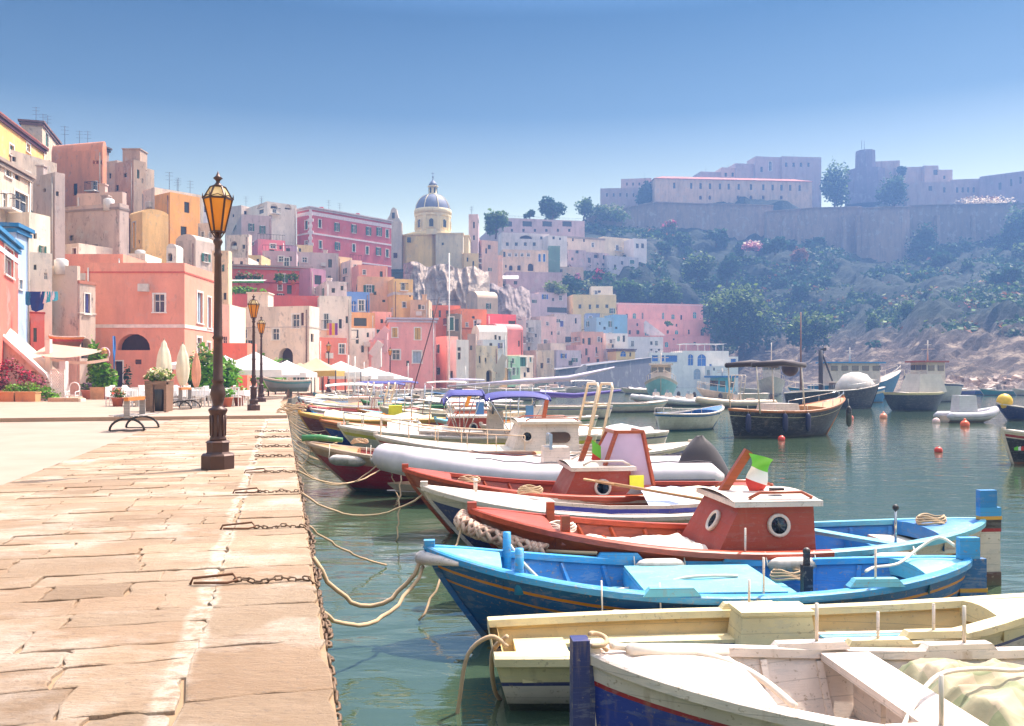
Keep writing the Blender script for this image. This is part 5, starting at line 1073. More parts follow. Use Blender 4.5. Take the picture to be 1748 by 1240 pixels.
# canvas over the fore part
q=MB(); rows=[]
for i in range(40):
    x=1.15+1.35*i/39; rows.append([(x,(p:=h4.pt(x/5.95,.5,.08)).y*(-1+2*j/29),.52+.06*(1-(-1+2*j/29)**2)+.05*noise.fractal(Vector((x*2.5,j*.16,7)),1,2,4)+.05*math.exp(-((j-8)/3)**2)) for j in range(30)])
q.grid(rows,WCL); tag(q.build('canvas_cover',None,bw(b4,0,0,0),R(6.5)),'creased white canvas in front of the red cabin with the flag','canvas')
q=MB(); pts=[Vector((-.06,.06,.90)),Vector((-.10,-.05,.84)),Vector((.05,-.20,.78)),Vector((.32,-.36,.71)),Vector((.58,-.50,.65)),Vector((.74,-.57,.62))]
wf=M('#b8907c',.95,'cloth'); wf2=M('#d0b09a',.95,'cloth')
for sN in range(8):
    pp=[]
    for i in range(61):
        u=i/60*(len(pts)-1); k=min(len(pts)-2,int(u)); c=pts[k].lerp(pts[k+1],u-k); d=(pts[k+1]-pts[k]).normalized(); x=d.cross(Vector((0,0,1))).normalized(); y=x.cross(d); a=(1 if sN%2 else -1)*u*5.5+sN*math.pi/2*(1 if sN<4 else 1)+sN*.39; rr2=.062+.012*math.sin(u*1.2); pp.append(c+x*math.cos(a)*rr2+y*math.sin(a)*rr2)
    q.tube(pp,.024,wf if sN%2 else wf2,6)
q.tube([pts[-1],pts[-1]+Vector((.28,-.1,-.0)),pts[-1]+Vector((.5,-.16,.0))],.02,ROPE,6); tag(q.build('woven_fender',None,bw(b4,0,0,0),R(6.5)),'woven rope fender wrapped round the varnished bow','fender')
# ---- 5 navy and white
b5,h5=boat('wooden_boat','white decked boat with a dark navy hull between two mahogany boats',722,12.0,5.4,1.75,7,(.90,.56,.62),[(.17,WB)],NAV,NAV,WB,WB,rake=.75,fd=.34,ad=.2,thw=(.5,),deck=WB,cat='boat',sdk=.22)
q=MB(); p0=[h5.pt(t,h5.sh(t),.12) for t in (.3,.45,.6,.75,.88)]
for sg in (-1,): 
    for a,b in zip(p0,p0[1:]): q.bar((a.x,a.y*sg,a.z+.07),(b.x,b.y*sg,b.z+.07),.03,.06,P_('#3a3fa0',.2)); q.bar((a.x,a.y*sg,a.z+.12),(b.x,b.y*sg,b.z+.12),.025,.05,WB)
q.build('coaming',b5)
for y in (-.06,.10): q=MB(); q.tube([(.72,y,.84),(.72,y,.98)],.02,WB,8); q.tube([(.72,y,.98),(.72,y,1.0)],.035,WB,8); q.build('mooring_bitt',b5)
q=MB(); rows=[[(3.0+1.9*i/24,-.62+1.24*j/16,.68+.16*(1-(2*j/16-1)**2)+.03*noise.fractal(Vector((i*.3,j*.3,2)),1,2,3)) for j in range(17)] for i in range(25)]; q.grid(rows,M('#d8cdb8',.8,'cloth'),matf=lambda i,k:(M('#c9d2e8',.8,'cloth') if i<9 else M('#d8c9ae',.8,'cloth'))); tag(q.build('canvas_cover',None,bw(b5,0,0,0),R(7)),'beige and pale blue canvas covering the stern of the navy boat','canvas')
q=MB(); q.tube([bw(b5,2.35,-.2,.98),bw(b5,3.75,-.66,.76)],.022,TAN,8); q.bar(bw(b5,2.2,-.15,1.0),bw(b5,2.6,-.28,.94),.12,.02,TAN); tag(q.build('oar'),'wooden oar lying across the navy and white boat','oar')
# ---- 6 mahogany with second cabin
b6,h6=boat('cabin_boat','dark mahogany boat with a beige hull and a brown cabin under a white roof',690,13.5,5.9,1.8,6.5,(.99,.62,.66),[(.26,MAH),(.03,WB)],P_('#e2c4a8',.3),BLK,MAH,MAR,rake=.75,fd=.12,ad=.12,thw=(.3,.8),deck=MAR,cat='cabin boat')
cabin(b6,2.25,3.42,1.25,.30,1.0,MRP,WB,.34,[(2.98,.74,-1)],0,port_r=.13,rail=WB)
q=MB(); q.bar((2.72,0,1.0),(2.9,0,1.48),.06,.08,MAH); q.build('mast_stub',b6)
q=MB(); rows=[[(2.93+.14*u,-.03+.03*math.sin(6*u),1.42-.1*u-.4*v) for v in (0,.5,1)] for u in (0,.5,1)]; q.grid(rows,fl[0],matf=lambda i,k:fl[0] if k==0 else fl[2]); q.build('pennant',b6)
q=MB(); A=(3.8,.0)
q.add([(2.90,-.55,0.76),(3.75,-.55,0.76),(3.75,.55,0.76),(2.90,.55,0.76),(3.25,-.3,1.53),(3.65,-.3,1.53),(3.65,.3,1.53),(3.25,.3,1.53)],[(4,5,6,7),(0,1,5,4),(2,3,7,6),(3,0,4,7),(1,2,6,5)],M('#cfc0d2',.3,'canvas',tl=.6)); q.build('plastic_windscreen',b6)
q=MB()
for a,b in (((2.90,-.56,0.74),(3.25,-.31,1.55)),((3.77,-.56,0.28),(3.77,-.56,0.76)),((3.77,-.56,0.76),(3.67,-.31,1.55)),((3.23,-.31,1.56),(3.69,-.31,1.56)),((2.90,.56,0.74),(3.25,.31,1.55)),((3.77,.56,0.76),(3.67,.31,1.55)),((3.67,-.33,1.56),(3.67,.33,1.56)),((3.23,-.33,1.56),(3.23,.33,1.56))): q.bar(a,b,.05,.05,MAH)
q.box((3.35,-.56,0.63),(.85,.03,.28),MAH); q.build('wheelhouse_frame',b6); q=MB(); q.box((3.50,-.59,0.82),(.22,.02,.2),M('#e6e62a',.5)); q.build('notice',b6)
# ---- 7 grey rigid inflatable
def rib(label,px,D,L,B,hd,r=.24,m=GRYT,hm=None,grp=None,cons=True,eng=True,seat=True,rise=.28,zb=.34):
    root=thing('inflatable_boat',label,'inflatable boat',Vector(((px-CX)*D/F,D,WZ)),R(hd),grp); q=MB(); pts=[]; n=22
    for i in range(2*n+1):
        u=(i-n)/n; a=abs(u); x=L*(a**1.0)*(1 if a>0 else 0); x=L*(a if a>.0 else 0); hw=(B/2-r)*math.sin(min(1,a/.42)*math.pi/2)**.9; z=zb+rise*(1-min(1,a/.5))**1.6; pts.append((x*1.0+.1,math.copysign(hw,u) if u else 0,z))
    rs=[r*(.55 if i in(0,2*n) else 1) for i in range(2*n+1)]; q.tube([Vector((L+.35,pts[0][1],zb))]+[Vector(p) for p in pts]+[Vector((L+.35,pts[-1][1],zb))],[.06]+[r]*(2*n+1)+[.06],m,14); tb=q.build('tube',root)
    q=MB(); off_=r*1.0
    for sg in (-1,1): q.tube([Vector((p[0],p[1]+sg*(r*.98) if abs(p[1])>.05 else p[1],p[2]-.02)) for p in pts if p[1]*sg>0],.018,M('#6a6470',.6),5)
    q.build('rubbing_strake',tb); q=MB()
    for sg in (-1,1): q.tube([Vector((p[0],p[1]+sg*.05,p[2]+r+.015+.03*(i%2))) for i,p in enumerate([p for p in pts if p[1]*sg>0]) if p[0]>L*.25],.01,M('#4a444a',.7),5)
    q.build('grab_line',tb)
    hm=hm or P_('#d8bfa4',.3); q=MB(); rows=[]
    for i in range(15):
        t=i/14; hw=(B/2-r)*math.sin(min(1,(t+.02)/.42)*math.pi/2)**.9; zk=-.22+.34*(1-min(1,t/.4))**1.3; x=L*t+.12+.5*(1-t)**4*0; rows.append([(x,hw,.36),(x+.3*(1-t)**3,hw*.8,.12),(x+.55*(1-t)**3,0,zk),(x+.3*(1-t)**3,-hw*.8,.12),(x,-hw,.36)])
    q.grid(rows,hm); q.face(rows[-1],hm); q.build('hull',root); q=MB()
    for k in range(14): a,b=rows[k],rows[k+1]; q.face([(a[0][0],a[0][1],.22),(b[0][0],b[0][1],.22),(b[4][0],b[4][1],.22),(a[4][0],a[4][1],.22)],WB)
    q.build('deck',root)
    if cons: q=MB(); q.box((L*.55,0,.62),(.6,.6,.85),WB,taper=.8); q.box((L*.53,0,1.15),(.06,.5,.3),M('#8aa0b0',.1,'glass')); q.box((L*.74,0,.48),(.55,.6,.5),WB,taper=.92); q.build('console',root)
    if eng: outboard(root,L+.1,.55,DOB,1.15)
    return root
b7=rib('long grey rigid inflatable boat beside the red boat',650,17.0,6.2,2.1,5.5,.27,rise=.36,zb=.50)
q=MB(); rows=[]
for i in range(18):
    u=i/17; rows.append([(.0+.60*max(.04,1-u**2.1)**.7*math.cos(a)-.12*u,.32*max(.05,1-u**2)**.6*math.sin(a),.30+.95*u-.22*max(0,math.cos(a))*u*(1-u)*2+.05*noise.noise(Vector((a*2,u*3,1)))) for a in [2*math.pi*j/18 for j in range(18)]])
q.grid(rows,DOB,True,None,True); q.face(rows[-1],DOB); tag(q.build('engine_cover',None,bw(b7,6.35,-.3,0),R(15)),'big dark fabric cover over the outboard engine of the grey inflatable','engine cover')
# ---- 8 red boat
b8,h8=boat('wooden_boat','dark red boat with a tan bow and a green bow cap beside the quay',524,18.6,5.4,1.9,6,(1.02,.70,.75),[(.22,P_('#c9a88c',.4)),(.02,P_('#d88a80',.3))],P_('#cc2a38',.25),P_('#6f7a78',.4),MAR,P_('#c0a48a',.4),rake=1.0,fd=.2,ad=.1,deck=TAN,cat='wooden boat')
q=MB(); q.tube([(-.1,0,1.12),(.25,-.02,1.13),(.75,-.1,1.08)],[.07,.07,.05],GRNP,8); q.build('bow_cap',b8)
for k,x in enumerate((.9,1.75)): 
    p=h8.pt(x/5.4,.72); fender(['first','second'][k]+' pink-white fender along the tan bow of the dark red boat',bw(b8,x,-p.y-.1,.70),(math.cos(R(6)),math.sin(R(6)),-.08),.75,.11)
# ---- 9 white cabin boat
b9,h9=boat('cabin_boat','white cabin cruiser with wood trimmed roof, oval window and steel bow rail',640,21.2,7.0,2.3,7,(1.0,.62,.65),[(.10,WB),(.05,MAR),(.2,WB)],WB,REDP,WB,WB,rake=.9,fd=.55,ad=.08,thw=(),deck=P_('#ece0cc',.2),cat='cabin boat')
cb=cabin(b9,3.2,4.85,1.7,.55,1.30,WB,P_('#e8dccc',.2),.28,[(3.6,1.0,-1)],0,rail=MAH,wt=.82,port_r=.14)
q=MB(); q.prism([(x,y) for x,y in arcp((-.16,0),.13,math.pi/2,3*math.pi/2,6)+arcp((.16,0),.13,-math.pi/2,math.pi/2,6)],.03,M('#4f3f3a',.2,'glass'),Matrix.Translation((4.35,-.80,.98))@Matrix.Rotation(R(98),4,'X')); q.build('window',cb)
def railn(root,h,t0,t1,hgt,n=8,m=STEEL,r=.014,sides=(-1,1),nm='rail'):
    q=MB()
    for sg in sides:
        P=[h.pt(t0+(t1-t0)*i/n,h.sh(t0+(t1-t0)*i/n),.06) for i in range(n+1)]
        q.tube([(p.x,p.y*sg,p.z+hgt) for p in P],r,m,6)
        for p in P[::2]: q.tube([(p.x,p.y*sg,p.z),(p.x,p.y*sg,p.z+hgt)],r*.9,m,5)
    q.build(nm,root)
railn(b9,h9,.02,.5,.42,10,M('#d8b89a',.4))
def arch(root,x,w,z0,z1,m=M('#e6cdb0',.4),lean=.35,r=.035):
    q=MB()
    for dx in (0,.35): q.tube([(x+dx,-w/2,z0),(x+dx+lean,-w/2*.85,z1-.1),(x+dx+lean,-w/2*.75,z1),(x+dx+lean,w/2*.75,z1),(x+dx+lean,w/2*.85,z1-.1),(x+dx,w/2,z0)],r,m,7)
    for z in (.35,.7): 
        for sg in (-1,1): q.tube([(x+lean*z,sg*w/2*(1-.15*z),z0+(z1-z0)*z),(x+.35+lean*z,sg*w/2*(1-.15*z),z0+(z1-z0)*z)],r*.8,m,5)
    q.build('arch',root)
arch(b9,5.0,1.5,.6,2.25)
q=MB(); q.lathe([(.0,0),(.17,0),(.17,.06),(.0,.06)],REDP,14); q.bar((4.6,-.5,1.7),(4.75,-.5,2.35),.07,.09,MAH) ; q=MB(); q.bar((4.1,0,1.3),(4.2,0,1.85),.07,.1,MAH); q.build('mast_stub',b9)
# ---- 10 with the blue-violet bimini
b10,h10=boat('motor_boat','white motor boat under a violet blue sun canopy',578,24.6,7.4,2.2,7,(1.05,.75,.75),[(.14,P_('#e8d4b8',.3)),(.10,P_('#cfc02a',.3))],WB,NAV,WB,WB,rake=.9,fd=.3,ad=.1,thw=(.6,),cat='motor boat')
bimini(b10,2.9,4.0,1.9,1.92,BIM,True,.75,curl=.25,drop=.02); bimini(b10,4.05,5.85,1.9,1.88,BIM,True,.75,nm='rear_bimini',drop=.12)
railn(b10,h10,.02,.3,.4,8)
q=MB(); q.box((4.4,0,1.0),(.5,.7,.9),WB,taper=.8); q.box((4.3,0,1.55),(.05,.8,.35),GLS); q.build('console',b10)
for k,(x,y,c) in enumerate(((3.9,-.8,'#5f8fd0'),(5.3,-.7,'#6fa0d8'))): q=MB(); q.box((x,y,1.55-k*.1),(.22,.03,.35),M(c,.7,'cloth')); q.build('hanging_cloth',b10)
NB_=M('#26267c',.7,'cloth')
# ---- rows of smaller boats farther along the quay
def bpx(D,off=.5):
    pts=[(p.y,p.x) for p in edge]
    for (y0,x0),(y1,x1) in zip(pts,pts[1:]):
        if y0<=D<=y1: x=x0+(x1-x0)*(D-y0)/(y1-y0); return CX+F*(x+off)/D
    return CX+F*(pts[-1][1]+off)/D
def small(label,px,D,L,c1,c2=None,c3=None,hd=8,B=1.8,rl=None,fb=(.95,.65,.7),ex='',inn=None,name='wooden_boat',cat='boat',tr=0,bot=None,grp=None,fd=.25,cabc=None,N=16,bands=None):
    root,h=boat(name,label,px,D,L,B,hd,fb,bands if bands is not None else [(.12,c1)]+([(.05,c3)] if c3 else []),c2 or c1,bot or BOT,inn or c1,rl or c1,rake=.7,fd=fd,ad=.1,thw=(.4,.7),deck=inn or c1,cat=cat,N=N,tr=tr,ribs=False,stem=not tr,grp=grp)
    for e in ex:
        if e=='c': cabin(root,L*.42,L*.66,B*.66,.35,1.15,cabc or MRP,WB,.3,[(L*.56,.85,-1)],port_r=.14,rail=MAH)
        if e=='b': bimini(root,L*.35,L*.8,B*.85,2.0,cabc or BIM)
        if e=='B': bimini(root,L*.3,L*.85,B*.85,1.9,WCL)
        if e=='o': outboard(root,L-.05,.6,rnd.choice([DOB,WB,P_('#2a2a30',.2)]),.9)
        if e=='r': railn(root,h,.02,.4,.42,6)
        if e=='k': q=MB(); q.box((L*.55,0,.8),(.5,.6,.75),WB,taper=.8); q.box((L*.52,0,1.25),(.04,.6,.28),GLS); q.build('console',root)
        if e=='m': q=MB(); q.tube([(L*.45,0,.3),(L*.45,0,3.8)],.04,M('#e6ddd4',.4),6); q.build('mast',root)
        if e=='t':
            q=MB(); q.grid([[(L*(.18+.72*i/14),(p:=h.pt(.18+.72*i/14,.5)).y*(-1+2*j/10),h.sh(.18+.72*i/14)+.05+.25*(1-(-1+2*j/10)**2)*(.7+.3*math.sin(i*1.3))) for j in range(11)] for i in range(15)],cabc or WCL); q.build('cover',root)
        if e=='y': q=MB(); q.box((L*.45,-.1,.95),(.6,.55,.6),M('#e8e02a',.5),taper=.9); q.build('crate',root)
        if e=='O': q=MB(); q.bar((L*.5,0,.7),(L*.56,0,1.75),.14,.14,ORG); q.build('mast_stub',root)
        if e=='a': arch(root,L*.62,B*.7,.7,2.1)
        if e=='f': q=MB(); q.tube([(L*.5,-.3,.7),(L*.5,-.3,2.0)],.02,STEEL,5); q.tube([(L*.6,.3,.7),(L*.62,.3,2.1)],.02,STEEL,5); q.build('pole',root)
    return root,h
G1='boats moored bow to the quay'
small('boat under a pale canvas cover with a varnished red cabin behind the sun canopy boat',592,27.5,7.0,P_('#d8c9a8',.4),WB,None,8,1.9,ex='tc',cabc=None,grp=G1)
small('navy boat with a fat orange stripe and a tan rail',546,30,6.2,P_('#c8702e',.3),P_('#1f3f9a',.3),ORG,8,1.9,ex='f',grp=G1,bands=[(.10,P_('#9c5a30',.3)),(.10,P_('#c8702e',.3)),(.05,YEL)])
small('boat with yellow wheel box and sky blue rail over a brown hull',533,36,7.5,P_('#3aa0dc',.3),P_('#7a3222',.4),None,9,2.0,rl=BL2,ex='yf',grp=G1,inn=P_('#7a3222',.4))
small('orange-railed brown boat with a stubby orange post',655,34,6.0,ORG,P_('#7a3222',.4),None,8,2.0,rl=ORG,ex='Oc',grp=G1,cabc=MAH)
small('turquoise and red boat behind the canopy poles',742,31,5.0,TQ,P_('#a03a28',.4),None,8,1.9,rl=TQ,ex='f',grp=G1)
small('white hull with navy stripe and tan bow',530,41,6.5,WB,WB,NAV,9,1.9,ex='kf',grp=G1)
small('yellow ochre open boat in the second row of the quay',532,46,6.5,P_('#e2b44a',.3),P_('#d8a040',.3),MAR,9,1.9,ex='f',grp=G1,inn=CRM)
small('brown varnished boat with its bow over the quay edge',508,45,6.0,MAH,P_('#b98a5c',.4),None,9,1.9,grp=G1,ex='')
small('low red-brown boat with cream rail farther along the quay',517,52,6.5,MAR,CRM,None,9,1.9,grp=G1,ex='t',cabc=TAN)
small('white boat with brown stripe behind the ochre boat',524,57,6.8,WB,WB,MAR,9,1.9,grp=G1,ex='km')
small('white motor boat with a dark blue canopy beyond the brown boats',560,60,6.5,WB,WB,NAV,8,2.0,grp=G1,ex='b',name='motor_boat')
small('blue striped white boat pulled close under the third lamp',548,68,6.5,P_('#3f78b8',.3),WB,None,9,2.0,grp=G1,ex='k')
small('cream boat with an outboard beyond the blue striped boat',574,73,6.0,CRM,WB,None,9,2.0,grp=G1,ex='ko',tr=.8)
small('violet canopied white boat in front of the candy pink house',600,80,7.5,WB,WB,P_('#5a4fae',.3),8,2.2,grp=G1,ex='b',name='motor_boat')
small('white boat with a short mast in front of the candy pink annex',640,84,7.0,WB,WB,None,8,2.2,grp=G1,ex='cm',cabc=WB)
small('white cabin boat with a life ring before the candy pink house',735,88,7.0,P_('#4f7fb8',.3),WB,None,8,2.3,grp=G1,ex='c',cabc=WB)
small('wide white cruiser under the leaning cream house',788,92,8.5,WB,WB,None,10,2.8,fb=(1.5,1.2,1.2),grp=G1,ex='c',cabc=WB,name='motor_boat')
small('long white hull with furled violet sail cover',690,62,8.5,WB,WB,P_('#8a8fb0',.3),8,2.3,grp=G1,ex='t',cabc=M('#d8cfe0',.7,'cloth'))
small('white dinghy with green stripe behind the canopy boat',790,38,6.0,WB,WB,GRNP,8,2.0,grp=G1,ex='kf')
small('pale boat crowded with poles behind the steel arch',700,44,6.5,P_('#e0cbb0',.4),WB,TQ,8,2.0,grp=G1,ex='rf')
small('white boat with grey cover behind the white cabin cruiser',820,27,6.0,WB,WB,NAV,8,2.0,grp=G1,ex='t',cabc=M('#c9c2c0',.7,'cloth'))
small('boat with an orange triangular bow rail and blue deck',610,40,5.5,P_('#e0882e',.3),BL1,None,8,1.8,grp=G1,inn=TQ)
small('white tender with a tan cockpit far along the quay',650,70,6.0,WB,P_('#e0cbb0',.3),None,8,2.0,grp=G1,ex='k')
small('narrow white skiff under the third lamp',600,92,6.0,WB,WB,None,8,2.0,grp=G1,ex='f')
small('beige open boat between the two violet canopies',700,76,6.5,P_('#d8c0a0',.3),P_('#d8c0a0',.3),None,8,2.0,grp=G1)
small('white boat with a furled lilac awning at the mint house',840,104,8.0,WB,WB,None,10,2.4,grp=G1,ex='t',cabc=M('#b8a8d0',.7,'cloth'))
small('small white cruiser moored by the sandy facade',880,118,7.0,WB,WB,None,8,2.4,grp=G1,ex='c',cabc=WB)
# navy and white stern with a yellow rope right of the second cabin
bb,hh=small('navy blue and white boat end seen beside the dark engine cover',1180,21.5,4.6,WB,P_('#3a3a80',.3),None,188,1.8,fb=(.8,.6,.65),inn=P_('#e8cfae',.3))
rope('yellow rope along the navy and white boat end',[bw(bb,.3,.35,.55),bw(bb,.9,.75,.42),bw(bb,1.6,.92,.40)],.018,M('#e0d02a',.7))
r=random.Random(31)
for k,(lab,D,L,c1,c2,ex) in enumerate((('ochre boat with a tan cover close to the navy orange striped one',33,5.5,'#d8a23a','#8a3a28','t'),('cream boat with a varnished cabin in the second row',39,6.5,'#e8d8b8','#e8d8b8','c'),('dark blue hull with a red rail in the middle of the row',43,6.0,'#b03a2c','#26408a','f'),('white motor boat with a windscreen console and tall poles',48,6.8,'#e8e4e0','#e8e4e0','kaf'),('brown boat with a bright green rail',50,5.8,'#3f8a4a','#7a3a26','f'),('white cuddy boat with an orange stripe',54,6.5,'#e8e4e0','#e8e4e0','cm'),('pale blue boat with a steel arch',56,6.5,'#8fb8d8','#e8e4e0','a'),('red hulled boat with a white canopy',59,6.5,'#e8e4e0','#a82a2c','B'),('boat with a beige awning on four poles',63,7.0,'#e0d0b8','#e0d0b8','B'),('varnished boat with a cream cover',66,6.0,'#a04a2a','#a04a2a','t'),
    ('white boat with a navy canopy near the third lamp',70,7.0,'#e8e4e0','#e8e4e0','b'),('turquoise rail boat far along the row',74,6.0,'#5ab8c8','#e8e4e0','f'),('white cabin boat far along the row',78,7.5,'#e8e4e0','#e8e4e0','cm'),('white boat with a tall arch before the marquee',82,7.0,'#e8e4e0','#e8e4e0','ak'),('cream cruiser before the candy pink house',87,8.0,'#e8dcc8','#e8dcc8','ca'),('small blue boat before the candy pink house',91,6.0,'#3f78b8','#3f78b8','f'),('white cruiser with a beige canopy at the domed house',98,8.0,'#e8e4e0','#e8e4e0','B'),('white boat with poles before the leaning cream house',108,7.0,'#e8e4e0','#e8e4e0','fm'),('white cruiser at the foot of the tapering pink house',124,8.0,'#e8e4e0','#e8e4e0','c'),('white boat off the whitewashed garden house',134,7.0,'#e8e4e0','#e8e4e0','k'))):
    off=.4+r.uniform(0,.8)+(r.uniform(0,5) if k%3==1 else 0); small(lab,bpx(D,off),D,L,P_(c1,.3),P_(c2,.3),None,8+r.uniform(-3,3),2.1,grp=G1,ex=ex,fb=(1.1,.8,.85),cabc=(WB if 'c' in ex else CRM if ex in('t','B') else NB_))
# yachts with furled sails
for lab,px,D,L,hd,mx in (('sailing boat with a tall pale mast in front of the candy pink house',700,98,10,20,765),):
    r_,h_=small(lab,px,D,L,WB,WB,NAV,hd,2.8,fb=(1.2,.9,.9),name='sailing_boat',cat='sailing boat')
    xm=((mx-px)*D/F)/math.cos(R(hd)); q=MB(); q.tube([(xm,0,.8),(xm,0,16.5)],.07,M('#efe6e0',.4),7); q.build('mast',r_); q=MB(); q.tube([(xm,0,2.2),(xm+4.2,0,2.1)],[.16,.12],M('#c8bfd8',.7,'cloth'),8); q.build('furled_sail',r_)
q=MB(); q.tube([at(706,664,62),at(750,508,62)],.04,M('#5a3a34',.6),6); tag(q.build('mast'),'thin dark leaning mast crossing the candy pink house','mast')
# long furled violet sail boom behind the sun canopy
r_,h_=small('sailing boat with a long furled violet sail reaching over the water',800,50,8.5,WB,WB,P_('#6a5fae',.3),10,2.4,fb=(1.0,.75,.75),name='sailing_boat',cat='sailing boat')
q=MB(); q.tube([(1.2,0,1.15),(3,0,1.5),(6.2,0,1.35),(9.0,0,1.65)],[.10,.16,.15,.06],M('#4f3f8e',.7,'cloth'),9); q.build('furled_sail',r_)
q=MB(); q.tube([(-1.2,0,1.9),(3.5,0,2.2),(5.8,0,2.35),(8.6,0,3.0)],[.05,.16,.16,.05],M('#c2b6c8',.7,'cloth'),8); q.build('sail_bag',r_)
# ---- boats out on the water
r_,h_=small('white wooden boat with a blue rail and blue bow swinging on its mooring',1232,42,4.6,P_('#1f6aa8',.3),P_('#e2d8c8',.4),None,218,1.9,rl=WB,fb=(1.05,.75,.8),bot=P_('#1f7f9a',.3),ex='')
railn(r_,h_,.55,.95,.25,6,WB)
bk,hk=boat('motor_launch','black launch with an orange gunwale, a canopy frame and blue fenders',1440,37.5,6.1,2.2,205,(1.55,1.05,1.15),[(.07,P_('#c8763e',.3)),(.17,BLK),(.02,CRM)],BLK,P_('#6a4a48',.3),WB,P_('#c8763e',.3),rake=1.0,fd=.3,ad=.1,cat='launch',deck=TAN)
railn(bk,hk,.02,.35,.3,6,STEEL); 
q=MB()
for x in (3.0,5.3):
    for sg in (-1,1): q=MB(); q.tube([(x,sg*.9,1.0),(x+.15,sg*.85,2.9)],.03,WB,6); q.build('pole',bk)
q=MB(); q.tube([(2.9,-.8,2.9),(4.2,-.85,3.0),(5.6,-.8,2.9)],[.1,.14,.1],M('#3a2c34',.7,'cloth'),8); q.tube([(2.9,.8,2.9),(4.2,.85,3.0),(5.6,.8,2.9)],[.1,.14,.1],M('#3a2c34',.7,'cloth'),8); q.ball((2.95,0,2.8),.35,M('#3a2c34',.7,'cloth'),8); q.build('furled_canopy',bk)
q=MB(); q.box((3.6,0,1.15),(1.3,1.2,.4),WB,taper=.9); q.build('seat',bk)
for k,x in enumerate((5.6,4.2,3.1)): p=hk.pt(x/6.1,.9); fender(['left','middle','right'][k]+' navy fender hanging on the black launch',bw(bk,x,p.y+.12,.62),(0,0.02,1),.75,.11,M('#26264a',.5))
fender('long black fender off the bow of the black launch',bw(bk,-.1,.2,.75),(0,0,1),.9,.12,BLK)
small('black motor boat with a white windscreen and grey fenders',1500,69,7.8,BLK,BLK,None,187,2.6,fb=(1.9,1.4,1.2),rl=WB,ex='r',name='motor_boat',cat='motor boat')
q=MB(); q.lathe([(1.6,0),(1.5,.7),(.9,1.5),(.3,1.7)],P_('#e0d4c8',.2),14,at(1460,672,70)+Vector((0,0,0))); tag(q.build('boat_canopy'),'rounded white windscreen hood on the black boat left of the trawler','canopy')
r_,h_=small('black motor boat with a cream cabin hood moored stern on beside the trawler',1612,65,4.6,P_('#e8dcd0',.2),P_('#2a2a36',.3),None,200,2.6,fb=(1.45,1.3,1.3),rl=CRM,tr=.9,name='motor_boat',cat='motor boat',bands=[(.14,CRM)])
q=MB(); q.box((2.0,0,2.0),(2.6,1.9,1.3),P_('#e0d4c8',.2),taper=.72); q.build('hood',r_)
rb=rib('grey inflatable boat with a square console floating at the right',1702,47.5,2.9,1.7,186,.24,P_('#c8c2c8',.2),cons=False,eng=False); q=MB(); q.box((1.9,0,.95),(1.1,.8,1.0),P_('#dcd8dc',.2),taper=.86); q.build('console',rb)
r_,h_=small('navy boat at the right edge with a yellow engine cover',1702,49,5.0,P_('#2c2f6a',.3),P_('#2c2f6a',.3),None,6,1.9,rl=WB); q=MB(); q.ball((.45,0,1.05),.42,M('#e8b82a',.5),8,None,1.1); q.build('engine_cover',r_)
r_,h_=boat('wooden_boat','black boat with red rail and small green-white-red plate at the right edge',1712,24.3,4.5,1.9,5,(.95,.75,.8),[(.10,WB),(.07,REDP),(.03,WB)],BLK,P_('#b8623a',.3),WB,WB,rake=.3,fd=.2,ad=.1,cat='wooden boat')
q=MB()
for k,m_ in enumerate(fl): p=h_.pt(.03+.012*k,.5); q.box((p.x+.03+k*.0,-p.y-.012,.52),(.10,.02,.24),m_,rz=-.9)
q.build('name_plate',r_)
r_,h_=small('turquoise and cream boat end in the water below the harbour building',1140,62,6.0,WB,WB,TQ,190,2.0,fb=(.8,.6,.6))
for k,(lab,px,D,L,hd) in enumerate((('white inflatable boat in front of the turquoise fishing boat',1078,82,4.5,14),('white inflatable boat with an orange bow left of the blue cabin boat',1118,74,5.5,8),('cream inflatable boat in the group by the harbour building',1092,79,5.0,12),('large cream inflatable boat with an arch near the harbour building',1190,70,6.5,16))):
    r_=rib(lab,px,D,L,2.0,hd,.28,P_('#e6ddd8',.2) if k!=3 else P_('#e2c8a8',.2),grp='inflatable boats by the harbour building',seat=False)
    if k==3: arch(r_,3.2,1.9,.6,2.6,WB)
def work(label,px,D,L,B,hd,fb,hull,sup,roofc,x0,x1,z1,name='fishing_boat',cat='fishing boat',mast=4,bands=(),bot=None,slope=.4,wins=3,white=WB,hz=None):
    r_,h_=boat(name,label,px,D,L,B,hd,fb,list(bands),hull,bot or BOT,white,white,rake=1.4,fd=.3,ad=.12,thw=(),deck=white,cat=cat,N=18,ribs=False,full=.35)
    zb=fb[1]-.1; q=MB(); q.box(((x0+x1)/2,0,(zb+z1)/2),(x1-x0,B*.62,z1-zb),sup,taper=.93); hs=q.build('wheelhouse',r_)
    q=MB(); q.box(((x0+x1)/2-.1,0,z1+.08),(x1-x0+.7,B*.72,.16),roofc); q.build('roof',hs)
    for k in range(wins):
        xx=x0+(x1-x0)*(k+.5)/wins
        for sg in (-1,1):
            q=MB(); q.box((xx,sg*B*.302,z1-.55),((x1-x0)/wins*.62,.05,.55),GLS); q.build('window',hs)
    for y in (-.28,0,.28): q=MB(); q.box((x0+.03,y*B*.7,z1-.5),(.06,B*.16,.5),GLS); q.build('window',hs)
    if mast:
        q=MB(); xm=(x0+x1)/2; q.tube([(xm,0,z1),(xm,0,z1+mast)],.06,white,6); q.bar((xm,-.8,z1+mast*.6),(xm,.8,z1+mast*.6),.06,.06,white); q.bar((xm-.5,0,z1+mast*.8),(xm+.5,0,z1+mast*.8),.05,.05,white); q.build('mast',r_)
    railn(r_,h_,.02,.3,.6,6,white,.03); return r_,h_
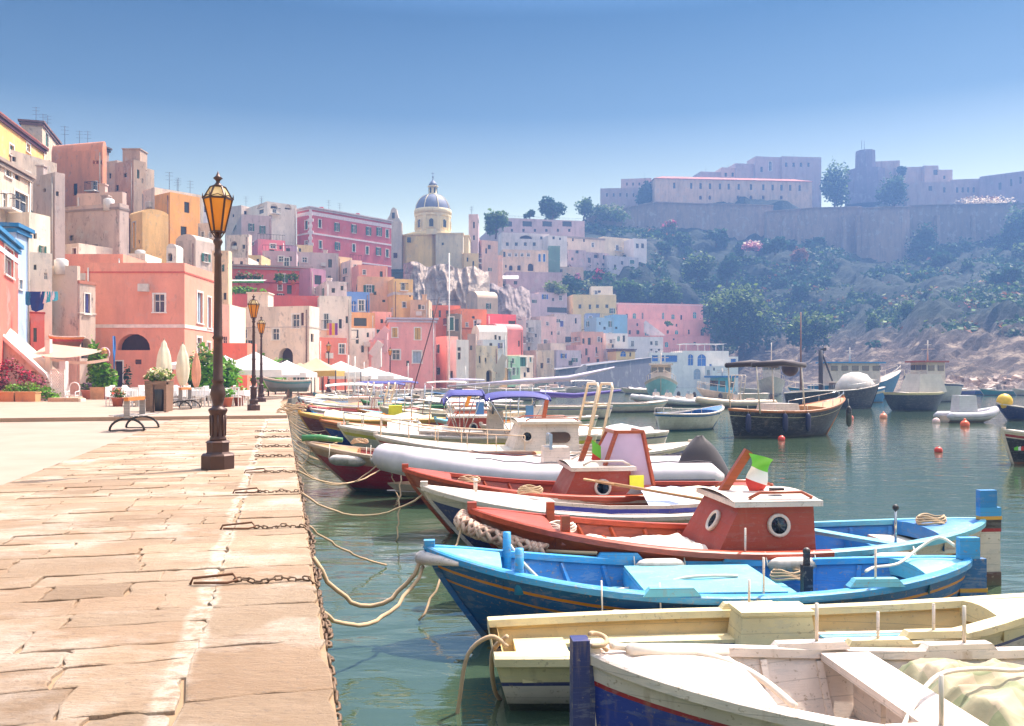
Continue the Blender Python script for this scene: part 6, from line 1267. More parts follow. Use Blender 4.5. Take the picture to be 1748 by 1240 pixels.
work('large blue fishing boat with a white cabin and a sky blue roof',1538,100,11.5,3.8,190,(3.3,1.6,1.5),P_('#1f7fb4',.3),WB,P_('#2a8fd0',.2),3.2,9.5,4.0,mast=1.8,wins=5)
work('white and grey trawler with a red topped wheelhouse',1545,86,7.5,3.4,22,(2.6,1.8,1.6),P_('#c8c4c4',.3),WB,P_('#b04a42',.3),1.7,4.2,3.9,mast=2.2,wins=2,bands=[(.2,NAV)])
work('small white ferry with a mast behind the black launch',1318,112,9,3.6,75,(2.6,1.8,1.6),WB,WB,WB,1.5,5.5,4.2,mast=2.8,wins=3)
work('turquoise fishing boat facing the camera beside the harbour building',1128,88,7.5,3.4,80,(2.6,1.8,1.6),P_('#8fd0da',.3),WB,WB,2.2,5,3.7,mast=1.3,wins=2,bands=[(.25,WB)])
work('white boat with a sky blue cabin roof in front of the harbour building',1190,76,7.0,2.6,15,(1.5,1.0,1.0),WB,P_('#5ab4d4',.2),P_('#2a7fc4',.2),1.6,3.2,2.4,mast=.8,wins=2)
work('blue and white working boat under the dark crane',1345,84,10.0,3.0,8,(1.5,1.1,1.5),P_('#1f7fb8',.3),P_('#6a5a58',.3),WB,4.6,5.4,1.9,mast=0,wins=1,bands=[(.25,P_('#2a8fd0',.3)),(.25,WB)])
q=MB(); pc=at(1401,672,85); q.tube([pc,pc+Vector((0,0,4.2))],.22,M('#2c2226',.6),8); q.bar(pc+Vector((0,0,4.2)),pc+Vector((1.2,.2,1.2)),.12,.12,M('#2c2226',.6)); q.bar(pc+Vector((0,0,4.2)),pc+Vector((.5,0,4.3)),.12,.3,M('#2c2226',.6)); tag(q.build('deck_crane'),'black deck crane standing on the blue and white working boat','crane')
q=MB(); pc=at(1367,668,80); q.tube([pc,pc+Vector((0,0,7.2))],[.11,.05],M('#8a6258',.6),6); tag(q.build('mast'),'tall brown mast rising behind the black launch','mast')
# distant moored boats
r=random.Random(4)
for k,(px,D,L,hd,lab) in enumerate(((930,150,6,20,'tiny white boat at the foot of the grey sea wall'),(962,150,6,15,'tiny white boat left of the sea wall ramp'),(985,146,7,170,'small white cruiser under the sea wall'),(1008,140,6,10,'small white boat with a raised bow under the sea wall'),(1038,136,7,185,'small white boat with a T-top near the sea wall end'),(1060,130,6,12,'pale boat before the sea wall end'),
    (1262,128,7,12,'low white boat right of the harbour building'),(1600,122,6,10,'small lilac boat at the breakwater'),(1628,124,6,8,'small blue open boat at the breakwater'),(1652,124,7,186,'white boat with a cabin at the breakwater'),(1672,120,6,10,'turquoise rowing boat at the breakwater'),(1700,124,7,170,'royal blue boat at the breakwater'),(1728,118,6,8,'white boat nearest the right edge at the breakwater'))):
    c=[WB,WB,WB,WB,WB,CRM,WB,P_('#6a5fae',.3),P_('#2f6ab0',.3),WB,P_('#3a9a9a',.3),P_('#1f5fb0',.3),WB][k]
    small(lab,px,D,L,WB,c,None,hd,2.1,grp='small boats moored across the bay',ex=['k','','c','r','Bk','t','k','','','c','','','k'][k],N=10,cabc=WB)
# buoys
def buoy(label,px,py,r_,m,cone=False):
    d=gz(py,WZ); q=MB(); p=at(px,py,d); q.ball((0,0,r_*.35),r_,m,10)
    if cone: q.lathe([(r_*.5,r_*.9),(r_*.25,r_*1.6),(r_*.1,r_*1.8)],m,10)
    q.lathe([(.03,r_*1.2),(.03,r_*1.5)],BLK,6); tag(q.build('mooring_buoy',None,p),label,'buoy','mooring buoys in the bay')
OB=M('#d8402a',.4); buoy('red ball buoy alone on open water',1602,772,.13,OB); buoy('orange buoy with a cone top beside the grey inflatable',1647,728,.22,M('#e8602a',.4),True); buoy('pink and white buoy left of the grey inflatable',1598,722,.2,M('#e8c0b8',.4))
buoy('red buoy in front of the black launch',1334,752,.14,OB); buoy('small red and white buoy right of the black launch',1452,716,.18,M('#e0705a',.4)); buoy('tall orange buoy near the cream hooded boat',1508,714,.22,M('#e8906a',.4),True); buoy('pale mauve ball buoy left of the white wooden boat',1131,722,.36,M('#a8989c',.5))
# breakwater
mb=MB(); rk=M('#b8a090',.95,'rock',s=.9,bd=.2); r=random.Random(9)
for k in range(520):
    px=r.uniform(1560,1900); D=r.uniform(127,142)-(px-1560)*.02; s_=r.uniform(.4,1.3); x=(px-CX)*D/F; z=WZ+max(0,(1-abs(D-(134-(px-1560)*.02))/9))*r.uniform(.4,2.6)
    o=len(mb.v); q=Matrix.Rotation(r.random()*3,3,(r.random(),r.random(),r.random())); vs=[q@Vector((a*r.uniform(.6,1.2),b*r.uniform(.6,1.2),c*r.uniform(.5,1.1)))*s_*.6+Vector((x,D,z)) for a in(-1,1) for b in(-1,1) for c in(-1,1)]
    mb.add(vs,[(0,1,3,2),(4,6,7,5),(0,4,5,1),(2,3,7,6),(0,2,6,4),(1,5,7,3)],rk)
tag(mb.build('breakwater_rocks'),'pale boulders heaped along the breakwater at the right','rocks',kind='stuff')
# ================================================================ things on the quay
LI_=M('#4c342c',.45,'plain',metal=.35); AMB=M('#f4b04a',.35,'canvas',tl=.65); AMP=M('#f4e4b4',.35,'canvas',tl=.6); TER=M('#b8684a',.85,'plain'); CST=M('#3a3836',.5,'plain',metal=.3); WPL=M('#ece6e2',.5); OW=M('#d07a34',.5,'wood'); DW=M('#8a6a54',.7,'wood'); GP=M('#9c9490',.7,'wood')
def lamp(label,loc,k=1.0,rz=.3):
    t=thing('street_lamp',label,'street lamp',loc,rz,'street lamps along the quay'); t.scale=(k,k,k)
    q=MB(); q.lathe([(.30,0),(.30,.24),(.27,.27)],LI_,8,smooth=False,ph=R(22)); q.lathe([(.22,.27),(.20,.30),(.205,.46),(.23,.47),(.18,.50)],LI_,8,smooth=False,ph=R(22)); q.build('base',t)
    q=MB(); q.lathe([(.15,.50),(.14,.54),(.125,.58),(.12,.75),(.128,.95),(.15,1.0),(.165,1.03),(.16,1.06),(.10,1.09),(.085,1.13),(.10,1.2),(.135,1.32),(.12,1.42),(.085,1.5),(.10,1.54),(.11,1.56),(.085,1.60),(.078,2.2),(.076,2.28),(.10,2.32),(.076,2.36),(.068,3.0),(.058,3.75),(.075,3.80),(.055,3.84),(.05,3.95),(.085,4.02),(.07,4.06),(.035,4.10),(.03,4.2)],LI_,16)
    for k_ in range(8): a=k_*math.pi/4; q.tube([(.123*math.cos(a),.123*math.sin(a),.58),(.130*math.cos(a),.130*math.sin(a),.95)],.018,LI_,5)
    q.build('post',t)
    q=MB(); z0,z1,z2=4.2,4.78,4.99; n=6; c=lambda r,k_,z:Vector((r*math.cos(k_*math.pi/3),r*math.sin(k_*math.pi/3),z))
    for k_ in range(n):
        q.bar(c(.115,k_,z0),c(.245,k_,z1),.026,.026,LI_); q.bar(c(.245,k_,z1),c(.245,k_+1,z1),.03,.03,LI_); q.bar(c(.115,k_,z0),c(.115,k_+1,z0),.025,.025,LI_)
        q.bar(c(.25,k_,z1),c(.13,k_,z2),.024,.024,LI_); q.bar(c(.13,k_,z2),c(.13,k_+1,z2),.024,.024,LI_); q.bar(c(.03,k_,z0-.13),c(.115,k_,z0),.02,.02,LI_)
        q.tube([c(.255,k_,z1),c(.26,k_,z1+.10)],[.018,.003],LI_,5); m_=(c(.24,k_,z1)+c(.24,k_+1,z1))/2; q.bar(c(.245,k_,z1+.015),m_+Vector((0,0,.06)),.012,.012,LI_); q.bar(m_+Vector((0,0,.06)),c(.245,k_+1,z1+.015),.012,.012,LI_)
    q.lathe([(.13,z2),(.06,z2+.05),(.03,z2+.09),(.04,z2+.12),(.085,z2+.16),(.04,z2+.20),(.015,z2+.25),(.003,z2+.29)],LI_,10); la=q.build('lantern',t)
    q=MB()
    for k_ in range(n): q.face([c(.11,k_,z0),c(.11,k_+1,z0),c(.238,k_+1,z1),c(.238,k_,z1)],AMB); q.face([c(.243,k_,z1+.01),c(.243,k_+1,z1+.01),c(.125,k_+1,z2),c(.125,k_,z2)],AMP)
    q.build('glass',la); return t
L1=lamp('nearest street lamp with an amber glass lantern on the stone quay',at(372,801,14.5)*1.0,.93)
L1.location.z=0
for lab,px,D in (('second street lamp standing at the terrace step',433,37.0),('third street lamp close behind the second one',446,50.0),('street lamp in front of the beige marquee',561,85.0),('far small street lamp before the candy pink house',666,100.0)):
    dup(L1,(at(px,645,D).x,D,.12),label=lab)
# bench with cast iron arches
def bench(label,loc,rz):
    t=thing('bench',label,'bench',loc,rz,'benches on the quay')
    for y in (0,1.55):
        q=MB(); q.tube([(.46*math.cos(a),y,.33*math.sin(a)+.03) for a in [math.pi*i/12 for i in range(13)]],.032,CST,8); q.tube([(-.46,y,.03),(.46,y,.03)],.018,CST,6); q.build('leg',t)
        q=MB(); q.box((0,y,.62),(.16,.05,.5),GP); q.build('end_panel',t)
    q=MB(); q.box((0,.775,.90),(.12,1.7,.10),OW); q.build('top_rail',t)
    q=MB()
    for sg in (-1,1):
        for k in range(3): q.box((sg*(.14+.13*k),.775,.42+.012*k),(.10,1.75,.025),GP)
    q.build('seat',t); return t
B_=bench('nearest bench with iron arch legs and an orange wooden top rail',(at(222,737,24.6).x,24.4,0),R(8))
dup(B_,(at(308,0,38).x,38,.12),R(6),'bench behind the litter bin at the café tables')
# litter bin and planters
t=thing('litter_bin','dark slatted litter bin between two wooden posts at the step','litter bin',(at(272,0,35).x,35,.12)); q=MB(); q.lathe([(.17,.05),(.19,.9),(.17,.92)],CST,14); q.build('bin',t); q=MB(); q.box((-.27,0,.6),(.10,.22,1.2),DW); q.build('post',t); q=MB(); q.box((.27,0,.6),(.10,.22,1.2),DW); q.build('post',t); q=MB(); q.box((0,0,1.16),(.64,.3,.10),DW); q.build('cross_board',t)
def pot(label,px,D,z,r_,h,m,pm,top=None,n=160,ph=.45,s=.07,square=False,flower=None,nm='flower_pot',grp='potted plants on the quay'):
    t=thing(nm,label,'potted plant',(at(px,0,D).x,D,z),0,grp); q=MB()
    if square: q.box((0,0,h/2),(2*r_,1.6*r_,h),m,taper=1.1)
    else: q.lathe([(r_*.7,0),(r_,h*.85),(r_*1.1,h*.86),(r_*1.1,h),(r_*.95,h)],m,14)
    q.build('pot',t); q=MB(); rr__=random.Random(int(px*7)); leaves(q,(0,0,h+ph*.45),(r_*1.3,r_*1.2,ph*.6),n,s,pm,rr__,top)
    if flower: leaves(q,(0,0,h+ph*.6),(r_*1.35,r_*1.2,ph*.55),n//3,s,flower,rr__)
    q.build('foliage',t); return t
PF=M('#e87a78',.6,'leaf',1); WF=M('#efe6cf',.6,'leaf',1); PUF=M('#8a5aa8',.6,'leaf',1)
pot('terracotta pot with pink flowers left of the nearest bench',201,42,0,.26,.55,TER,MG,LG,flower=PF); pot('low terracotta pot with green shoots right of the nearest lamp',388,41.5,.12,.25,.45,TER,BG); pot('terracotta pot of red and green flowers beside the low pot',408,43,.12,.27,.55,TER,BG,flower=M('#d84a3a',.6,'leaf',1))
pot('wooden planter overflowing with white flowers above the litter bin',272,36.2,.12,.42,1.25,DW,LG,flower=WF,n=420,s=.08,square=True)
pot('square peach planter with a bright green shrub by the blue flag pole',170,56,0,.42,.9,M('#dba87e',.85),BG,LG,n=900,ph=2.2,s=.14,square=True); pot('pink planter with a green shrub right of the peach planter',186,56,0,.36,.8,M('#c98274',.85),BG,LG,n=420,ph=1.4,s=.13,square=True)
pot('pink pot with purple flowers under the awning',151,57,0,.42,.7,M('#c98274',.85),MG,n=300,flower=PUF); pot('tall yellowish green shrub in the awning shade',160,59,0,.3,.5,TER,LG,BG,n=700,ph=3.4,s=.15)
pot('small round topiary on a stem by the dark door of the coral house',217,67,.12,.22,.5,CST,DG,n=200,ph=1.7,s=.1)
for k,(px,D,w_,h_,lab) in enumerate(((352,52,1.0,3.3,'big bright green shrub behind the nearest lamp'),(384,54,.9,2.7,'bright green shrub right of the nearest lamp post'),(334,56,.5,2.9,'pale flowering climber left of the nearest lamp post'),(458,66,1.3,3.0,'banana plant with broad leaves beside the white parasol tent'),(470,72,1.1,1.6,'yellow green bush by the beached rowing boat'))):
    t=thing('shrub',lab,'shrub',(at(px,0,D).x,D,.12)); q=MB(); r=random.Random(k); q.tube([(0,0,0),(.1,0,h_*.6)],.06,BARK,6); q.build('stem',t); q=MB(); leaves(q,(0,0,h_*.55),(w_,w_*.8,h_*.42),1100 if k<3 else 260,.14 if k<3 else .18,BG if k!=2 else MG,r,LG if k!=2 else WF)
    if k==3:
        for i in range(9):
            a=i*.8; L=r.uniform(1.2,1.9); P=[Vector((0,0,h_*.6)),Vector((math.cos(a)*L*.5,math.sin(a)*L*.4,h_*.6+.9)),Vector((math.cos(a)*L,math.sin(a)*L*.8,h_*.6+.8+.2*math.cos(i)))]; d=Vector((-math.sin(a),math.cos(a),0))*.2
            q.grid([[P[0],P[0]],[P[1]-d,P[1]+d],[P[2]-d*.2,P[2]+d*.2]],BG)
    q.build('foliage',t)
# café chairs and tables
def chair(loc,rz):
    t=thing('cafe_chair','white café chair among the rows of tables on the terrace','chair',loc,rz,'white café chairs'); q=MB(); q.box((0,0,.45),(.44,.44,.04),WPL); q.build('seat',t); q=MB()
    for x in (-.19,-.06,.06,.19): q.box((x,.21,.68),(.05,.03,.42),WPL)
    q.box((0,.21,.9),(.44,.035,.06),WPL); q.build('backrest',t)
    for x in (-.19,.19):
        for y in (-.19,.19): q=MB(); q.box((x,y,.22),(.035,.035,.44),WPL); q.build('leg',t)
    return t
def table(loc):
    t=thing('cafe_table','white café table among the chairs on the terrace','table',loc,0,'white café tables'); q=MB(); q.box((0,0,.74),(.85,.85,.035),WPL); q.box((0,0,.62),(.87,.87,.22),M('#e8e4e4',.7,'cloth')); q.build('top',t)
    for x in (-.36,.36):
        for y in (-.36,.36): q=MB(); q.box((x,y,.26),(.04,.04,.5),WPL); q.build('leg',t)
    return t
C_=None; T_=None; r=random.Random(12)
for i in range(9):
    for j in range(3):
        px=214+i*27+r.uniform(-4,4); D=43+j*5.0+r.uniform(-.5,.5)
        if 425<px<455: continue
        x=at(px,0,D).x
        if T_ is None: T_=table((x,D,.12))
        else: dup(T_,(x,D,.12))
        for s_ in (-1,1):
            if C_ is None: C_=chair((x+s_*.62,D-.1,.12),s_*-R(90))
            else: dup(C_,(x+s_*.62,D+r.uniform(-.2,.2),.12),s_*-R(90)+r.uniform(-.3,.3))
        if j==0 : dup(C_,(x+.1,D-.7,.12),R(180)+r.uniform(-.3,.3))
# closed parasols
def closed(label,px,D,h,m,w=.24):
    t=thing('closed_parasol',label,'parasol',(at(px,0,D).x,D,.12)); q=MB(); rows=[]
    for i in range(15):
        u=i/14; k=(w*(.35+.65*math.sin(math.pi*min(1,u*1.15))**.7)) if u<.93 else w*.3*(1-u)/.07+.02; rows.append([(k*(1+.22*math.sin(a*4+u*2))*math.cos(a),k*(1+.22*math.sin(a*4+u*2))*math.sin(a),h*(.30+.70*u)) for a in [2*math.pi*j/16 for j in range(16)]])
    q.grid(rows,m,True,None,True); q.build('canopy',t); q=MB(); q.tube([(0,0,0),(0,0,h+.08)],.03,DW,7); q.build('pole',t); q=MB(); q.lathe([(.3,0),(.3,.08),(.05,.1)],CST,10); q.build('base',t)
closed('tall closed cream parasol in front of the coral house',280,45,3.3,M('#ddd0b4',.8,'cloth'),.33); closed('second closed cream parasol at the corner of the coral house',312,47,3.2,M('#ddd0b4',.8,'cloth'),.30); closed('closed terracotta parasol beside the flowering climber',335,49,2.8,M('#c98a6a',.8,'cloth'),.22)
# open square tents
def tent(label,px,D,w,z,h,m,val=.35,pole=WPL,name='market_parasol',frame=False,vm=None,rz=0):
    t=thing(name,label,'parasol',(at(px,0,D).x,D,.12),rz); q=MB(); n=8
    for s_ in range(4):
        A=Matrix.Rotation(s_*math.pi/2,4,'Z'); rows=[]
        for i in range(n+1):
            u=i/n; k=1-u; rows.append([(w/2*k*(-1+2*j/6),-w/2*k,z+h*(u**1.25)-.05*math.sin(math.pi*j/6)*k) for j in range(7)])
        q.grid(rows,m,True,A); q.grid([[(w/2*(-1+2*j/6),-w/2,z-.05*math.sin(math.pi*j/6)) for j in range(7)],[(w/2*(-1+2*j/6),-w/2-.01,z-val) for j in range(7)]],vm or m,False,A)
    q.build('canopy',t)
    if frame:
        for a in (-1,1):
            for b in (-1,1): q=MB(); q.tube([(a*w/2,b*w/2,0),(a*w/2,b*w/2,z)],.05,pole,6); q.build('pole',t)
    else: q=MB(); q.tube([(0,0,0),(0,0,z+h)],.05,pole,6); q.build('pole',t)
CV=M('#efe9e6',.8,'canvas'); BV=M('#e2c9a6',.8,'canvas')
tent('large white square parasol beside the second lamp',436,57,4.6,1.9,1.15,CV); tent('white square parasol right of the large one',490,64,3.6,1.75,.9,CV); tent('small white parasol behind the closed parasols',322,60,2.4,2.3,.4,CV); tent('white parasol half hidden behind the nearest lamp',384,60,3.2,2.1,.8,CV)
tent('beige marquee with a yellow valance and dark frame',540,76,4.2,2.0,1.1,BV,.5,CST,'marquee',True,M('#e0b868',.8,'canvas')); tent('white marquee adjoining the beige one',582,80,4.4,1.9,1.0,CV,.4,CST,'marquee',True); tent('cream marquee corner left of the beige one',512,78,3.4,1.8,.9,BV,.4,CST,'marquee',True)
tent('white parasol in front of the small white two-window house',632,90,5.6,1.6,.9,CV); tent('low white parasol in front of the candy pink annex',662,94,4.8,1.3,.7,CV); tent('white parasol under the salmon house with pale columns',604,84,4.0,1.6,.9,CV)
# left corner: stairway, flowers, awning
sw=M('#e6d6c6',.9,'plaster',age=.4); t=thing('stairway','white stairway wall sloping down to the lattice panel at the left edge','stairway',(0,0,0)); D=54.0
P=lambda px,py:((px-CX)*D/F,EZ+(HY-py)*D/F)
q=MB(); q.prism([P(-80,688),P(86,688),P(86,655),P(78,642),P(-10,563),P(-80,508)],2.2,sw,Matrix(((1,0,0,0),(0,0,1,D),(0,1,0,0),(0,0,0,1)))); q.build('wall',t); q=MB()
for a,b in ((P(-80,506),P(-10,561)),(P(-10,561),P(79,640)),(P(79,640),P(88,660))): q.bar((a[0],D-.05,a[1]),(b[0],D-.05,b[1]),.35,.22,M('#f0e8e0',.8,'plaster',age=.2))
q.build('coping',t)
t=thing('bougainvillea','pink bougainvillea climbing the white stairway wall','bougainvillea',(at(30,0,52.6).x,52.6,0)); r=random.Random(3); q=MB()
for dx,dz,s_ in ((-1.3,1.7,.8),(-.4,2.2,.75),(.5,1.6,.75),(1.2,1.2,.55),(-.9,1.1,.6),(.2,.9,.5)): leaves(q,(dx,0,dz),(s_,.35,s_*.6),170,.08,M('#6a5040',.7,'leaf'),r); leaves(q,(dx,-.1,dz),(s_,.35,s_*.6),110,.08,BOU if dz>1.4 else BOL,r)
q.build('foliage',t); q=MB()
for x in (-.9,0,.8): q.tube([(x,0,0),(x+.15,0,.8),(x-.1,0,1.6)],[.05,.04,.02],BARK,5)
q.build('stem',t)
t=thing('hedge','bright green hedge spilling over the stone planters at the left','hedge',(at(50,0,51.4).x,51.4,0)); q=MB()
for dx,dz,s_ in ((-.9,.85,.6),(0,.9,.65),(.8,.7,.6),(1.3,.4,.5),(-.3,.6,.6)): leaves(q,(dx,0,dz),(s_,.4,s_*.55),330,.07,BG,r,LG)
q.build('foliage',t)
for px0,px1,lab in ((-70,28,'long tan stone planter at the left edge'),(31,65,'short tan stone planter before the green hedge')):
    t=MB(); a,b=at(px0,0,50.6).x,at(px1,0,50.6).x; t.box(((a+b)/2,50.6,.32),(b-a,.6,.64),M('#c99a68',.9,'plaster',age=.5)); t.box(((a+b)/2,50.6,.66),(b-a+.06,.66,.06),M('#c99a68',.9,'plaster',age=.5)); tag(t.build('stone_planter'),lab,'planter','stone planters')
q=MB(); q.box((at(113,0,50.5).x,50.5,.17),(1.75,.7,.34),M('#cdb08e',.9,'plaster',age=.5)); q.box((at(134,0,50.3).x,50.5,.15),(.35,.6,.30),M('#e0d0c0',.9)); tag(q.build('stone_step'),'low beige stone block under the lattice panel','stone block')
t=thing('lattice_panel','white wooden lattice panel at the foot of the stairway','lattice panel',(at(98,0,52.5).x,52.5,0)); q=MB()
for k in range(-7,8):
    for s_ in (1,-1):
        c=k*.13; a=Vector((max(-.38,min(.38,c-.55*s_*1)),0,0)); pts=[]
        for z in [i*.05 for i in range(0,35)]:
            x=c+s_*(z-.85)*.75
            if -.38<=x<=.38: pts.append((x,0.01*s_,z+.25))
        if len(pts)>1: q.bar(pts[0],pts[-1],.02,.045,WPL)
q.build('lattice',t); q=MB(); q.box((-.41,0,1.1),(.06,.08,1.8),WPL); q.box((.41,0,1.1),(.06,.08,1.8),WPL); q.box((0,0,2.0),(.88,.08,.06),WPL); q.box((0,0,.25),(.88,.08,.06),WPL); q.build('frame',t)
q=MB(); q.box((at(109,0,53.5).x,53.5,1.25),(.38,.38,2.5),M('#ded4d0',.9,'plaster',age=.3)); tag(q.build('pillar'),'white square pillar between the lattice and the awning opening','pillar')
q=MB(); q.box((at(83,0,55).x,55,1.95),(.3,.3,3.9),M('#e8dcd0',.9,'plaster',age=.3)); tag(q.build('pillar'),'tall white post beside the little boat on the awning','pillar')
AW=M('#dcc0ac',.85,'canvas'); q=MB(); q.grid([[(at(86+(92+6*v)*u,0,56.5).x,56.5-2.2*v,2.95+.75*(1-v)*(1-u*.6)-.22*math.sin(math.pi*u)*v) for u in [i/12 for i in range(13)]] for v in [j/6 for j in range(7)]],AW); q.grid([[(at(88+98*u,0,54.3).x,54.28,2.72-.22*math.sin(math.pi*u)-.18*v) for u in [i/12 for i in range(13)]] for v in (0,1)],AW); tag(q.build('awning'),'sagging pinkish awning between the white post and the figure','awning')
boat('rowing_boat','small orange and red rowing boat lying on top of the awning wall',83,57,2.3,.8,5,(.5,.38,.42),[(.16,P_('#e8903a',.2))],REDP,REDP,TAN,WB,rake=.3,fd=0,ad=0,thw=(.5,),N=10,ribs=False,cat='rowing boat')[0].location.z=3.75
boat('rowing_boat','grey and teal rowing boat resting on trestles behind the third lamp',448,60,3.3,1.5,10,(.8,.55,.6),[(.1,P_('#d8c8b8',.3)),(.12,P_('#4a8f96',.3))],P_('#8f9aa0',.4),P_('#7f8a90',.4),TAN,WB,rake=.4,fd=.1,ad=.1,thw=(.5,),N=12,ribs=False,cat='rowing boat')[0].location.z=.75
q=MB(); xx=at(460,0,60.3).x
for a in (-.6,1.4): q.box((xx+a,60.3,.42),(.12,.9,.62),DW); 
tag(q.build('trestle'),'wooden trestles under the grey and teal rowing boat','trestle')
# blue flag pole and dressed figure
q=MB(); x=at(193,0,57).x; q.tube([(x+.12,57,0),(x,57,4.2)],.035,M('#3f78c0',.5),6); q.grid([[(x+.02+.10*u-.02*v,57+.08*math.sin(v*9),4.2-.55*u*0-3.3*v*(.55+.45*u)) for u in (0,.5,1,1.3)] for v in [j/10 for j in range(11)]],M('#3f7fc8',.7,'cloth')); tag(q.build('flagpole'),'pole with a furled blue flag left of the dark door','flagpole')
t=thing('figurine','painted pedestal figure with a round frame beside the blue flag pole','figure',(at(178,0,56.4).x,56.4,0)); q=MB(); q.lathe([(.34,0),(.30,.9),(.26,1.7),(.32,2.0),(.18,2.25)],M('#c9a594',.9,'plain'),12); q.build('pedestal',t); q=MB(); q.lathe([(.26,2.25),(.30,2.55),(.18,2.85),(.10,2.95)],M('#8a3a48',.8),12); q.ball((0,0,3.1),.17,M('#e0a070',.7),8); q.lathe([(.2,3.2),(.14,3.3),(.05,3.42)],M('#d8a84a',.6),10); q.build('figure',t); q=MB(); q.tube([(.33*math.cos(a),.02,3.05+.38*math.sin(a)) for a in [2*math.pi*i/20 for i in range(20)]],.035,M('#e8d0e0',.6),6,closed=True); q.build('round_frame',t)
t=thing('garden_chair','white arched garden chair under the pink awning','chair',(at(127,0,52.5).x,52.5,0)); q=MB(); q.tube([(-.3,0,0),(-.3,0,.95),(-.2,0,1.15),(0,0,1.22),(.2,0,1.15),(.3,0,.95),(.3,0,0)],.035,WPL,6); q.tube([(-.3,-.5,0),(-.3,-.5,.65),(-.3,0,.7)],.03,WPL,6); q.tube([(.3,-.5,0),(.3,-.5,.65),(.3,0,.7)],.03,WPL,6); q.build('frame',t); q=MB(); q.box((0,-.25,.45),(.56,.5,.05),WPL); q.build('seat',t)
# laundry line on the left
t_=rope('clothes line in front of the white house on the left',[at(44,496,57.5),at(70,500,57.5),at(98,498,57.5)],.012,ROPW,name='clothes_line',cat='clothes line',grp='clothes lines')
NB=M('#1d3f8a',.8,'cloth'); CY=M('#38b4c8',.8,'cloth')
for k,(px,w_,h_,c,lab) in enumerate(((50,.45,.95,'#2a7fb0','small blue towel hanging at the left end of the line'),(64,1.0,1.35,'#1b3f86','big navy blue sheet hanging on the line'),(75,.40,.8,'#e8e4e8','white shirt hanging beside the navy sheet'),(81,.42,.75,'#38b4c8','turquoise cloth left on the line'),(88,.40,.6,'#e6dfe6','pale cloth between the turquoise ones'),(94,.38,.65,'#4cc0d8','light turquoise cloth at the right end of the line'))):
    p=at(px,498,57.45); q=MB(); q.grid([[(p.x+w_*(u-.5)*(1-.25*v*(k==1)),p.y-.05*math.sin(u*9+v*3)-.02,p.z-h_*v*(1-.25*abs(u-.4))) for u in [i/8 for i in range(9)]] for v in [j/5 for j in range(6)]],M(c,.85,'cloth')); tag(q.build('hanging_cloth'),lab,'laundry','laundry on the left line')
# hanging clothes by the white awning house
for k,(px,c,lab) in enumerate(((564,'#c04a90','magenta cloth hanging from the white balcony'),(569,'#e8c83a','yellow cloth hanging from the white balcony'),(574,'#8a4a9a','purple cloth hanging from the white balcony'),(560,'#e8a878','peach cloth hanging from the white balcony'))):
    p=at(px,552,103.4); q=MB(); q.grid([[(p.x+.34*(u-.5),p.y-.06*math.sin(u*9),p.z-1.4*v) for u in (0,.25,.5,.75,1)] for v in (0,.5,1)],M(c,.85,'cloth')); tag(q.build('hanging_cloth'),lab,'laundry','laundry on the white balcony')
# terrace plants of the red house
for k,(px,c,lab) in enumerate(((410,ORF,'orange blossoming plant on the red terrace'),(424,LG,'yellow green plant on the red terrace'),(440,ORF,'second orange plant right of the yellow green one'),(478,LG,'trailing plant along the red terrace rail'),(500,MG,'dark green plant at the right end of the red terrace'))):
    D=116.5; p=at(px,484,D); t=thing('terrace_plant',lab,'plant',(p.x,D,p.z),0,'plants on the red terrace'); q=MB(); q.lathe([(.25,-.2),(.32,.3)],TER,8); q.build('pot',t); q=MB(); leaves(q,(0,0,.8),(.75,.5,.7),130,.18,MG,random.Random(k),c); q.build('foliage',t)
q=MB(); D=114; a,b=at(393,483,D),at(456,483,D); q.grid([[ (a.x+(b.x-a.x)*u,D-1.6*v,a.z+.4-.35*v) for u in (0,.25,.5,.75,1)] for v in (0,.5,1)],M('#e6e6d8',.8,'canvas')); q.grid([[ (a.x+(b.x-a.x)*u,D-1.62,a.z+.05-.25*v) for u in (0,.5,1)] for v in (0,1)],M('#4a9a4a',.8,'canvas')); tag(q.build('awning'),'white awning with a green valance on the red terrace','awning')
t=thing('terrace_hedge','green trailing hedge under the red house awning','hedge',at(408,496,112)); q=MB(); leaves(q,(0,0,0),(3.0,.6,.5),500,.2,BG,random.Random(5),LG); q.build('foliage',t)
q=MB(); p=at(1,0,0); a=at(858,478,222); q.grid([[(a.x+4.0*u,a.y-3*v,a.z+1.2*(1-v)-.1) for u in (0,.5,1)] for v in (0,1)],CV); tag(q.build('awning'),'white awning on the mauve cliff right of the church','awning')
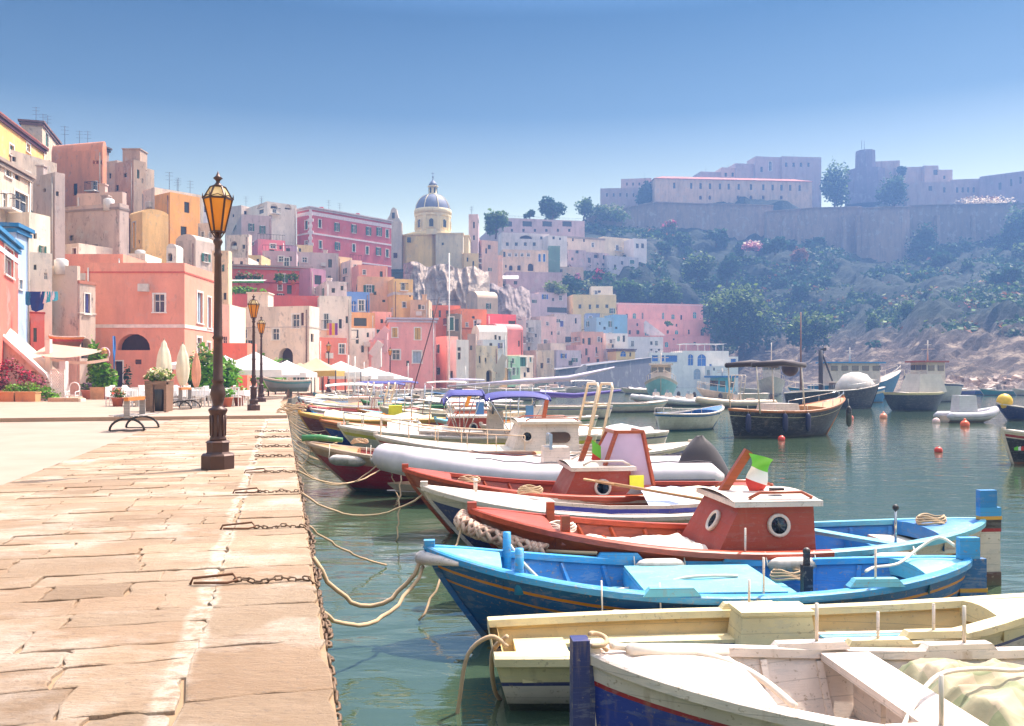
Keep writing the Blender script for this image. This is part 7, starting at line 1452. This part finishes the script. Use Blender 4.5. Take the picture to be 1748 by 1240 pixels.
# ================================================================ chains, ropes
CHN=M('#6a5442',.6,'plain',metal=.5); RUST=M('#6e4a34',.8,'plain',metal=.2)
def chain(label,pts,ll=.07,r_=.007,w=.5,jit=.0,seed=0):
    P=[Vector(p) for p in pts]; L=[0]
    for a,b in zip(P,P[1:]): L.append(L[-1]+(b-a).length)
    n=int(L[-1]/(ll*.78)); q=MB(); rj=random.Random(seed)
    def ev(s_):
        for i in range(len(P)-1):
            if s_<=L[i+1]: return P[i].lerp(P[i+1],(s_-L[i])/max(1e-6,L[i+1]-L[i]))
        return P[-1]
    for k in range(n):
        s0=k*L[-1]/n; c=ev(s0+ll*.39)+Vector((rj.uniform(-jit,jit),rj.uniform(-jit,jit),rj.uniform(0,jit*.5))); d=(ev(min(L[-1],s0+ll))-ev(s0)).normalized(); A=Matrix.Translation(c)@(d.to_track_quat('X','Z').to_matrix().to_4x4())@Matrix.Rotation((0 if k%2 else math.pi/2)+rj.uniform(-.4,.4),4,'X')
        h_=ll/2; v=ll*w/2
        q.tube([(-h_+v+v*math.cos(a),v*math.sin(a),0) if math.cos(a)<0 else (h_-v+v*math.cos(a),v*math.sin(a),0) for a in [math.pi/8+math.pi/4*i for i in range(8)]],r_,CHN,5,A,closed=True)
    return tag(q.build('chain'),label,'chain','iron chains on the quay edge')
chain('long iron chain hanging along the edge of the quay stones',[Q(2.6+k*.35,.25+.02*math.sin(k*1.3),-.03-.10*abs(math.sin(k*.9))-.05) for k in range(22)],.085,.0105,jit=.008)
chain('second tangled chain along the quay edge beyond the first cross chain',[Q(5.5+k*.5,.27+.03*math.sin(k*2.1),-.06-.12*abs(math.sin(k*.7+1))) for k in range(30)],.10,.012,jit=.012,seed=3)
def cross(lab,py,px0,px1,hook=True,ll=.06,seed=0,rope_=False):
    d=gz(py,0); a=at(px0,0,d); b=at(px1,0,d+.12); P=[Vector((a.x+(b.x-a.x)*u,d+.10*u+.02*math.sin(u*9+seed),.022+.012*math.sin(u*13))) for u in [i/10 for i in range(11)]]+[Vector((b.x+.06,d+.12,-.06))]
    if hook:
        q=MB(); q.tube([Vector((a.x-.32,d-.0,.0)),Vector((a.x-.30,d,.045)),Vector((a.x-.02,d+.03,.07)),Vector((a.x+.02,d+.01,.03)),Vector((a.x-.04,d-.03,.02)),Vector((a.x-.28,d-.04,.02))],.010,RUST,7); tag(q.build('iron_hook'),'rusty iron hook at the start of the '+lab,'hook','iron hooks set in the quay')
    chain(lab,P,ll,ll*.11,jit=.006,seed=seed)
cross('nearest cross chain lying over the edge stones',998,400,527,seed=1); cross('second cross chain lying over the edge stones',905,432,518,seed=2); cross('third cross chain over the edge stones',843,440,508,seed=3); cross('fourth cross chain over the edge stones',808,452,503,seed=4)
for k,(py,lab) in enumerate(((781,'fifth cross chain, thinner than the nearer ones'),(764,'sixth cross chain beyond the nearest lamp'),(748,'seventh cross chain close to the terrace step'),(738,'eighth cross chain right before the terrace step'))): cross(lab,py,436,497-k*2,False,.09,k+7)
E0=lambda a,z=-.1:Q(a,.27,z)
rope('thick rope sagging from the quay edge to the bow of the blue fishing boat',[E0(8.0),bw(b3,-.06,0,.70)],.020,ROPE,.42); rope('lower rope drooping to the water before the blue fishing boat',[E0(7.0,-.3),bw(b3,-.03,0,.66)],.018,ROPE,.30)
rope('rope from the varnished bow down toward the water',[bw(b4,-.02,0,.95),bw(b4,-.55,-.9,.04)],.012,ROPE,.05); rope('rope from the quay to the bow of the navy and white boat',[E0(12.5),bw(b5,0,0,.8)],.014,ROPE,.30); rope('rope running down from the brown bow to the water',[bw(b6,-.05,-.05,.9),bw(b6,-.1,-.6,.0)],.012,ROPE,.02)
rope('rope from the quay edge to the fenders of the dark red boat',[E0(15.5),bw(b8,1.7,-.75,.62)],.016,ROPE,.30); rope('rope hanging from the dark red boat straight into the water',[bw(b8,1.75,-.78,.6),bw(b8,1.95,-1.3,-.02)],.014,ROPE,.0)
rope('second rope hanging in a bight before the dark red boat',[E0(18.5),bw(b8,.1,-.05,.95)],.014,ROPE,.25); rope('rope from the quay edge dropping to the water near the grey inflatable',[E0(10.5,-.2),Q(11.2,1.3,WZ+.02)],.014,ROPE,.08); rope('two lines led from the quay to the grey inflatable bow',[E0(17),bw(b7,0,0,.8)],.012,ROPE,.45)
rope('loop of rope hung over the square stern of the cream dinghy',[bw(b2,4.50,.38,.48)+Vector((0,0,0)),bw(b2,4.62,.36,.55),bw(b2,4.78,.34,.42),bw(b2,4.84,.33,.1),bw(b2,4.86,.33,-.05)],.016,ROPE); rope('rope end trailing down the stern of the cream dinghy',[bw(b2,4.50,.36,.55),bw(b2,4.60,.25,.40),bw(b2,4.58,.15,.1),bw(b2,4.5,.05,-.05)],.018,ROPE)
for k in range(26): 
    a_=19+k*1.15; rope('one of the thin mooring lines led from the far quay edge to the boats',[E0(a_,-.05),Q(a_+r.uniform(-1,1),1.1+r.random()*.9,-.25-.4*r.random())],.012,ROPE,.18,n=7)
for k in range(3): fender(('left','middle','right')[k]+' long white fender along the side of the varnished boat',bw(b4,(1.85,3.2,4.35)[k],-(h4.pt((1.85,3.2,4.35)[k]/5.95,.6).y+.09),.50),(math.cos(R(6.5)),math.sin(R(6.5)),0),.52,.085,rope=.12)
fender('pink fender under the gunwale of the blue fishing boat beside the cream stern',bw(b3,1.75,-(h3.pt(.35,.5).y+.09),.36),(math.cos(R(2.5)),math.sin(R(2.5)),-.05),.5,.08)
q=MB(); p0=Q(36,.3,-.02)
for k in range(7): 
    c=p0+Vector((r.uniform(-.3,.5),r.uniform(-.4,.4),.1+.06*k)); q.tube([c+Vector((.5*math.cos(a)*(1+.2*math.sin(3*a+k)),.4*math.sin(a),.05*math.sin(5*a))) for a in [2*math.pi*i/16 for i in range(16)]],.02,ROPE,5,closed=True)
tag(q.build('rope_heap'),'tangled heap of old ropes and nets at the terrace corner of the quay','rope heap')

fproto=None; r=random.Random(77)
for k in range(26):
    D=r.uniform(27,95); off=r.uniform(1.0,5.5); px=bpx(D,off) if D>52 else CX+F*(Q(0,0).x-math.sin(TH)*D/math.cos(TH)+.25+off)/D; loc=Vector((at(px,0,D).x,D,WZ+.55))
    lab='pale fender hanging on one of the boats moored along the quay'
    if fproto is None: fproto=fender(lab,loc,(0,0,1),.5,.1,FEN,'pale fenders along the moored row')
    else: dup(fproto,loc)
for k,(b_,x,y,z,m_,lab) in enumerate(((b4,1.0,.1,.72,ROPW,'coil of white rope on the varnished foredeck'),(b6,1.0,.1,.78,ROPE,'coil of brown rope on the dark mahogany foredeck'),(b4,5.3,.0,.74,ROPE,'tangle of rope on the stern of the red cabin boat'),(b5,1.5,.15,.80,ROPE,'coil of rope on the white deck of the navy boat'),(b8,1.1,.0,1.02,ROPE,'coil of rope on the tan bow of the red boat'),(b3,3.55,.45,.42,ROPE,'small brown rope coil hung inside the blue boat'))):
    q=MB()
    for j in range(4): q.tube([Vector((.17*(1-.08*j)*math.cos(a)*(1+.15*math.sin(2*a+j)),.14*(1-.08*j)*math.sin(a),.022*j+.012*math.sin(3*a+j))) for a in [2*math.pi*i/18 for i in range(18)]],.013,m_,6,closed=True)
    tag(q.build('rope_coil',None,bw(b_,x,y,z),b_.rotation_euler.z),lab,'rope coil')
# ================================================================ haze
HZ=MB().box((90,210,57),(900,450,124),M('#ffffff')); hz=HZ.build('haze'); tag(hz,kind='stuff',label='thin blue sea haze over the bay and the town',cat='haze')
hm=bpy.data.materials.new('haze'); hm.use_nodes=True; n=hm.node_tree.nodes; n.clear(); o_=n.new('ShaderNodeOutputMaterial'); pv=n.new('ShaderNodeVolumePrincipled')
pv.inputs['Color'].default_value=(.17,.33,.70,1); pv.inputs['Density'].default_value=.0014; pv.inputs['Anisotropy'].default_value=.35
hm.node_tree.links.new(pv.outputs[0],o_.inputs['Volume']); hz.data.materials.clear(); hz.data.materials.append(hm)
